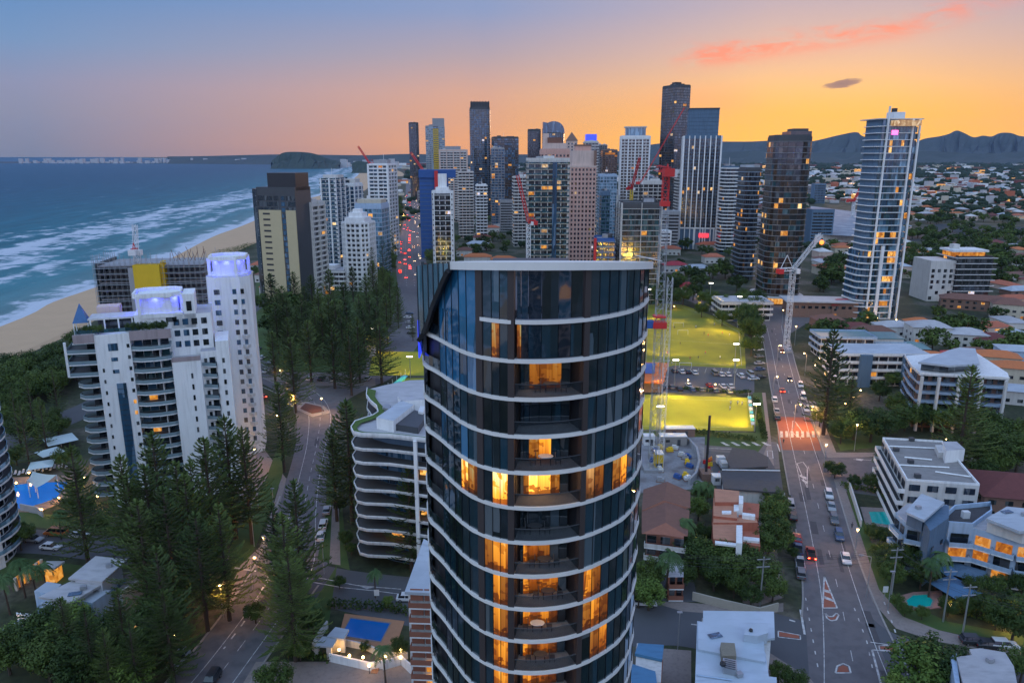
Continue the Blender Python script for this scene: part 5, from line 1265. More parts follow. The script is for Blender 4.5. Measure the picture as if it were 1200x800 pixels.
# lit garden building behind it
s=Site('garden_pavilion','small grey roofed pavilion with a golden lit colonnade behind the modern house','pavilion',G(50,690))
s.pr('roof','45,664 55,657 76,657 64,665',3.4,3.0,lroof); s.pr('room','50,666 57,660 72,660 64,667',3.0,0,LITY)
mb=s.mb(); A_,B_=GP('20,690 50,668'); mb.strip([A_,B_],0,2.4,.4); mb.build('lit_wall',LITY,s.t)
for k in range(6):
    q=(lerp(A_[0],B_[0],k/5),lerp(A_[1],B_[1],k/5)); mb=s.mb(); mb.box((q[0]+.3,q[1]-.4,1.4),(.5,.5,2.8)); mb.build('column',cream,s.t)
# ---- resort pools
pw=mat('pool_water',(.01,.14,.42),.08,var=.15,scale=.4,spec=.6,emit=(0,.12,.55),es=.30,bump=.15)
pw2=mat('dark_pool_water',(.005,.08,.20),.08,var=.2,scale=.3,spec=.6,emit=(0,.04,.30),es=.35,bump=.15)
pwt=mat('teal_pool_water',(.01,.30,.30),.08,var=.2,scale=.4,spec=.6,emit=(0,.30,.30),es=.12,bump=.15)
deckm=mat('warm_pool_paving',(.40,.20,.11),.8,var=.2,scale=1)
def pool(label,px,deck,wm,cop=deckm):
    s=Site('swimming_pool',label,'pool',G(*map(float,px.split()[0].split(','))))
    s.prp('pool_surround',GP(deck),.14,0,cop); s.prp('water',GP(px),.10 if False else .17,.02,wm); 
    p=ccw(GP(px)); mb=s.mb(); mb.strip(p,.14,.22,-.35,closed=True); mb.build('coping',path,s.t); return s
pool('large bright blue resort pool under the white shade sail at left','15,569 40,566 80,565 74,574 66,584 50,590 24,597 10,590','0,560 82,557 95,566 80,586 45,600 0,600',pw,mat('pool_paving',(.30,.20,.15),.85,var=.3,scale=1))
pool('rectangular blue lit pool with terracotta paving beside the narrow block','411,725 457,731 446,752 400,745','404,719 474,728 462,762 396,750',pw2)
pool('turquoise rectangular pool on lawn edge below the grey roofed block','1018,600 1041,600 1044,616 1022,613','1008,594 1044,596 1049,620 1014,614',pwt,path)
pool('small round turquoise pool with brick surround in the gardens at right','1062,704 1070,698 1086,697 1093,704 1090,711 1076,712 1064,710','1055,698 1070,694 1104,692 1106,712 1060,716',pwt,mat('pink_paving',(.33,.19,.17),.85))
# shade sail
s=Site('shade_sail','white four point shade sail on posts over the blue resort pool','shade sail',G(42,585))
a=[(*G(32,562,5),5.0),(*G(43,571,3.2),3.2),(*G(66,556,4.5),4.5),(*G(38,552,6),6)]
mb=s.mb(); n=6
def bil(u,v):
    p=[(1-u)*(1-v)*a[0][i]+u*(1-v)*a[1][i]+u*v*a[2][i]+(1-u)*v*a[3][i] for i in range(3)]; p[2]-=1.2*(u*(1-u)+v*(1-v)); return p
for i in range(n):
    for j in range(n): mb.face([bil(i/n,j/n),bil((i+1)/n,j/n),bil((i+1)/n,(j+1)/n),bil(i/n,(j+1)/n)])
mb.build('sail',shade,s.t)
for q in a: mb=s.mb(); mb.beam((q[0],q[1],0),q,.15); mb.build('post',wmet,s.t)
def umbrella(label,px,py,m,r=2.4,group=None,cat='umbrella'):
    x,y=G(px,py); t=thing('pool_umbrella',label,cat,(x,y,0),random.random(),group)
    mb=MB(); mb.beam((0,0,0),(0,0,2.9),.06); mb.build('pole',wmet,t)
    mb=MB(); p=rect(r*2,r*2)
    for q in range(4): mb.face([(*p[q],2.3),(*p[(q+1)%4],2.3),(0,0,3.1)]); mb.face([(*p[(q+1)%4],2.28),(*p[q],2.28),(0,0,3.05)])
    mb.build('canopy',m,t)
umbrella('pale square umbrella highest up beside the resort garden',72,523,shade,4); umbrella('pale square umbrella just below the highest one by resort garden',60,538,shade,3)
umbrella('pale umbrella behind the white shade sail',50,553,shade,3)
bc=mat('blue_shade_cloth',(.08,.17,.30),.8,var=.1)
umbrella('blue square garden shade nearest to the round pool',1117,700,bc,3.4); umbrella('small blue garden shade above the larger one in right gardens',1110,680,bc,1.8); umbrella('dark blue garden shade below the blue apartment block',1132,682,mblue,3)
lo=[]
for k in range(14):
    px=18+k*4.6; py=556-k*.7+(k%2)*1.5
    t=thing('sun_lounger','','lounger',(*G(px,py),.16),.4,'sun loungers above the resort pool'); lo.append(t)
    mb=MB(); mb.box((0,0,.3),(.6,1.4,.1)); mb.build('seat',wmet,t); mb=MB(); mb.beam((0,.7,.3),(0,1.2,.65),.28); mb.build('backrest',wmet,t)
ordlabel(lo,lambda o:'white sun lounger above the resort pool, # from the left')
# pavilion and white walls by the lower pool
s=Site('pool_pavilion','small pavilion with two pale hipped roofs beside the lower left pool','pavilion',G(390,755))
s.pr('roof','369,756 378,745 396,746 390,757',3.2,2.9,shroof); s.pr('roof','383,745 393,734 409,737 403,748',3.5,3.1,shroof)
for px in ('371,770','386,772','402,764'):
    q=GP(px)[0]; mb=s.mb(); mb.box((q[0],q[1]+.3,1.5),(.8,.8,3)); mb.build('column',offw,s.t)
s.prp('wall',GP('388,765 402,763 402,757 388,759'),2.9,0,cream)
def wall_px(label,px,h,m,th=.3,name='garden_wall',cat='wall'):
    p=GP(px); s=Site(name,label,cat,p[0]); mb=s.mb(); mb.strip(p,0,h,th); mb.build('wall_panel',m,s.t); return s
wall_px('long white garden wall along the forecourt below the lower pool','386,775 412,781 434,786 450,783',1.6,white)
wall_px('upper white wall with lamps between the pool and walkway','400,756 430,762 450,772 478,772',1.3,offw)
wall_px('white curved wall at the foot of the narrow block','449,785 470,779 484,792 488,806',1.8,white)
wall_px('pale timber fence along the lower side street right of the tower','811,703 850,713 890,722 912,716',1.8,mat('pale_fence',(.42,.38,.32),.8,var=.15,scale=1.5),name='fence',cat='fence')
wall_px('pale fence between the lawn and footpath below grey roofed block','993,568 1000,590 1008,617',1.8,offw,name='fence',cat='fence')
wall_px('resort boundary wall below the blue pool','24,598 44,602 50,606',1.8,lroof)
wall_px('white fence panels along the apartment drive at lower left','383,735 372,750 366,762',1.5,offw)
for q,l in (('413,785','brass'),):
    pass
# lit steps
s=Site('garden_steps','golden lit steps leading up from the forecourt to the lower pool','steps',G(440,785))
for k in range(5):
    a=GP(f'{434+k*1.5},{789-k*3} {442+k*1.5},{789-k*3} {443.5+k*1.5},{786-k*3} {435.5+k*1.5},{786-k*3}'); s.prp('step',a,.15+.18*k,0,deckm)
# ---- buildings on the right
def hipp(s,px,z0,rise,m,ov=0): 
    P=ccw(GP(px,z0)); c=(sum(p[0] for p in P)/len(P),sum(p[1] for p in P)/len(P)); return P,c
def longroof(s,px,ridge,z0,z1,m):
    # four corner eaves and two ridge ends (pixel), corners ordered: a b c d with ridge r1 between a,d and r2 between b,c
    a,b,c,d=GP(px,z0); r1,r2=GP(ridge,z1); mb=s.mb()
    a,b,c,d=[(*q,z0) for q in (a,b,c,d)]; r1=(*r1,z1); r2=(*r2,z1)
    mb.face([a,b,r2,r1]); mb.face([c,d,r1,r2]); mb.face([b,c,r2]); mb.face([d,a,r1])
    mb.face([a,d,c,b]); mb.build('roof',m,s.t)
# brown tiled gabled block
s=Site('apartment_block','brown tiled roof block with two ridges and palm trees in front, right of dark tower','building',G(780,620,6))
s.pr('wall','756,582 808,574 804,632 756,624',8,0,redbr,grow=-.5)
longroof(s,'753,573 781,566 781,592 752,597'.replace('781,592','809,577'),'782,565 782,566',8,8.2,brroof) if False else None
def gable2(s,L1,R1,ridgeF,ridgeB,L2,R2,z,zr,m):
    mb=s.mb(); l1,r1,l2,r2=[(*q,z) for q in GP(' '.join((L1,R1,L2,R2)),z)]; f,b=[(*q,zr) for q in GP(ridgeF+' '+ridgeB,zr)]
    mb.face([l1,f,b,l2]); mb.face([f,r1,r2,b]); mb.face([l1,l2,r2,r1]); mb.build('roof',m,s.t)
    mb=s.mb(); mb.face([l1,r1,f]); mb.face([r2,l2,b]); mb.build('gable',redbr,s.t)
gable2(s,'752,598','809,595','778,586','782,564','754,573','809,576',8.2,10,brroof)
gable2(s,'752,625','806,628','780,612','780,587','752,597','808,598',8,9.6,brroof)
A_,B_=GP('756,626',8)[0],GP('804,632',8)[0]; s.facade(A_,B_,.2,8,fh=2.7,bay=3,glass=G_dark,lit=.05,balc=1.2,balm=offw)
# terracotta stepped block
s=Site('apartment_block','stepped terracotta coloured block with flat orange roofs and white chimneys','building',G(865,610,5))
tr=mat('terracotta_render',(.42,.13,.08),.8,var=.15,scale=.4); trr=mat('salmon_roof',(.52,.24,.15),.85,var=.15,scale=.6)
s.pr('wall','837,572 866,575 868,588 838,588',9.5,0,tr,trr); s.pr('wall','836,583 862,584 864,607 836,604',8.6,0,tr,trr); s.pr('wall','862,587 890,590 889,606 862,606',7.2,0,tr,tr)
s.pr('wall','836,604 886,607 888,612 836,612',8.0,0,tr,trr); s.pr('wall','835,611 863,612 865,634 836,631',7.6,0,tr,trr); s.pr('wall','863,612 889,614 891,640 866,636',6,0,tr,tr)
for px in ('860,588 866,588 866,598 860,598','866,580 871,581 871,590 866,590','863,615 870,615 870,636 863,636','846,598 857,598 857,601 846,601','871,628 890,630 890,634 871,632','838,633 863,636 863,639 838,636','870,600 885,602 885,605 870,603'): s.pr('white_capping',px,9.9 if '580' in px else (7.9 if '633' in px else (6.5 if '628' in px else 8.9)),(7.5 if '633' in px else 6),white)
A_,B_=GP('866,637',6)[0],GP('891,640',6)[0]; s.facade(A_,B_,.2,6,fh=2.8,bay=2.5,glass=G_dark,lit=.05)
A_,B_=GP('836,632',7.6)[0],GP('864,635',7.6)[0]; s.facade(A_,B_,.2,7.6,fh=2.8,bay=2.5,glass=G_dark,lit=.05)
# dark roofed shop by the junction
s=Site('shop','dark grey flat roofed shop on the highway corner beside building site','shop',G(880,580,4))
s.pr('wall','846,552 913,550 917,578 850,573',4.6,0,offw,grow=-.3); s.pr('roof','844,551 914,549 918,577 848,572',5.0,4.6,dkroof)
s.pr('roof','852,538 858,524 884,527 900,535 900,546 856,549',4.4,4.0,dkroof); s.pr('wall','854,538 858,526 884,529 898,536 898,545 857,548',4.0,0,dgrey)
mb=s.mb(); mb.beam((*G(846,551,5),5.2),(*G(914,552,5),5.2),.15); mb.build('roof_ridge',white,s.t)
s.pr('side_wall','908,577 920,577 921,598 912,598',3,0,offw,lroof)
# grey roofed four storey block
s=Site('apartment_block','long white block with flat grey felt roof and roof stair box, right of highway','building',G(1085,560,12))
P=s.pr('wall','1034,514 1104,518 1148,569 1062,563',12.4,0,offw,tanroof); p=P
mb=s.mb(); mb.strip(P,12.4,12.9,.35,closed=True); mb.build('roof_parapet',white,s.t)
s.pr('stair_box','1105,517 1121,517 1131,526 1109,528',15.6,12.4,white,lroof); s.pr('stair_box_low','1096,521 1104,521 1108,530 1100,530',13.8,12.4,offw)
for a,b in (('1042,523','1106,526'),('1052,545','1112,548'),('1060,536','1092,539'),('1096,553','1138,559')):
    mb=s.mb(); mb.beam((*G(*map(float,a.split(',')),12.5),12.6),(*G(*map(float,b.split(',')),12.5),12.6),.22); mb.build('roof_upstand',white,s.t)
for a in ('1050,528','1067,542','1075,559','1068,516'): q=GP(a,12.5)[0]; mb=s.mb(); mb.box((*q,12.9),(1.2,1.0,.9)); mb.build('roof_vent',dgrey,s.t)
A_,B_=GP('1034,514',12.4)[0],GP('1062,563',12.4)[0]; s.facade(A_,B_,.3,12.2,fh=3,bay=4,glass=G_dark,balc=1.5,balm=white,lit=.03)
A_,B_=GP('1062,563',12.4)[0],GP('1148,569',12.4)[0]; s.facade(A_,B_,.3,12.2,fh=3,bay=4,glass=G_dark,lit=.05,wh=.5,ww=.6)
# brown six storey balcony block
s=Site('apartment_block','six storey block with brown recessed balconies and white floor edges behind gardens','building',G(1120,450,18))
P=s.pr('wall','1066,428 1059,418 1142,411 1150,428 1178,436 1183,446 1130,440 1078,439',18.4,0,brown,shroof,grow=-1.3) if False else None
s.prp('wall',GP('1076,436 1062,418 1085,418 1142,412 1180,437 1180,441 1130,437',18.4),18.2,0,brown,shroof)
rim=GP('1060,417 1067,429 1078,438.5 1130,441 1183,444',18.4)
for f in range(1,7):
    z=f*3.0+.3; mb=s.mb(); mb.prism(ccw(GP('1060,417 1067,429 1078,438.5 1130,441 1183,444 1181,437 1142,412 1085,415',18.4)),z-.15,z+.15); mb.strip(rim,z-.25,z+(.35 if f<6 else .7),.15); mb.build('balcony',bluew if f<6 else white,s.t)
A_,B_=GP('1078,436',18.4)[0],GP('1130,438',18.4)[0]; s.facade(A_,B_,.4,18,fh=3,bay=3.4,glass=G_dark,lit=.08,ww=.6,wh=.75,sill=.3)
A_,B_=GP('1130,438',18.4)[0],GP('1180,441',18.4)[0]; s.facade(A_,B_,.4,18,fh=3,bay=3.4,glass=G_dark,lit=.03,ww=.6,wh=.75,sill=.3)
A_,B_=GP('1062,418',18.4)[0],GP('1076,436',18.4)[0]; s.facade(A_,B_,.4,18,fh=3,bay=3,glass=G_dark,lit=.03,ww=.6,wh=.75,sill=.3)
for x,y in ((1082,440),(1102,441),(1126,442),(1152,444),(1181,445)):
    q=G(x,y,18.4); mb=s.mb(); mb.box((q[0],q[1]+.4,9),(.7,.8,18)); mb.build('pier',offw,s.t)
s.pr('penthouse','1080,424 1120,408 1140,408 1146,424 1112,427',21.2,18.2,G_dark); s.pr('penthouse_roof','1076,424 1112,410 1124,407 1143,408 1148,426 1112,428',21.8,21.2,shroof)
# pale blue stepped block
s=Site('apartment_block','pale blue stepped block with curved balconies and white roofs in gardens at right','building',G(1130,620,8))
s.pr('wall','1050,600 1063,590 1110,591 1112,600 1082,616 1062,612',10.2,0,bluew,lroof); s.pr('wall','1083,610 1107,591 1112,592 1112,606 1090,622',12.4,0,mblue)
s.pr('penthouse','1064,598 1080,581 1104,590 1082,606',13.2,10,mblue); s.pr('roof','1061,599 1080,578 1107,588 1083,609',13.7,13.2,shroof)
s.pr('wall','1102,611 1118,596 1160,592 1162,602 1140,618 1112,616',10.4,0,bluew,dkroof); p=ccw(GP('1102,611 1118,596 1160,592 1162,602 1140,618 1112,616',10.4)); mb=s.mb(); mb.strip(p,10.4,11.4,.3,closed=True); mb.build('roof_parapet',bluew,s.t)
s.pr('wall','1140,618 1152,602 1240,600 1250,640 1190,632',10.4,0,bluew,lroof); s.pr('penthouse','1158,608 1182,594 1240,600 1240,618 1200,622',13.2,10.4,offw); s.pr('roof','1156,607 1180,593 1245,600 1245,619 1195,622',13.8,13.2,shroof)
q=GP('1131,606',10.5)[0]; mb=s.mb(); mb.box((*q,11.2),(1.4,1.0,1.5)); mb.build('roof_vent',wmet,s.t)
LL=[LITY,LITY,LIT]
for a,b,l in (('1062,612','1082,616',.35),('1112,616','1140,618',.3),('1142,618','1166,625',.3),('1166,625','1192,632',.3),('1192,632','1240,638',.2)):
    A_,B_=GP(a,10.45)[0],GP(b,10.45)[0]; s.facade(A_,B_,.3,10,fh=3.1,bay=3.2,glass=G_dark,lit=l,ww=.75,wh=.7,sill=.3,balc=1.5,balm=bluew,lits=[litmat('garden_flat_glow',(1,.36,.04),.5,1.2)])
A_,B_=GP('1090,622',12.45)[0],GP('1112,606',12.45)[0]; s.facade(A_,B_,.3,10,fh=3.1,bay=5,glass=G_dark,lit=.0,ww=.2,wh=.3)
A_,B_=GP('1050,600',10.25)[0],GP('1062,612',10.25)[0]; s.facade(A_,B_,.3,10,fh=3.1,bay=3,glass=G_dark,lit=.0,balc=1.2,balm=bluew)
# white roof building at the bottom
s=Site('commercial_building','large white sheet metal roofed building at bottom right of dark tower','building',G(860,770,6))
wr=mat('white_sheet_roof',(.50,.58,.68),.45,var=.08,scale=.3,var2=((.44,.52,.60),.2))
s.pr('wall','820,722 908,722 905,770 898,830 816,830',6.2,0,offw,grow=-.4)
s.pr('roof','824,715 907,716 908,747 895,748 897,775 818,760 818,728 824,728',7.0,6.6,wr); s.pr('roof','816,728 898,776 900,795 910,797 910,840 814,840',6.4,6.0,wr) if False else s.pr('roof','817,727 823,728 897,764 901,792 910,793 912,850 813,850',6.58,6.2,wr)
mb=s.mb(); mb.beam((*G(818,729,6.8),6.75),(*G(896,776,6.8),6.75),.12); mb.beam((*G(816,790,6.8),6.75),(*G(858,796,6.8),6.75),.15); mb.beam((*G(860,768,6.8),6.7),(*G(898,774,6.8),6.7),.08); mb.build('roof_flashing',bluew,s.t)
for px,z,m in (('872,743 874,735 886,730 900,731 900,741 888,745',8.4,wr),('844,756 845,752 861,753 863,768 846,768',7.9,mat('rusty_deck',(.25,.22,.17),.9,var=.3,scale=3)),('847,770 863,773 864,784 848,781',7.8,gmet)): s.pr('roof_unit',px,z,6.4,m)
for k in range(5): mb=s.mb(); mb.beam((*G(849,772+k*2.4,7.9),7.95),(*G(862,775+k*2.4,7.9),7.95),.08); mb.build('unit_louvre',dgrey,s.t)
q=GP('847,778',8)[0]; mb=s.mb(); mb.ball((*q,8.1),.5); mb.build('roof_fan',black,s.t)
q=GP('880,738',8.6)[0]; mb=s.mb(); mb.ball((*q,8.6),.35); mb.build('vent_cowl',black,s.t)
# bottom right corner building
s=Site('commercial_building','white roofed building with pale blue wall in the bottom right corner','building',G(1160,790,6))
s.pr('wall','1118,768 1140,765 1182,768 1192,795 1196,840 1128,840',8,0,bluew,grow=-.3); s.pr('roof','1121,769 1139,767 1136,760 1150,759 1178,764 1188,780 1192,800 1198,845 1140,845',8.6,8.1,lroof)
s.pr('blue_side_panel','1114,768 1121,765 1140,842 1126,842',8.0,0,bluew)
A_,B_=GP('1116,774',8)[0],GP('1130,840',8)[0]; s.facade(A_,B_,.3,7.8,fh=2.6,bay=2.4,glass=G_blue,lit=.05)
# blue and white shed house bottom centre right
s=Site('house','blue roofed house with brick side next to the dark tower foot','house',G(760,775,5),'suburban houses')
bs=mat('steel_blue_roof',(.06,.20,.36),.5,var=.15,scale=.5)
s.pr('wall','745,752 778,756 776,800 742,800',5,0,offw,grow=-.2); s.pr('roof','744,765 748,753 778,755 776,772',5.6,5.1,bs); s.pr('side_brick','767,772 777,772 775,800 769,800',4.6,0,redbr); s.pr('roof','740,777 768,786 772,815 735,815',5.4,5.0,bs)
# small houses in the gardens right of the tower
s=Site('house','red brick unit with two rows of dark glass windows among trees beside the driveway','house',G(792,672,3),'suburban houses')
s.pr('wall','784,660 801,660 801,676 783,676',5,0,redbr,lroof)
A_,B_=GP('784,676',5)[0],GP('801,676',5)[0]; s.facade(A_,B_,.3,5,fh=2.5,bay=1.6,glass=G_dark,lit=0,balc=.8,balm=redbr)
# orange kiosk with solar panels by the fields
s=Site('clubhouse','orange roofed clubhouse with a dark solar panel between the two yellow fields','clubhouse',G(770,445,4))
s.pr('wall','752,428 780,428 778,448 752,448',4,0,brown,grow=-.3); s.pr('roof','750,424 784,425 777,448 750,447',4.6,4.0,mat('bright_orange_roof',(.75,.16,.03),.6,var=.1)); s.pr('solar_panel','756,425 768,425 767,437 756,437',4.9,4.65,blu)
# bowls club left
s=Site('clubhouse','low grey roofed bowls pavilion at the top left of the small green','clubhouse',G(430,408,3)); s.pr('wall','424,405 440,405 440,410 426,410',3,0,offw,lroof)
s=Site('shade_canopy','row of blue panelled shade roofs by the left bowling green','canopy',G(470,447))
for k in range(4): s.pr('roof_panel',f'{453+k*5},{455-k*4} {458+k*5},{451-k*4} {463+k*5},{452-k*4} {458+k*5},{457-k*4}',2.8,2.6,mat('sky_blue_roof',(.05,.42,.60),.5)); 
for k in range(5): q=G(455+k*5,456-k*4); mb=s.mb(); mb.beam((*q,0),(*q,2.6),.08); mb.build('post',wmet,s.t)
s=Site('shade_canopy','row of small white and blue shade awnings along the right edge of the green','canopy',G(877,480))
for k in range(8): s.pr('roof_panel',f'{876+k*.55},{464+k*4.3} {880+k*.6},{464+k*4.3} {880.5+k*.6},{467+k*4.3} {876.5+k*.6},{467+k*4.3}',2.2,2.05,wmet if k%2 else mat('sky_blue_roof',(.05,.42,.60),.5))
for k in range(5): q=G(877+k*1.1,466+k*8); mb=s.mb(); mb.beam((*q,0),(*q,2.05),.06); mb.build('post',wmet,s.t)
# arena roof and stadium-like long buildings far right
hallr=mat('blue_grey_hall_roof',(.20,.26,.33),.8,var=.15,scale=.05,var2=((.30,.36,.42),.08))
s=Site('exhibition_hall','large pale curved roofed hall behind the bronze tower','hall',G(985,265,8))
p=GP('950,242 1012,252 1012,272 955,272',14); s.prp('wall',GP('952,243 1014,252 1012,275 955,275',12),12,0,offw,hallr); 
mb=s.mb()
for k in range(8):
    a0,a1=[GP(f'{950+0*k},{x}',14)[0] for x in (240+k*4,244+k*4)]; b0,b1=[GP(f'1014,{x}',14)[0] for x in (248+k*3.4,251.4+k*3.4)]
    z0,z1=12.2+4*math.sin(PI*k/8),12.2+4*math.sin(PI*(k+1)/8)
    mb.face([(*a1,z1),(*b1,z1),(*b0,z0),(*a0,z0)])
mb.build('curved_roof',hallr,s.t)
s.prp('lit_front',GP('955,277 990,278 990,276 955,275'),6,0,litmat('lit_shopfront',(1,.6,.3),1.2,.15))
# small roof clutter on the flat roofs at the right and the modern house: solar panels, pipes, vents
def clutter(name,label,cat,px,z,d_,m,rz=0):
    x,y=G(*px,z); t=thing(name,label,cat,(x,y,z),rz); mb=MB(); mb.box((0,0,d_[2]/2+.1),d_); mb.build('body',m,t); mb=MB(); mb.box((0,0,.05),(d_[0]*.8,d_[1]*.8,.1)); mb.build('base',gmet,t); return t
for px,z,l in (((1076,596),13.7,'left pale roof of blue block'),((1200,604),13.8,'right pale roof of blue block'),((866,792),6.6,'large white sheet roof'),((1160,775),8.6,'white roof in the bottom right corner'),((98,690),8.1,'front grey roof of modern house'),((128,664),9.0,'rear grey roof of modern house')):
    clutter('roof_vent','small metal roof vent on the '+l,'vent',px,z,(1.0,.8,.6),gmet,.3)
for px,z,l in (((1180,600),13.8,'right pale roof of blue block'),((88,696),8.1,'front grey roof of modern house'),((838,745),7.0,'large white sheet roof')):
    clutter('skylight','flat glass skylight on the '+l,'skylight',px,z,(2.2,1.2,.12),G_blue,.3)
# towers standing behind the viewpoint: the neighbours that the big glass tower mirrors
rn=random.Random(6)
for k,(x,y,w,h) in enumerate(((-60,-70,26,70),(-20,-110,24,95),(30,-80,28,60),(75,-60,24,85),(110,-150,30,110),(-110,-140,30,90),(0,-190,36,80),(60,-230,30,120),(-70,-240,30,60))):
    tower('',rect(w,18),(x,y),PI,h,wall=(white,offw,bluew)[k%3],glass=G_blue,out=1.2,bay=4,lit=.1,cap=0,balm=None,pier=.8,pierd=1.5)
    t=[o for o in bpy.data.objects if o.name.startswith('apartment_tower') and o.get('label')==''][-1]; t['label']='pale tower behind the viewpoint, mirrored in the glass tower, %s of nine'%ORD[k]; t['category']='tower'
# ---------------------------------------------------------------- trees
def pine_meshes(seed,h=26,r=5.2,sp=.85,det=1):
    rnd=random.Random(seed); tr=MB(); tr.beam((0,0,0),(0,0,h*.98),.34,0,7,.05)
    cr=MB(); z=h*rnd.uniform(.13,.2); z0=z
    while z<h*.985:
        k=(z-z0)/(h-z0); rr=r*(1-k)**.78*(.55+.45*min(1,k*5+.3))
        nb=max(4,int((7 if det else 6)*(1-.35*k)))
        a0=rnd.random()*6.3
        for i in range(nb):
            if rnd.random()<.07: continue
            a=a0+2*PI*i/nb+rnd.uniform(-.2,.2); L_=rr*rnd.uniform(.78,1.12)+.25
            up=.12+.5*k+rnd.uniform(-.06,.06); cs,sn=math.cos(a),math.sin(a); px,py=-sn,cs
            tr_=[]; n=max(2,int(L_/(.55 if det else 1.1)))
            def P(t,s,dz=0): # along the bough, sideways
                d=L_*t; zz=z+d*up*(.2+.9*t)-.25*math.sin(PI*t)*L_*.25+dz
                return (cs*d+px*s,sn*d+py*s,zz)
            tr.beam(P(0,0),P(.8,0),.06,0,3,.02)
            for j in range(n):
                t0=(j+.25)/n; t1=min(1.05,(j+1.35)/n); wd=(.30+.55*(1-abs(t0-.55)))*(.55+.1*L_)*.55
                for sd in (-1,1):
                    s1=sd*wd*rnd.uniform(.8,1.25); lift=rnd.uniform(.05,.35)
                    cr.face([P(t0,0),P(t0+.10,s1*.55,lift*.5),P(t1,s1,lift),P(t1-.04,s1*.25,-.06)])
                if det: cr.face([P(t0,-.10,-.02),P(t0,.10,.0),P(t1,.12,.28),P(t1,-.12,.22)])
        z+=sp*rnd.uniform(.8,1.2)*(1 if k<.6 else .75)
    for i in range(5): 
        a=i*1.26; cr.face([(0,0,h*.94),(.22*math.cos(a),.22*math.sin(a),h*.97),(0,0,h*1.02)])
    return tr.mesh('trunk',bark),cr.mesh('crown',pineleaf)
def broad_meshes(seed,h=9,r=4.2,n=50,leaf=.20,m=None,per=95):
    rnd=random.Random(seed); tr=MB(); tr.beam((0,0,0),(rnd.uniform(-.3,.3),0,h*.42),.28,0,6,.18)
    cr=MB(); cl=[]
    for i in range(n):
        while True:
            p=Vector((rnd.uniform(-1,1),rnd.uniform(-1,1),rnd.uniform(-1,1)))
            if .35<p.length<1: break
        p=Vector((p.x*r*.85,p.y*r*.85,h*.64+p.z*h*.30)); cl.append(p)
        if i%5==0: tr.beam((0,0,h*.38),tuple(p*1.0),.11,0,4,.03)
    for p in cl:
        rr=r*rnd.uniform(.20,.34)
        for j in range(per):
            d=Vector((rnd.gauss(0,1),rnd.gauss(0,1),rnd.gauss(0,1))).normalized()*rr*rnd.uniform(.55,1.05)
            c=p+d; c.z=max(c.z,h*.22); nrm=(d.normalized()+Vector((rnd.uniform(-.6,.6),rnd.uniform(-.6,.6),rnd.uniform(0,.8)))).normalized()
            u=nrm.orthogonal().normalized(); u=(Matrix.Rotation(rnd.random()*6.3,3,nrm)@u); w=nrm.cross(u); s=leaf*rnd.uniform(.7,1.5)
            cr.face([c-u*s,c-w*s*.6,c+u*s,c+w*s*.6])
    return tr.mesh('trunk',bark),cr.mesh('crown',m or broadleaf)
def palm_meshes(seed,h=9,nf=18,fl=3.0):
    rnd=random.Random(seed); tr=MB(); bx=rnd.uniform(-.5,.5); tr.beam((0,0,0),(bx*.4,0,h*.5),.24,0,6,.18); tr.beam((bx*.4,0,h*.5),(bx,0,h),.18,0,6,.14)
    cr=MB()
    for i in range(nf):
        a=2*PI*i/nf+rnd.uniform(-.15,.15); el=rnd.uniform(.1,1.0); cs,sn=math.cos(a),math.sin(a); pts=[]
        for j in range(8):
            t=j/7; d=fl*t*math.cos(el*.6)*(1-.12*t); zz=h+fl*(math.sin(el)*t-1.05*t*t*rnd.uniform(.9,1.1)); pts.append((bx+cs*d,sn*d,zz))
        for j in range(7):
            p,q=Vector(pts[j]),Vector(pts[j+1]); wd=fl*.17*math.sin(PI*(j+.8)/8.2)
            for sd in (-1,1):
                for e in range(2):
                    c=p.lerp(q,e*.5); c2=p.lerp(q,e*.5+.38); o=Vector((-sn*sd*wd,cs*sd*wd,-wd*.55))+(q-p)*.5
                    cr.face([c,c2,c2+o*.96,c+o])
    return tr.mesh('trunk',bark),cr.mesh('fronds',palmleaf)
PINES=[pine_meshes(s,26,5.0) for s in (1,2,3)]
PINEL=[pine_meshes(s,26,5.4,1.25,0) for s in (4,5,6)]
BROAD=[broad_meshes(s,9,4.4) for s in (1,2,3)]
BLOW=[broad_meshes(s,9,4.6,28,.5,None,22) for s in (7,8,9)]
LIME=[broad_meshes(11,8,3.8,40,.2,limeleaf,80)]
PALM=[palm_meshes(s) for s in (1,2)]
def plant(ms,kindname,label,cat,x,y,h,h0,group=None,wide=1.0,z=0):
    tr,cr=random.choice(ms); s=h/h0
    t=thing(kindname,label,cat,(x,y,z),random.random()*6.3,group,scale=(s*wide,s*wide,s))
    put('trunk',tr,t); put('fronds' if cat=='palm' else 'crown',cr,t); return t
def pines(pts,group,label,h=(22,28),lo=False,wide=1.0):
    out=[]
    for q in pts:
        x,y=q[:2]; hh=q[2] if len(q)>2 else random.uniform(*h)
        out.append(plant(PINEL if lo else PINES,'norfolk_pine','', 'pine tree',x,y,hh,26,group,wide*random.uniform(.9,1.12)))
    ordlabel(out,lambda o:label); return out
def P_at(px,pytop,h):
    # foot of a tree of height h whose tip shows at this pixel
    return (*G(px,pytop,h),h)
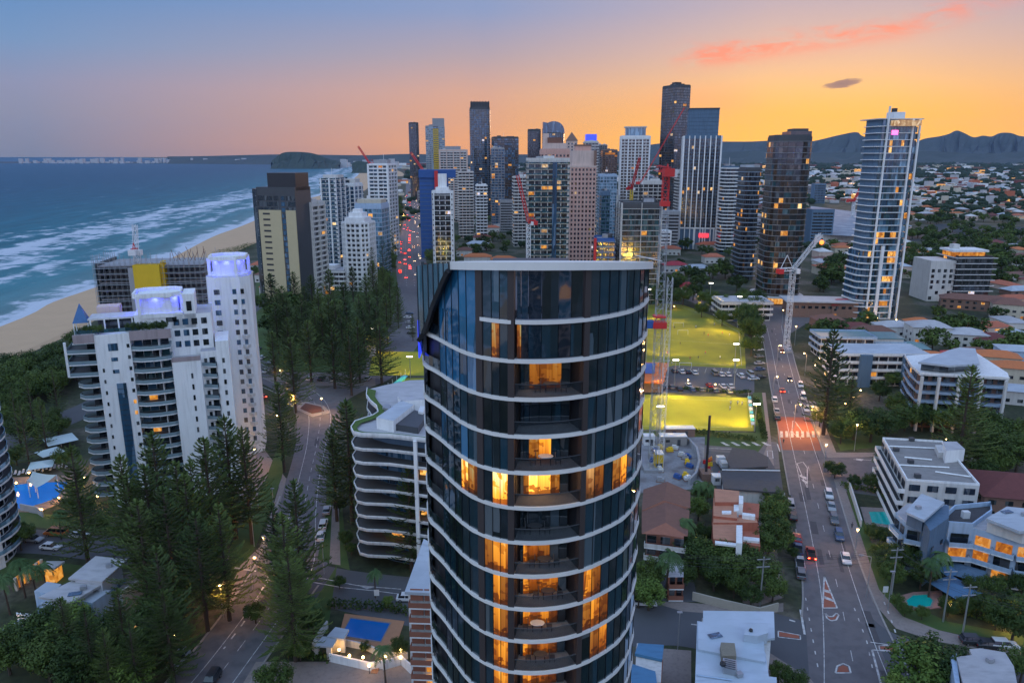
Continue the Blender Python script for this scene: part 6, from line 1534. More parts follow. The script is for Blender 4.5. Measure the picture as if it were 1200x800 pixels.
# park cluster behind the left intersection
tips=[(316,320),(330,335),(343,318),(352,345),(364,322),(372,338),(385,315),(392,350),(402,330),(412,312),(420,345),(428,322),(436,305),(441,330),(448,312),(452,345),(456,322),
      (322,355),(336,372),(347,362),(360,375),(376,362),(388,380),(399,366),(410,378),(398,352),(324,338),(335,350),(356,335),(368,362),(384,345),(405,350),(418,372),(432,345),(444,372),(340,395),(318,388),(425,360),(440,358),(408,385)]
pines([P_at(x,y,random.uniform(21,27)) for x,y in tips],'pines massed in the park','dark pine in the mass of pines behind the left junction, # from the left',lo=False,wide=1.6)
pines([P_at(x,y,h) for x,y,h in ((465,330,24),(466,350,14),(483,368,13))],'pines by the parked cars','lone pine by the parked cars near the distant highway, # from the left',lo=False)
# foreground pines
fgp=[(140,532,26),(160,585,25),(336,640,22),(182,640,24),(168,545,26),(222,540,26),(330,600,24),(70,700,14),(98,712,16),(190,690,18),(150,725,15),(82,520,28),(148,556,24),(177,505,30),(205,540,27),(238,512,28),(262,486,30),(283,500,28),(228,600,24),(255,590,24),(190,570,27),(215,555,26),(137,690,17),(120,735,14),(325,448,26),(344,562,26),(318,590,20),(405,468,31),(388,500,24),(442,502,27),(478,545,24),(432,545,20),(30,440,20),(12,452,20),(60,430,18),(22,470,20),(45,465,17)]
pines([P_at(*q) for q in fgp if q[0]>65],'tall pines around the beach avenue','tall dark Norfolk pine of the near left half, # from the left',wide=1.4)
pines([P_at(*q) for q in fgp if q[0]<=65],'pines between road and dune','dark pine beside the esplanade at the far left, # from the left',lo=True)
pines([P_at(978,386,34),P_at(1140,428,31),P_at(1000,440,14)],'large pines right of the highway','large dark pine right of the highway, # from the left',wide=1.6)
# avenue trees along the distant highway and beyond the field
tw=[]
for y0 in range(210,345,5):
    for side in (-1,1):
        xm=lerp(480,484,(y0-200)/145.) if False else (466 if side<0 else 500)
        l=polyline_x; 
        c=G(482,y0); base=[G(466+(345-y0)*.06,y0),G(502-(345-y0)*.09,y0)]
        for r_ in range(2):
            tw.append((base[0][0]-5-r_*9-random.random()*5,base[0][1]+random.uniform(-5,5)) if side<0 else (base[1][0]+5+r_*10+random.random()*5,base[1][1]+random.uniform(-5,5)))
av=[plant(BLOW if random.random()<.75 else PINEL,'street_tree','','tree',x,y,random.uniform(9,15),9 if True else 9,'trees lining the distant highway') for x,y in tw if y<1500]
for o in av: o['label']='dark leafy tree in the rows lining the distant traffic-filled highway'
fb=[]
for x,y,h in [(871,350,13),(874,360,13),(878,372,14),(880,382,14),(872,340,12),(866,345,12),(860,352,10),(850,348,12),(838,344,12),(826,338,11),(812,330,12),(800,336,12),(788,340,13),(776,340,12),(884,352,13),(868,362,11),(846,360,9),(880,395,10),(766,334,14),(790,322,12),(822,350,9),(886,340,12)]:
    fb.append(plant(BROAD,'park_tree','','tree',*G(x,y+22),h,9,'trees around the far end of the sports field'))
ordlabel(fb,lambda o:'dense tree around the far end of the floodlit field, # from the left')
# bushy trees around the foreground, gardens and corners
def grove(name,fmt,spec,ms=None,cat='tree',h0=9,nm='garden_tree'):
    o=[]
    for x,y,h,*w in spec: o.append(plant(ms or (LIME if (x*7+y)%9==0 else BROAD),nm,'',cat,*G(x,y),h,h0,name,w[0] if w else 1.0))
    ordlabel(o,lambda t:fmt); return o
grove('trees in front of the modern house','bushy dark tree below the modern house at lower left, # from the left',[(12,790,8),(40,775,9,1.2),(70,765,9,1.2),(92,760,10),(60,800,9),(115,785,10,1.2),(140,800,9),(165,780,8),(185,760,9,1.2),(200,730,9,1.2),(190,700,9),(20,760,6),(160,815,9),(95,810,9)])
grove('trees in the gardens beside the lower pool','bushy tree around lower left pool and drive, # from the left',[(322,820,7),(352,775,4.5),(362,740,5,1.3),(352,725,5,1.2),(468,770,4),(428,764,2.2),(345,700,5),(300,730,4.5),(455,712,3)])
grove('hedge shrubs along the avenue lawn','round shrub on lawn left of the avenue, # from the left',[(268,600,4),(280,560,5),(292,530,5),(300,510,6),(262,640,5),(246,660,5),(232,690,6),(340,470,4),(405,640,4),(398,600,4),(398,690,3),(412,650,3)],nm='shrub',cat='shrub')
grove('trees around the resort','leafy tree around the resort pool at far left, # from the left',[(75,548,6),(20,545,6),(5,560,6),(90,585,6),(100,610,6),(25,645,7),(8,640,7),(85,600,5),(70,515,8),(45,520,9),(25,520,9),(10,505,9),(60,505,8),(40,495,8),(118,625,5)])
grove('trees around the brown and terracotta blocks','leafy tree among the brick blocks right of dark tower, # from the left',[(762,690,7),(755,705,6),(812,668,8,1.3),(832,672,8,1.3),(850,680,8,1.2),(870,672,7,1.2),(890,690,8,1.2),(905,705,6),(836,692,7),(860,700,6),(880,712,5),(906,640,8),(900,655,8),(905,620,8),(912,605,6),(903,596,6),(822,590,6),(818,610,7),(923,640,4),(928,655,3),(800,690,6),(822,640,6)])
grove('lime green bushes by the tower','lime green rounded tree right of dark tower foot, # from the left',[(760,715,7,1.2),(748,712,6)],LIME)
grove('trees on the right corner','large round tree around the side street corner at lower right, # from the left',[(1072,812,10,1.3),(1095,806,9,1.2),(1050,822,6),(930,815,5),(912,800,4),(1050,712,3),(1185,752,8),(1195,800,7),(1166,738,6),(978,560,5,1.2),(970,552,3)])
grove('garden trees round the right pools','tree in the planted gardens around the round pool, # from the left',[(1045,690,6),(1030,660,5),(1038,675,5),(1052,668,6),(1070,672,7),(1078,690,6),(1030,640,5),(1020,632,4),(1140,700,5),(1162,700,5),(1178,692,4),(1196,698,5),(1150,722,5),(1130,720,4),(1110,722,4),(1080,726,3),(1180,720,5),(1198,730,6),(1060,722,3),(1020,575,5),(1000,572,4),(1042,592,4)])
grove('trees behind grey roofed block','broad tree in the belt behind the grey roofed block, # from the left',[(985,520,8),(1000,515,10,1.3),(1020,518,11,1.3),(1040,510,10,1.3),(1060,505,10),(1050,490,9),(1080,505,9),(1100,505,10,1.3),(1130,510,11,1.3),(1155,520,11,1.3),(1175,540,11,1.3),(1190,555,11,1.2),(1165,560,9),(1145,545,8),(1200,530,11),(1030,470,8),(1045,455,7),(985,470,7),(1150,570,8),(1120,540,8),(960,500,6),(972,490,6)])
grove('palms around the gardens','palm with drooping fronds in the right gardens, # from the left',[(1088,700,8),(1095,690,8),(1026,560,7),(780,700,10),(800,655,9),(818,600,8),(828,600,7),(878,630,7)],PALM,'palm',9,'palm_tree')
grove('palms on the left','palm tree of the near left streets and gardens, # from the left',[(368,742,7),(440,700,6),(452,800,7),(30,700,8),(45,706,8),(12,720,8),(56,700,7),(72,632,7),(355,690,5)],PALM,'palm',9,'palm_tree')
grove('hedges round the left bowls green','small tree beside the left bowling green, # from the left',[(430,420,4),(425,432,4),(445,466,3),(500,396,4)])
rg=random.Random(31); gv=[]
for k in range(46):
    px=rg.uniform(-8,96); lo_=431-px*.36+12; gv.append((px,rg.uniform(lo_,lo_+52),rg.uniform(7,12),1.2))
gv=[g for g in gv if not(g[1]>484-(g[0])*.25 and g[1]<520 and g[0]>20)]
grove('dense trees behind the dune','dense dark tree in the belt behind the beach, # from the left',gv)
grove('dune trees right of the white complex','dark tree between the rear tower and the beach, # from the left',[(300+k*5,322-k*2.5+(k%3)*5,7+k%3,1.2) for k in range(9)])
t=WT; wt=[]
at,rz,hh=WT[1],WT[2],WT[3]
for u,v in ((-4,-3),(-2.5,-3.3),(-1,-3),(.6,-3.4),(2,-3),(-5,-2.5),(-12,-3),(-14,-2.6)):
    x=at[0]+u*math.cos(rz)-v*math.sin(rz); y=at[1]+u*math.sin(rz)+v*math.cos(rz)
    wt.append(plant(BROAD,'roof_garden_shrub','','shrub',x,y,3.0,9,'shrubs in the white tower roof garden',1,hh))
ordlabel(wt,lambda o:'leafy shrub in the roof garden of the white stepped tower, # from the left')
# hedge strips
def hedge(label,px,h,w=1.2):
    p=GP(px); s=Site('hedge',label,'hedge',p[0]); mb=s.mb(); rnd=random.Random(len(label))
    for a,b in zip(p,p[1:]):
        n=int(math.dist(a,b)*38)
        for k in range(n):
            t=rnd.random(); c=Vector((lerp(a[0],b[0],t)+rnd.uniform(-w,w)*.6,lerp(a[1],b[1],t)+rnd.uniform(-w,w)*.6,h*rnd.uniform(.15,1)))
            d=Vector((rnd.gauss(0,1),rnd.gauss(0,1),rnd.gauss(0,1)+.5)).normalized(); u=d.orthogonal().normalized(); w_=d.cross(u); q=rnd.uniform(.14,.3)
            mb.face([c-u*q,c-w_*q,c+u*q,c+w_*q])
    o=mb.build('foliage',broadleaf,s.t); o['kind']='stuff'
hedge('clipped hedge between the lower pool and the cross street','385,712 420,713 470,718 480,722',2)
hedge('low hedge in front of the small pool pavilion','335,768 360,770 385,775',1.4)
hedge('hedge along the near edge of the yellow bowling green','778,506 820,509 860,514 886,517',1.8)
hedge('hedge on the right edge of the bowling green','886,470 890,490 896,515',1.5,1.5)
hedge('hedge planting between the car park and the bowling green','800,456 830,459 862,461 880,460',1.2)
hedge('roadside hedge below the side street palm','985,570 1005,574 1030,578',1.5)
hedge('garden hedge along the side street on the right','1110,715 1140,722 1180,735',1.8,1.6)
hedge('dune scrub hedge between beach and esplanade','0,440 50,420 90,402 96,395',4,6)
hedge('dune scrub behind the white complex rear tower','255,300 275,296 296,290',5,8)
# ---------------------------------------------------------------- headland, far shore, mountains
hillm=mat('forested_hill',(.045,.06,.055),.95,var=.25,scale=.004)
def ridge(name,prof,d0,depth,m,z0=0,sm=4):
    # hill range: profile of (pixel x, pixel y of the crest) at distance d0, with real depth
    mb=MB(); rows=[]; rnd=random.Random(7); pts=smooth([tuple(map(float,p)) for p in prof],sm)
    for fr,fh_ in ((0,0),(.2,.35),(.38,.62),(.5,1.0),(.7,.7),(1,0)):
        row=[]
        for i,(px,py) in enumerate(pts):
            x,y,z=PD(px,py,d0+depth*.5); zz=z0+max(0,z)*fh_*(1 if fr==.5 else rnd.uniform(.75,1.2))
            row.append(mb.pt((x*(d0+depth*fr)/(d0+depth*.5)+rnd.uniform(-.02,.02)*depth*(fr not in(.5,)),d0+depth*fr,zz)))
        rows.append(row)
    for r0,r1 in zip(rows,rows[1:]):
        for i in range(len(r0)-1): mb.f.append([r0[i],r0[i+1],r1[i+1],r1[i]]); mb.m.append(0)
    o=mb.build(name,m); o['kind']='structure'; return o
MK=1
ridge('mountain_range',[(640,182),(720,178),(760,170),(800,166),(850,166),(880,166),(905,165),(925,167),(950,166),(985,158),(1004,155),(1012,160),(1040,166),(1062,171),(1082,163),(1100,160),(1112,157),(1121,153),(1130,156),(1141,161),(1152,159),(1162,160),(1172,156),(1185,156),(1200,160),(1240,158),(1300,162),(1360,168),(1420,175)],9500,2500,hillm)
ridge('foothills',[(700,183),(800,179),(860,178),(900,176),(960,179),(1020,178),(1080,177),(1150,180),(1220,177),(1320,179),(1400,183)],6800,1500,hillm)
ridge('coastal_hills',[(196,183.5),(240,183),(280,182),(330,181),(380,181.5),(430,182),(480,180.5),(540,182),(600,181),(660,181.5),(720,183)],8500,1600,hillm)
ridge('headland',[(318,189.5),(324,184),(332,179),(345,178),(362,179),(374,182),(384,186),(398,189)],5200,800,mat('headland_bush',(.03,.05,.035),.95,var=.3,scale=.01))
ridge('headland',[(412,192),(418,189),(430,190),(442,193)],3900,400,MATS['headland_bush'])
# low far shore across the bay with towns
mb=MB(); p=[PD(-40,183,9600)[:2],PD(60,183,9300)[:2],PD(200,183,8800)[:2],PD(330,183,7600)[:2],PD(430,183,6000)[:2],PD(445,183,6000)[:2],PD(445,183,11000)[:2],PD(-40,183,12000)[:2]]
mb.face([(x,y,1.0) for x,y in p]); struct('far_shore',mb,hillm)
mb=MB(); rnd=random.Random(9)
for k in range(260):
    px=rnd.uniform(18,470); d=rnd.uniform(8900,10500) if px<330 else rnd.uniform(5500,8200); 
    x,y,_=PD(px,183,d); h=rnd.choice((8,12,16,20,35)) if rnd.random()<.8 else rnd.uniform(40,65); mb.box((x,y,h/2),(rnd.uniform(20,60),25,h),0)
o=mb.build('far_shore_towns',lroof); tag(o,'hazy strip of tiny pale buildings along the far shore of the bay','buildings',kind='stuff')
# ---------------------------------------------------------------- suburbs: houses and trees
rnd=random.Random(21)
roofs=[maroon,brroof,lroof,lroof,shroof,terra,orange,offw]
def hmesh(w,d,h,rh,wm,rm,key):
    def f():
        a=MB(); a.box((0,0,h/2),(w,d,h)); b=MB(); hip(b,w,d,h+.01,rh); 
        for s in (-.3,.1,.35): a.box((s*w,-d/2-.02,h*.55),(w*.13,.06,1.1),0,1)
        return a.mesh('wall',[wm,G_dark if rnd.random()<.7 else LITY]),b.mesh('roof',rm)
    return shared(key,f)
HM=[hmesh(rnd.uniform(13,22),rnd.uniform(9,13),rnd.choice((3.2,3.2,5.8)),rnd.uniform(1.6,2.8),rnd.choice((offw,cream,white,brown,pinkl)),roofs[k%8],('hm',k)) for k in range(24)]
blocked=[(950,1020,235,285),(1060,1260,258,290)]
towerfoot=[]
pts=[]
def ok_house(px,py):
    for a,b,c,d in blocked:
        if a<px<b and c<py<d: return False
    return True
# near-to-far rows right of the bronze tower, and the mid city between the towers
hs0=[(o.location.x,o.location.y) for o in C.objects if o.get('category') in('house','building','tower')]
spots=[]
for py in [x/10 for x in range(1925,4300,34)]:
    if py<205: step=6
    elif py<225: step=9
    elif py<260: step=16
    elif py<320: step=26
    else: step=34
    px=700 if py<300 else (790 if py<350 else 1150)
    if py>350: 
        pass
    while px<1215:
        qx=px+rnd.uniform(-.35,.35)*step; qy=py+rnd.uniform(-.3,.3)*3.4*(py-183)/60
        x,y=G(qx,max(190.5,qy)); 
        good=ok_house(qx,qy) and (qx>962 or (qy<262)) and not (985<qx<1075 and 345<qy<372)
        if qy>330 and qx<1085: good=False
        if qy>400: good=False
        if 1060<qx<1175 and 300<qy<348: good=False
        if any(abs(x-a)<14 and abs(y-b)<12 for a,b in hs0): good=False
        if good: spots.append((x,y,qx,qy))
        px+=step
spots.sort(key=lambda s:s[1])
used=[]
kept=[]
for s in spots:
    if all(abs(s[0]-u[0])>16 or abs(s[1]-u[1])>14 for u in kept[-60:]): kept.append(s)
print('houses',len(kept))
far=MB(); farms=[white,maroon,terra,brroof,lroof,shroof,LITY,cream]
hn=0
for i,(x,y,qx,qy) in enumerate(kept):
    if rnd.random()<.12: continue
    if hn<250:
        a,b=rnd.choice(HM); t=thing('house','house in the flat suburbs spreading towards the mountains','house',(x,y,0),rnd.choice((0,PI/2))+rnd.uniform(-.2,.2),'suburban houses towards the mountains'); put('wall',a,t); put('roof',b,t); hn+=1
        continue
    k=1 if y<2500 else 2.2
    w,d,h=rnd.uniform(12,24)*k,rnd.uniform(9,13)*k,rnd.choice((3,3,6,9))*(1 if y<3000 else 1.4); far.box((x,y,h/2),(w,d,h),rnd.uniform(-.4,.4),rnd.choice((0,0,7,7,6) if rnd.random()<.35 else (0,7)))
    c=(x,y,h+.9*k); far.box(c,(w+1,d+1,1.8*k),rnd.uniform(-.4,.4),rnd.choice((1,2,3,4,4,5,5)),.5,.3)
for i in range(4200):
    y=1400*math.exp(rnd.random()*1.9); px=rnd.uniform(430 if rnd.random()<.3 else 690,1230); x=(px-600)/F*(y*math.cos(TH)+H*math.sin(TH))
    if abs(x-polyline_x(dl,min(y,7000)))<40 or x<polyline_x(dl,min(y,7000))+40: continue
    k=y/2200; far.box((x,y,3*k**.5),(rnd.uniform(9,30)*k,rnd.uniform(9,18)*k,(6 if rnd.random()<.93 else 26)*k**.5),rnd.uniform(-.4,.4),rnd.choice((0,7,5,4,4,1,3,2,7,0)) if rnd.random()>.05 else 6)
o=far.build('distant_suburb',farms); tag(o,'far-off mass of small suburban roofs and lights below the mountains','houses',kind='stuff')
# tree mass over the suburbs
tm=MB(); st=0
def blob(mb,x,y,r,h,rn):
    n=9 if y<900 else 5
    for q in range(n):
        a=rn.random()*6.3; rr=r*rn.uniform(.2,.8); c=(x+rr*math.cos(a),y+rr*math.sin(a),h*rn.uniform(.4,.75))
        mb.ball(c,r*rn.uniform(.35,.6),0,5,3,.8)
sub=[]
for i in range(60): sub.append((rnd.uniform(1062,1215),rnd.choice((rnd.uniform(252,264),rnd.uniform(276,284),rnd.uniform(290,300)))))
for px,py in ((975,400),(990,398),(1005,402),(1030,398),(1045,402),(1055,392),(1068,396),(965,392),(958,400),(1015,385),(1000,388)): sub.append((px,py))
for i in range(190):
    py=lerp(340,258,rnd.random()**.8); px=rnd.uniform(968,1215); 
    if py>340 and px<1190: continue
    if 985<px<1078 and py>330: continue
    sub.append((px,py))
for i in range(40): sub.append((rnd.uniform(960,1000),rnd.uniform(285,345)))
for i in range(30): sub.append((rnd.uniform(768,870),rnd.uniform(268,345)))
for i in range(40): sub.append((rnd.uniform(505,612),rnd.uniform(250,315)))
for i in range(22): sub.append((rnd.uniform(1140,1205),rnd.uniform(285,345)))
for i in range(26): sub.append((rnd.uniform(1080,1205),rnd.uniform(372,430)))
for i in range(12): sub.append((rnd.uniform(300,345),rnd.uniform(318,420)))
hs=[(o.location.x,o.location.y) for o in C.objects if o.get('category') in('house','building','tower')]
for px,py in sub:
    x,y=G(px,py)
    if any(abs(x-a)<9 and abs(y-b)<8 for a,b in hs): continue
    plant(BLOW,'suburban_tree','dark bushy tree scattered among the suburban houses','tree',x,y,random.uniform(7,12),9,'trees scattered among the suburban houses',1.2)
for i in range(1500):
    y=700*math.exp(rnd.random()**.9*2.35); px=rnd.uniform(470 if rnd.random()<.35 else 690,1225); x=(px-600)/F*(y*math.cos(TH)+H*math.sin(TH))
    if x<polyline_x(dl,min(y,7000))+30: continue
    gp=proj(x,y,0)
    if any(a<gp[0]<b and c<gp[1]<d for a,b,c,d in blocked): continue
    k=y/1500; blob(tm,x,y,7*max(.8,k*1.6),9*max(.8,k**.5),rnd)
o=tm.build('distant_tree_cover',leafmat('distant_leaves',(.014,.03,.015),(.045,.075,.03))); tag(o,'continuous dark tree cover between far suburbs and the mountains','trees',kind='stuff')
# generic low city blocks between towers further out
lb=[]
for i in range(70):
    y=rnd.uniform(650,2200); px=rnd.uniform(486,960); x=(px-600)/F*(y*math.cos(TH)+H*math.sin(TH))
    h=rnd.choice((9,12,15,20,28,36)); w=rnd.uniform(16,30)
    t=thing('city_block','plain mid-rise city block glimpsed between the skyline towers','building',(x,y,0),rnd.uniform(-.1,.1),'mid-rise blocks between skyline towers')
    a,b=shared(('cb',i%9),lambda:(lambda q,r_:(q.box((0,0,h/2),(w,16,h)),[r_.box((0,-8.05,z),(w*.9,.1,1.4)) for z in range(2,h-1,3)],(q.mesh('wall',rnd.choice((offw,grey,pinkl,white,mblue))),r_.mesh('window_rows',G_dark)))[2])(MB(),MB()))
    put('wall',a,t); put('window_rows',b,t)
# ---------------------------------------------------------------- vehicles
tyre=mat('tyre_rubber',(.02,.02,.02),.9,var=0); rim=mat('wheel_rim',(.4,.4,.42),.35,metal=.8,var=0); carglass=mat('car_glass',(.015,.02,.028),.08,var=0,spec=.9)
paints={n:mat('car_paint_'+n,c,.28,var=.03,spec=.6) for n,c in dict(white=(.68,.68,.70),silver=(.38,.39,.41),dark=(.035,.038,.045),red=(.38,.03,.025),blue=(.05,.10,.20),grey=(.16,.165,.18),orange=(.55,.16,.04)).items()}
def car_protos(kind):
    L_={'car':4.5,'suv':4.7,'ute':5.2,'van':5.1}[kind]; Wd=1.82
    prof={'car':[(-2.2,.35),(2.2,.35),(2.25,.62),(2.1,.80),(1.15,.92),(-1.75,.98),(-2.2,.92)],'suv':[(-2.3,.4),(2.3,.4),(2.35,.8),(2.2,.98),(1.2,1.08),(-2.2,1.12),(-2.35,1.0)],
          'ute':[(-2.6,.45),(2.5,.45),(2.55,.8),(2.4,.98),(1.4,1.06),(-2.55,1.08),(-2.6,.9)],'van':[(-2.5,.4),(2.5,.4),(2.55,.85),(2.3,1.15),(1.8,1.25),(-2.5,1.3),(-2.55,1.0)]}[kind]
    cab={'car':([(-1.85,.95),(1.1,.90)],[(-1.25,1.44),(.35,1.44)]),'suv':([(-2.2,1.1),(1.15,1.06)],[(-1.95,1.72),(.45,1.72)]),'ute':([(-.55,1.06),(1.35,1.04)],[(-.4,1.72),(.6,1.72)]),'van':([(-2.5,1.28),(2.0,1.2)],[(-2.4,2.05),(1.0,2.05)])}[kind]
    b=MB(); n=len(prof); sec=[]
    for y,k in ((-Wd/2,.0),(-Wd/2+.08,.0),(Wd/2-.08,0),(Wd/2,0)):
        edge=abs(y)>Wd/2-.01
        sec.append([b.pt((x*(.985 if edge else 1),y,z-(.06 if edge and z>.6 else 0)+(.05 if edge and z<.5 else 0))) for x,z in prof])
    for s0,s1 in zip(sec,sec[1:]):
        for i in range(n): b.f.append([s0[i],s0[(i+1)%n],s1[(i+1)%n],s1[i]]); b.m.append(0)
    b.f.append(sec[0][::-1]); b.m.append(0); b.f.append(sec[-1]); b.m.append(0)
    if kind=='ute': b.box((-1.6,0,1.12),(1.9,1.5,.02),0,1)
    g=MB(); (x0,z0),(x1,z1)=cab[0]; (x2,z2),(x3,z3)=cab[1]; w0,w1=Wd/2-.06,Wd/2-.26
    g.M=Matrix.Identity(4)
    A_=[g.pt(p) for p in ((x0,-w0,z0),(x1,-w0,z1),(x1,w0,z1),(x0,w0,z0))]; B_=[g.pt(p) for p in ((x2,-w1,z2),(x3,-w1,z3),(x3,w1,z3),(x2,w1,z2))]
    for k in range(4): g.f.append([A_[k],A_[(k+1)%4],B_[(k+1)%4],B_[k]]); g.m.append(0)
    g.f.append(B_); g.m.append(0)
    r=MB(); r.prism([(x2-.02,-w1-.02),(x3+.02,-w1-.02),(x3+.02,w1+.02),(x2-.02,w1+.02)],z2-.01,z2+.05)
    for s in (-1,1): # door pillars
        xm=(x2+x3)/2; r.beam((xm,s*w0,z0-.02),(xm,s*(w1+.01),z2),.045)
    w=MB()
    for k in range(12): pass
    w.beam((0,-.11,0),(0,.11,0),.33,0,12); hb=MB(); hb.beam((0,-.125,0),(0,.125,0),.19,0,8)
    hl=MB(); hl.box((0,0,0),(.12,.36,.14)); tl=MB(); tl.box((0,0,0),(.08,.34,.16))
    return L_,b,g.mesh('windows',carglass),r,w.mesh('tyre',tyre),hb.mesh('rim',rim),hl,tl,prof
lamp_off=mat('lamp_lens',(.5,.5,.52),.2,var=0); tail_off=mat('tail_lens',(.35,.02,.02),.3,var=0)
CP={}
def car(kind,color,x,y,rz,label='',group=None,lights=0,cat=None):
    key=(kind,color,lights)
    if key not in CP:
        L_,b,g,r,w,hb,hl,tl,prof=CP.setdefault(kind,car_protos(kind))
        CP[key]=(b.mesh('body',[paints[color],tyre]),g,r.mesh('roof',paints[color]),w,hb,hl.mesh('headlight',headl if lights else lamp_off),tl.mesh('taillight',redl if lights else tail_off),prof)
    b,g,r,w,hb,hl,tl,prof=CP[key]
    nm={'car':'car','suv':'car','ute':'pickup_truck','van':'van'}[kind]
    t=thing(nm,label,cat or {'car':'car','suv':'car','ute':'pickup','van':'van'}[kind],(x,y,.03),rz,group)
    put('body',b,t); put('windows',g,t); put('roof',r,t)
    xf=prof[2][0]; xb=prof[0][0]
    for sx_ in (-1.4,1.42):
        for s in (-1,1): q=put('wheel',w,t,(sx_*(1.1 if kind=='ute' else 1),s*.84,.33)); put('rim',hb,q)
    for s in (-1,1): put('headlight',hl,t,(xf-.08,s*.62,prof[3][1]-.16)); put('taillight',tl,t,(xb-.02,s*.66,.80))
    t['_kind']=kind; t['_col']=color; return t
def heading(px,py,px2,py2):
    a,b=G(px,py),G(px2,py2); return math.atan2(b[1]-a[1],b[0]-a[0])
CN={'dark':'black','grey':'grey'}
def carset(spec,fmt,group,face,lights=0,key='y'):
    o=[]
    for s in spec:
        x,y=G(s[0],s[1]); k=s[3] if len(s)>3 else 'car'
        o.append(car(k,s[2],x,y,face(s[0],s[1]) if callable(face) else face,'',group,lights))
    ordlabel(o,lambda t:fmt.replace('*',CN.get(t['_col'],t['_col'])+' '+{'car':'car','suv':'SUV','ute':'pickup','van':'van'}[t['_kind']]),key)
    for t in o: del t['_kind']; del t['_col']
    return o
hw=lambda x,y:heading(x,y,x+(.25 if y>560 else .28)*30*1.0,y+40)
hdown=lambda x,y: math.atan2(-1,.0)+.0+{True:.0}.get(False,0)+( math.atan2(G(x,y+10)[0]-G(x-3.4,y)[0],G(x,y)[1]-G(x,y+10)[1]) if False else R(-2))
def along(x0,y0,x1,y1): return heading(x0,y0,x1,y1)
carset([(971,582,'white','suv'),(974,596,'silver'),(977,611,'grey','suv'),(983,630,'blue','suv'),(991,657,'white')],'* parked at the right kerb of the lower highway, # from camera','cars parked on the right kerb of the highway',along(971,582,991,657))
carset([(938,453,'white','suv'),(941,467,'white','van'),(945,481,'white'),(924,409,'white'),(921,399,'silver')],'* parked on the right kerb of the upper highway, # from the camera','cars parked on the right kerb of the highway',along(924,405,945,481))
carset([(907.5,470,'white','suv'),(910,483,'silver'),(911,491,'dark')],'* parked by the path along the bowling green, # from the camera','cars parked left of the highway',along(911,491,907,470))
carset([(926,594,'silver','van'),(929,607,'dark','suv'),(934,633,'red'),(935,646,'blue','ute'),(937,662,'silver','ute'),(938,674,'grey','suv')],'* parked on the left kerb of the lower highway, # from the camera','cars parked left of the highway',along(938,674,926,594))
carset([(916.5,413,'orange'),(925,446,'dark')],'* driving with headlights on towards the camera, # from it','cars driving on the highway',along(916,413,927,455),1)
carset([(916.5,459,'red'),(950,651,'red','ute')],'* driving away up the highway, # from the camera','cars driving on the highway',along(955,665,938,590),1)
row=lambda ys,xs:0
carset([(790,436,'dark'),(799,437,'white'),(805.6,437,'dark'),(814,438,'white'),(837,439,'grey','van'),(845,440,'white'),(853,440,'white'),(868,442,'white','suv'),(879,440,'silver','van')],'* in the far row of the car park between fields, # from the left','cars in the car park between the fields',PI/2+.05,0,'x')
carset([(779,455,'dark'),(787,455,'grey'),(796,457,'dark'),(807,453,'white'),(811,458,'blue'),(822,458,'grey'),(831,453,'red'),(847,454,'white'),(856,454,'white'),(838,459,'blue'),(854,460,'silver')],'* in the near row of the car park between fields, # from the left','cars in the car park between the fields',PI/2+.05,0,'x')
carset([(889,396,'white'),(889,403,'silver'),(889,411,'white'),(889.5,419,'grey'),(890,427,'silver'),(890.5,434,'blue'),(883,445,'white'),(859,374,'dark'),(864,377,'blue'),(869,381,'silver'),(891,443,'dark')],'* in the angled row along highway beside the trees, # from the camera','cars parked in the row beside the field trees',.25,0)
carset([(383,600,'silver'),(379,617,'white','suv'),(376,630,'white')],'* parked on right side of the beach avenue, # from the camera','cars parked on the beach avenue',along(376,630,383,600))
carset([(210,776,'silver','suv')],'* parked on left edge of the beach avenue below the trees','cars parked on the beach avenue',along(262,710,205,780))
carset([(248,800,'dark','suv')],'* driving down the beach avenue at the bottom edge','cars parked on the beach avenue',along(300,720,248,800))
carset([(94,629,'white'),(60,643,'white'),(39,634,'silver')],'* on the small resort lane at left, # from the left','cars on the resort lane',R(-8),0,'x')
carset([(66,627,'orange','van')],'* standing at the kerb of small resort lane by the lawn','cars on the resort lane',R(175),0,'x')
carset([(363,445,'white'),(377,445,'dark'),(392,446,'white'),(412,446,'white','suv'),(431,445,'silver'),(347,446,'dark'),(330,443,'white','van'),(312,436,'white'),(318,425,'silver'),(308,420,'white'),(302,410,'grey')],'* parked under the park pines, # from the left','cars under the park pines',R(80),0,'x')
carset([(307,466,'red')],'* with tail lights waiting on the far left road','cars on the left junction',along(345,478,300,455),1)
carset([(478,373,'white'),(480,379,'silver'),(481,385,'white'),(482,391,'dark'),(480,368,'blue')],'* in the angled bays left of the dark tower roof, # from the camera','cars in the angled bays near the park',.1)
carset([(478,703,'white')],'* on cross street beside the narrow brick block','cars on the cross streets',R(0))
carset([(754,709,'white','ute')],'* parked on the side street by dark tower foot','cars on the cross streets',R(-4))
carset([(1141,754,'dark','suv'),(1158,758,'dark'),(1176,759,'white','suv')],'* on the lower right side street, # from the left','cars on the right side street',R(-6),0,'x')
carset([(1166,536,'dark','suv'),(1132,540,'white')],'* under trees beyond the grey roofed block, # from the left','cars behind the grey roofed block',R(-10),0,'x')
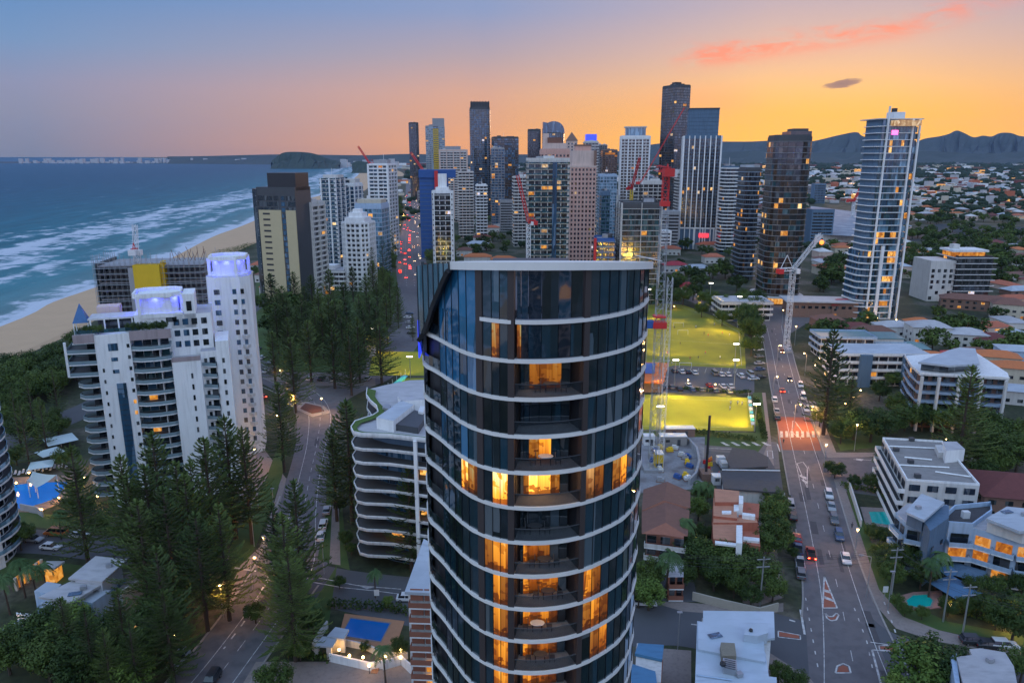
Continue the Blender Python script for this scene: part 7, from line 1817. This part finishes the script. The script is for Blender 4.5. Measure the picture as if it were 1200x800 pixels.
# traffic on the distant highway
tr=[]
rnd=random.Random(4)
for k in range(84):
    py=lerp(326,222,(k/84)**.75); f=rnd.choice((.12,.3,.45,.62,.8)); l_=None
    y_=G(480,py)[1]; a=polyline_x([(p[0],p[1]) for p in mL],y_); b_=polyline_x([(p[0],p[1]) for p in mR],y_)
    x_=lerp(a,b_,f); dn=f>.5
    tr.append(car('car' if rnd.random()<.7 else 'suv',rnd.choice(('white','dark','red','silver')),x_,y_,heading(480,py,479,py-8)+(0 if not dn else PI),'','traffic on the distant highway',1))
    del tr[-1]['_kind'], tr[-1]['_col']
for o in tr: o['label']='car with lights on in the traffic filling the distant highway'
# trailers / kerb bollards etc are kept out; boats on the river are not shown
# ---------------------------------------------------------------- cranes
def lattice(mb,p,q,w,seg=2.2,r=.07,r2=.05,m=0):
    p=Vector(p);q=Vector(q);d=q-p;L_=d.length;d.normalize(); u=d.cross(Vector((0,1,0))) if abs(d.y)<.9 else d.cross(Vector((1,0,0))); u.normalize(); v=d.cross(u); 
    cs=[u*a+v*b for a,b in ((-w/2,-w/2),(w/2,-w/2),(w/2,w/2),(-w/2,w/2))]
    for c in cs: mb.beam(p+c,q+c,r,m)
    n=max(1,int(L_/seg))
    for k in range(n):
        a=p+d*(L_*k/n); b=p+d*(L_*(k+1)/n)
        for i in range(4):
            j=(i+1)%4; mb.beam(a+cs[i],a+cs[j],r2,m,3); mb.beam((a if k%2 else b)+cs[i],(b if k%2 else a)+cs[j],r2,m,3)
def crane(label,base,h,mastm,headm,jib_az,jib_el,jib_len,mw=2.0,jibm=None,cw=8,collar=None,red_top=0,cjm=None,r=.1):
    x,y=base; t=thing('tower_crane',label,'crane',(x,y,0),0,'tower cranes over building sites')
    mb=MB(); lattice(mb,(0,0,0),(0,0,h-red_top),mw,2.4,r,r*.7); mb.build('mast',mastm,t)
    if red_top: mb=MB(); lattice(mb,(0,0,h-red_top),(0,0,h),mw*.8,2.0,r*1.5,r*1.1); mb.box((0,0,h-red_top+.6),(mw*1.2,mw*1.2,1.2)); mb.build('slewing_tower',headm,t)
    d=Vector((math.sin(jib_az)*math.cos(jib_el),math.cos(jib_az)*math.cos(jib_el),math.sin(jib_el))); fl=Vector((math.sin(jib_az),math.cos(jib_az),0))
    mb=MB(); lattice(mb,(0,0,h+1),Vector((0,0,h+1))+d*jib_len,mw*.7,2.2,r,r*.6); mb.build('jib',jibm or headm,t)
    mb=MB(); b=-fl*cw+Vector((0,0,h+1)); lattice(mb,(0,0,h+1),b,mw*.7,2,r*1.2,r*.8); top=-fl*cw*.55+Vector((0,0,h+1+cw*.9)); mb.beam((0,0,h+1),top,.16); mb.beam(b,top,.16); mb.build('counter_jib',cjm or headm,t)
    mb=MB(); mb.box(tuple(b+Vector((0,0,-.6))),(2.6,2.2,2.0),-jib_az); mb.build('counterweight',headm,t)
    mb=MB(); mb.box((mw*.9,-mw*.5,h+.2),(1.5,1.8,2)); mb.build('cab',wmet,t)
    mb=MB(); mb.beam(top,Vector((0,0,h+1))+d*jib_len*.9,.05,0,3); tip=Vector((0,0,h+1))+d*jib_len; mb.beam(tip,tip-Vector((0,0,jib_len*.35)),.04,0,3); mb.build('cables',black,t)
    mb=MB(); mb.box((0,0,.4),(mw*2.6,mw*2.6,.8)); mb.build('base',grey,t)
    if collar:
        mb=MB(); mb.box((0,0,collar),(mw*1.9,mw*1.9,1.6)); mb.box((0,0,collar+2.2),(mw*1.6,mw*1.6,.4)); mb.build('climbing_collar',redp,t)
        mb=MB(); mb.box((-mw*1.3,-mw*.4,collar+.2),(1.6,1.6,2.0)); mb.build('hoist_cage',blu,t)
    return t
d=193; bx_,_,_=PD(773,500,d); 
cr=crane('tall white lattice crane with a red top in front of the sports field',(PD(776,300,d)[0],d),PD(776,204,d)[2],gmet,redp,R(-8),R(3),8,1.9,red_top=8,collar=PD(776,380,d)[2],r=.075,cjm=redp,cw=1.6)
mb=MB(); h2=PD(776,325,d)[2]; lattice(mb,(2.4,0,0),(2.4,0,h2),1.3,2.2,.05,.035); mb.build('hoist_mast',wmet,cr)
mb=MB(); mb.beam((0,0,PD(776,306,d)[2]),(-5,12,PD(776,306,d)[2]),.15); mb.build('wall_tie',wmet,cr)
crane('crane with white mast and red luffing jib over the mid city left',(PD(619,300,420)[0],415),PD(616,262,415)[2],wmet,redp,R(-80),R(76),26,2.2,r=.2,cw=4)
crane('white luffing crane with red counterweight right of the highway',(PD(944,412,300)[0],G(944,412)[1]),PD(950,318,G(944,412)[1])[2],wmet,redp,R(70),R(48),20,1.9,jibm=wmet,cjm=wmet,r=.10,cw=7)
crane('red crane rising above the white tower at the centre right skyline',(PD(750,240,600)[0],600),PD(750,215,600)[2],black,redp,R(62),R(55),70,1.0,r=.10,cw=3)
crane('yellow masted crane over the scaffolded tower',(PD(744,235,558)[0]-3,556),PD(744,222,556)[2],mat('yellow_paint',(.7,.5,.03),.5,var=.1),redp,R(160),R(65),24,1.8,r=.25,cw=5)
crane('red crane behind the tall flared tower near the exhibition hall',(PD(998,262,900)[0],900),PD(998,236,900)[2],wmet,redp,R(60),R(58),42,2.6,r=.35,cw=12)
crane('small red crane above beach towers at the left skyline',(PD(434,205,900)[0],900),PD(434,193,900)[2],wmet,redp,R(-60),R(50),26,2.2,r=.3,cw=6)
crane('thin white crane over the scaffolded beachside building',(PD(157,300,266)[0],268),PD(157,296,268)[2],wmet,wmet,R(-5),R(80),9,1.8,r=.12,cw=3,cjm=redp)
crane('pale crane just left of the blue wrapped tower',(PD(501,215,700)[0],700),PD(501,208,700)[2],wmet,redp,R(-50),R(45),30,2.2,r=.25,cw=6)
t=thing('crane_lantern','round orange lit lantern hanging near the right white crane','lantern',(PD(963,284,G(944,412)[1])[0],G(944,412)[1],PD(963,284,G(944,412)[1])[2]),0)
mb=MB(); mb.ball((0,0,0),1.0); mb.build('globe',emat('orange_glow',(1,.18,.03),3),t); mb=MB(); mb.box((0,0,1.4),(.5,.5,.8)); mb.build('bracket',black,t)
# ---------------------------------------------------------------- building site contents
def sitebox(name,label,cat,px,py,d_,m,rz=0,parts=True):
    x,y=G(px,py); t=thing(name,label,cat,(x,y,.05),rz)
    mb=MB(); mb.box((0,0,d_[2]/2),d_); mb.build('body',m,t)
    mb=MB(); mb.box((0,0,d_[2]+.08),(d_[0]+.2,d_[1]+.2,.14)); mb.build('roof',wmet,t)
    put('door',winmesh(.9,1.9,dgrey),t,(d_[0]*.2,-d_[1]/2-.05,1.0),0); put('window',winmesh(1.1,.8,G_dark),t,(-d_[0]*.22,-d_[1]/2-.05,1.5),0); return t
sitebox('site_cabin','grey site cabin below the crane on the building site','cabin',788,520,(8,3,2.8),tanroof); sitebox('site_cabin','brown timber site shed behind the building works','cabin',796,510,(9,3,2.6),brown)
sitebox('site_cabin','small white site cabin near the tall crane foot','cabin',760,520,(3.2,2.6,2.8),wmet); sitebox('site_cabin','yellow painted site cabin by the dark tower','cabin',771,548,(2.2,3,4.6),yel)
sitebox('site_cabin','white roofed cabin on the near edge of the building works','cabin',842,566,(3.4,2.6,2.2),wmet)
s=Site('retaining_wall','curved dark retaining wall around the excavation','wall',G(812,540)); mb=s.mb(); mb.strip(GP('790,516 806,520 815,530 818,545 814,560 806,568'),0,1.8,.6); mb.build('wall_panel',grey,s.t)
s=Site('piling_rig','dark piling rig mast standing at right of the building works','rig',G(827,560)); mb=s.mb(); q=G(827,560); mb.beam((*q,0),(*q,18),.35); mb.build('mast',black,s.t); mb=s.mb(); mb.box((q[0],q[1],1),(3,4,2)); mb.build('base',brown,s.t)
s=Site('site_truck','grey flatbed truck parked beside the charcoal shop roof','truck',G(847,550)); q=G(847,548)
for nm,dx_,dy_,dz_,dd,m in (('cab',0,2.6,1.2,(2.2,1.8,2.0),wmet),('tray',0,-.6,.9,(2.3,4.4,.5),grey),('load',0,-.8,1.6,(1.8,2.6,.9),offw)): mb=s.mb(); mb.box((q[0]+dx_,q[1]+dy_,dz_+.2),dd); mb.build(nm,m,s.t)
for a in (-.9,.9):
    for b_ in (-2,2.2): mb=s.mb(); mb.beam((q[0]+a-.12,q[1]+b_,.45),(q[0]+a+.12,q[1]+b_,.45),.45,0,10); mb.build('wheel',tyre,s.t)
rb=[]
for k,(px,py,m) in enumerate(((828,543,redp),(831,546,yel),(829,551,redp),(832,540,mat('orange_plastic',(.7,.2,.02),.6,var=.05)),(842,558,redp))):
    x,y=G(px,py); t=thing('barrier','','barrier',(x,y,0),.3*k,'coloured barriers on the building site'); mb=MB(); mb.prism([(-1,-.35),(1,-.35),(1,.35),(-1,.35)],0,.5); mb.build('base',m,t); mb=MB(); mb.box((0,0,.8),(2,.2,.7)); mb.build('panel',m,t); rb.append(t)
ordlabel(rb,lambda o:'coloured plastic barrier beside the building site truck, # from the left')
rp=random.Random(2); pil=[]
for k in range(16):
    x,y=G(rp.uniform(755,808),rp.uniform(518,565)); t=thing('building_material','','pallet',(x,y,.04),rp.random()*3,'stacks of material on the building site')
    mb=MB(); mb.box((0,0,.1),(2.2,1.6,.2)); mb.build('pallet',brown,t); mb=MB(); mb.box((0,0,.6),(1.9,1.3,.8),0); mb.box((.2,.1,1.2),(1.2,.9,.4),.2); mb.build('stack',rp.choice((wmet,grey,yel,offw,blu)),t); pil.append(t)
ordlabel(pil,lambda o:'stacked building material on a pallet in the building site, # from the left')
# ---------------------------------------------------------------- lamps, poles, goals, people
def streetlamp(px,py,label,h=8,on=150,arm=0,group='street lamps',col=(1,.50,.16),az=0,head=None):
    x,y=G(px,py,0); t=thing('street_lamp',label,'street lamp',(x,y,0),az,group)
    mb=MB(); mb.beam((0,0,0),(0,0,h),.09,0,6,.06); mb.build('pole',gmet,t)
    if arm: mb=MB(); mb.beam((0,0,h),(arm,0,h+.4),.05,0,5); mb.build('arm',gmet,t)
    mb=MB(); mb.box((arm,0,h+.42),(.9,.35,.18)); mb.build('lamp_head',gmet,t)
    mb=MB(); mb.ball((arm,0,h+.2),.26 if on else .15); mb.build('bulb',(head or lampm) if on else lamp_off,t)
    if on:
        l=bpy.data.lights.new('street_light','POINT'); l.energy=on*14; l.color=col; l.shadow_soft_size=.25; lo=bpy.data.objects.new('street_light',l); C.objects.link(lo); lo.parent=t; lo.location=(arm,0,h-.25)
    return t
lam=[]
for s in ((1001,655,7,60,0),(965,553,8,110,0),(1001,528,8,60,0),(930,502,8,230,1.5),(955,505,8,230,-1.5),(910,430,9,130,1),(943,440,9,90,-1),(931,405,9,100,0),(916,384,9,80,0),(905,470,9,80,1),
          (345,484,6,230,0),(378,487,6,150,0),(330,455,7,70,0),(300,550,6,60,0),(298,640,7,0,0),(335,520,6,0,1),(303,598,5,0,0),(322,610,8,0,0),(250,560,3,60,0),(410,548,4,0,0),
          (1015,700,9,0,-2),(794,760,7,0,0),(1040,715,8,0,0),(900,760,4,0,0),(296,690,7,80,1.0),(262,725,7,60,0),(312,665,7,110,0),(380,672,7,0,0),(350,765,6,0,0)):
    lam.append(streetlamp(s[0],s[1],'',s[2],s[3],s[4]))
ordlabel(lam,lambda o:'street lamp on a grey pole by the near roads, # from the left')
dl_=[]
for k,py in enumerate((325,312,300,290,281,273,266,259,253,247,241,236)):
    y_=G(480,py)[1]; x_=polyline_x([(p[0],p[1]) for p in (mL if k%2 else mR)],y_); px_=proj(x_,y_,0)[0]
    dl_.append(streetlamp(px_,py,'',9,120+k*30,0,'street lamps along the distant highway'))
ordlabel(dl_,lambda o:'tiny glowing street lamp along the distant highway, # from the camera','y')
# small warm garden and walkway lamps
gl=[]
for px,py,e in ((410,777,35),(426,779,35),(433,789,40),(452,778,35),(470,779,30),(1177,731,40),(1182,737,40),(1187,744,40),(1113,717,20),(1170,676,8),(1072,530,0),(50,604,50),(70,590,60),(100,566,50),(110,548,40),(35,560,25),(20,572,25),(115,588,35),(60,752,60),(8,752,70),(205,752,40),(285,512,70),(290,520,40),(270,555,30),(325,492,0),(960,424,70),(955,432,50),(1020,428,80),(1098,388,60),(1062,385,50),(1050,378,80),(1028,376,60),(1000,470,50),(990,478,60),(1008,462,50),(955,450,40),(1003,438,60),(1108,520,60),(1120,520,60),(884,380,60),(866,352,50),(790,362,40),(818,350,40),(806,450,70),(838,455,30),(470,770,20),(398,770,30)):
    x,y=G(px,py); t=thing('garden_lamp','','lamp',(x,y,0),0,'small warm garden lamps'); mb=MB(); mb.beam((0,0,0),(0,0,1.4),.06); mb.build('post',black,t)
    mb=MB(); mb.ball((0,0,1.6),.24,0,8,5); mb.build('globe',lampm,t)
    if e: l=bpy.data.lights.new('garden_light','POINT'); l.energy=e*(1.6 if py>715 and px<500 else 5); l.color=(1,.52,.16); l.shadow_soft_size=.24; lo=bpy.data.objects.new('garden_light',l); C.objects.link(lo); lo.parent=t; lo.location=(0,-.1,2.1)
    gl.append(t)
ordlabel(gl,lambda o:'small glowing warm garden lamp, # of all from the left')
# floodlights
fls=[]
def flood(px,py,h,tgt,e,col=(1,.66,.08),size=75):
    x,y=G(px,py); t=thing('floodlight','','floodlight',(x,y,0),0,'floodlight poles around the pitches')
    mb=MB(); mb.beam((0,0,0),(0,0,h),.16,0,6,.1); mb.build('pole',gmet,t); mb=MB(); mb.box((0,0,h+.2),(2.4,.5,.5)); mb.build('lamp_head',black,t)
    mb=MB(); mb.box((0,-.27,h+.2),(2.2,.06,.36)); mb.build('lens',lampw,t)
    l=bpy.data.lights.new('floodlight','SPOT'); l.energy=e*3.1; l.color=col; l.spot_size=R(size); l.spot_blend=.5; l.shadow_soft_size=.5
    lo=bpy.data.objects.new('floodlight_beam',l); C.objects.link(lo); lo.parent=t; lo.location=(0,0,h-.1); q=Vector((*tgt,0))-Vector((x,y,h)); lo.rotation_euler=q.to_track_quat('-Z','Y').to_euler(); fls.append(t)
flood(831,365,16,G(800,400),26000,size=60); flood(864,384,16,G(820,395),24000); flood(759,366,13,G(795,392),18000); flood(757,425,16,G(800,395),20000); flood(860,437,12,G(835,405),12000)
flood(860,455,11,G(820,480),16000,size=84); flood(884,505,9,G(850,485),9000,size=84); flood(790,455,11,G(780,480),15000,size=84); flood(772,508,9,G(800,485),9000,size=84)
flood(438,408,9,G(465,425),4500,size=80); flood(481,444,9,G(468,425),3500,size=80); flood(500,450,9,G(482,455),8000,size=80)
ordlabel(fls,lambda o:'floodlight pole beside the lit sports greens, # from the left')
# goals
for px,py,l in ((803,431,'white goal frame at the near end of the sports field'),(795,383,'white goal frame out on the sports field'),(800,392,'second white goal frame just below the first on the field')):
    x,y=G(px,py); t=thing('goal',l,'goal',(x,y,.03),R(-2)); 
    for s_ in (-2.5,2.5): mb=MB(); mb.beam((s_,0,0),(s_,0,2.2),.07); mb.build('post',wmet,t)
    mb=MB(); mb.beam((-2.5,0,2.2),(2.5,0,2.2),.07); mb.build('crossbar',wmet,t)
# people: small standing and running figures
skin=mat('skin',(.35,.2,.13),.7,var=.05)
def person_mesh(seed,top,bot):
    rn=random.Random(seed); mb=MB(); s=rn.uniform(.1,.4); 
    hip=Vector((0,0,.92)); 
    for sd in (-1,1):
        kn=Vector((sd*s*.6,sd*.09,.48)); ft=Vector((sd*s,sd*.1,.06)); h=hip+Vector((0,sd*.09,0))
        mb.beam(h,kn,.085,1,6,.06); mb.beam(kn,ft,.058,2,6,.042); mb.beam(ft,ft+Vector((.17,0,-.02)),.05,1,5,.035)
        sh=Vector((.02,sd*.19,1.42)); eb=Vector((-sd*.14,sd*.27,1.15)); hd=Vector((-sd*.02+.12,sd*.26,.93)); mb.beam(sh,eb,.05,0,5,.042); mb.beam(eb,hd,.038,2,5,.03); mb.ball(tuple(hd),.05,2,5,4)
    mb.beam(hip-Vector((0,0,.06)),(.02,0,1.2),.15,0,8,.17); mb.beam((.02,0,1.2),(.03,0,1.48),.18,0,8,.09); mb.beam((.03,0,1.46),(.04,0,1.58),.055,2,6,.05); mb.ball((.05,0,1.67),.105,2,8,6,1.2); mb.ball((.03,0,1.70),.108,3,8,5,1.1)
    mb.ball((.16,0,1.66),.02,2,4,3)
    return mb.mesh('person',[top,bot,skin,black])
cl=[('white',wmet),('dark',dgrey),('red',redp),('blue',blu),('yellow',yel)]
PM=[(n,person_mesh(i,m,dgrey if i%2 else blu)) for i,(n,m) in enumerate(cl)]
pe=[]
rp=random.Random(8)
for k in range(26):
    px,py=(rp.uniform(762,860),rp.uniform(362,428)) if k<22 else (rp.uniform(845,872),rp.uniform(474,482))
    n,me=rp.choice(PM[:3]) if k<22 else PM[0]
    o=put('person',me,None,(*G(px,py),.03),rp.random()*6.3); tag(o,'',"person",'people on the sports greens'); o['_n']=n; pe.append(o)
ordlabel(pe,lambda o:'small figure in %s top on the lit sports greens, # from the left'%o['_n'])
for o in pe: del o['_n']
for px,py,i,l in ((998,620,1,'person in dark clothes walking on the path beside lower highway'),(918,520,1,'person in dark clothes waiting at the red crossing'),(82,643,1,'person in dark clothes standing by resort lane pine')):
    o=put('person',PM[i][1],None,(*G(px,py),.03),1.2); tag(o,l,'person')
# power poles and wires along the side street
pol=[]
for px,py in ((890,712),(1127,748),(1044,700),(1105,728)):
    x,y=G(px,py); t=thing('power_pole','','power pole',(x,y,0),0,'timber power poles'); mb=MB(); mb.beam((0,0,0),(0,0,11),.17,0,7,.12); mb.build('pole',gmet,t)
    for z in (10.5,8.9): mb=MB(); mb.box((0,0,z),(2.6,.14,.14),.1); mb.build('cross_arm',grey,t)
    pol.append(t)
ordlabel(pol,lambda o:'power pole with two cross arms near the lower highway, # from the left')
def wires(label,a,b):
    s=Site('power_lines',label,'wires',a)
    for k,(dz,dy) in enumerate(((10.6,-1.1),(10.6,0),(10.6,1.1),(9,-1),(9,1))):
        mb=s.mb(); n=14
        P=[(lerp(a[0],b[0],i/n),lerp(a[1],b[1],i/n)+dy*.6,dz-1.4*4*(i/n)*(1-i/n)*.5) for i in range(n+1)]
        for p,q in zip(P,P[1:]): mb.beam(p,q,.022,0,3)
        mb.build('wire',black,s.t)
wires('power lines running from dark tower to the pole by the timber fence',G(745,700),G(890,712)); wires('power lines crossing the lower highway between poles',G(890,712),G(1044,700)); wires('power lines along the right side street gardens',G(1044,700),G(1127,748)); wires('power lines leaving towards the right edge of the view',G(1127,748),G(1260,775))
# signs on lower left street
for px,py,l in ((442,706,'white round street sign on post by the cross street pine'),(1036,702,'white estate sign board among the path planting')):
    x,y=G(px,py); t=thing('street_sign',l,'sign',(x,y,0),0); mb=MB(); mb.beam((0,0,0),(0,0,2.6),.06); mb.build('post',gmet,t); mb=MB(); mb.box((0,-.08,2.3),(1.0,.06,1.3)); mb.build('panel',wmet,t)
# labels for plain houses
hh=[o for o in C.objects if o.get('category')=='house' and o.get('label')=='']
ordlabel(hh,lambda o:'plain low house among the trees of the middle distance, # from the left')
for o in hh: o['group']='houses in the middle distance'
# ---------------------------------------------------------------- haze
hz=bpy.data.materials.new('haze_air'); hz.use_nodes=True; nt=hz.node_tree; nt.nodes.clear()
pv=nt.nodes.new('ShaderNodeVolumePrincipled'); pv.inputs['Color'].default_value=(.42,.62,1.0,1); pv.inputs['Density'].default_value=HAZE; pv.inputs['Anisotropy'].default_value=.0
ou=nt.nodes.new('ShaderNodeOutputMaterial'); nt.links.new(pv.outputs[0],ou.inputs['Volume'])
mb=MB(); mb.box((0,5800,299),(26000,12400,600)); o=mb.build('haze',hz); o['kind']='stuff'
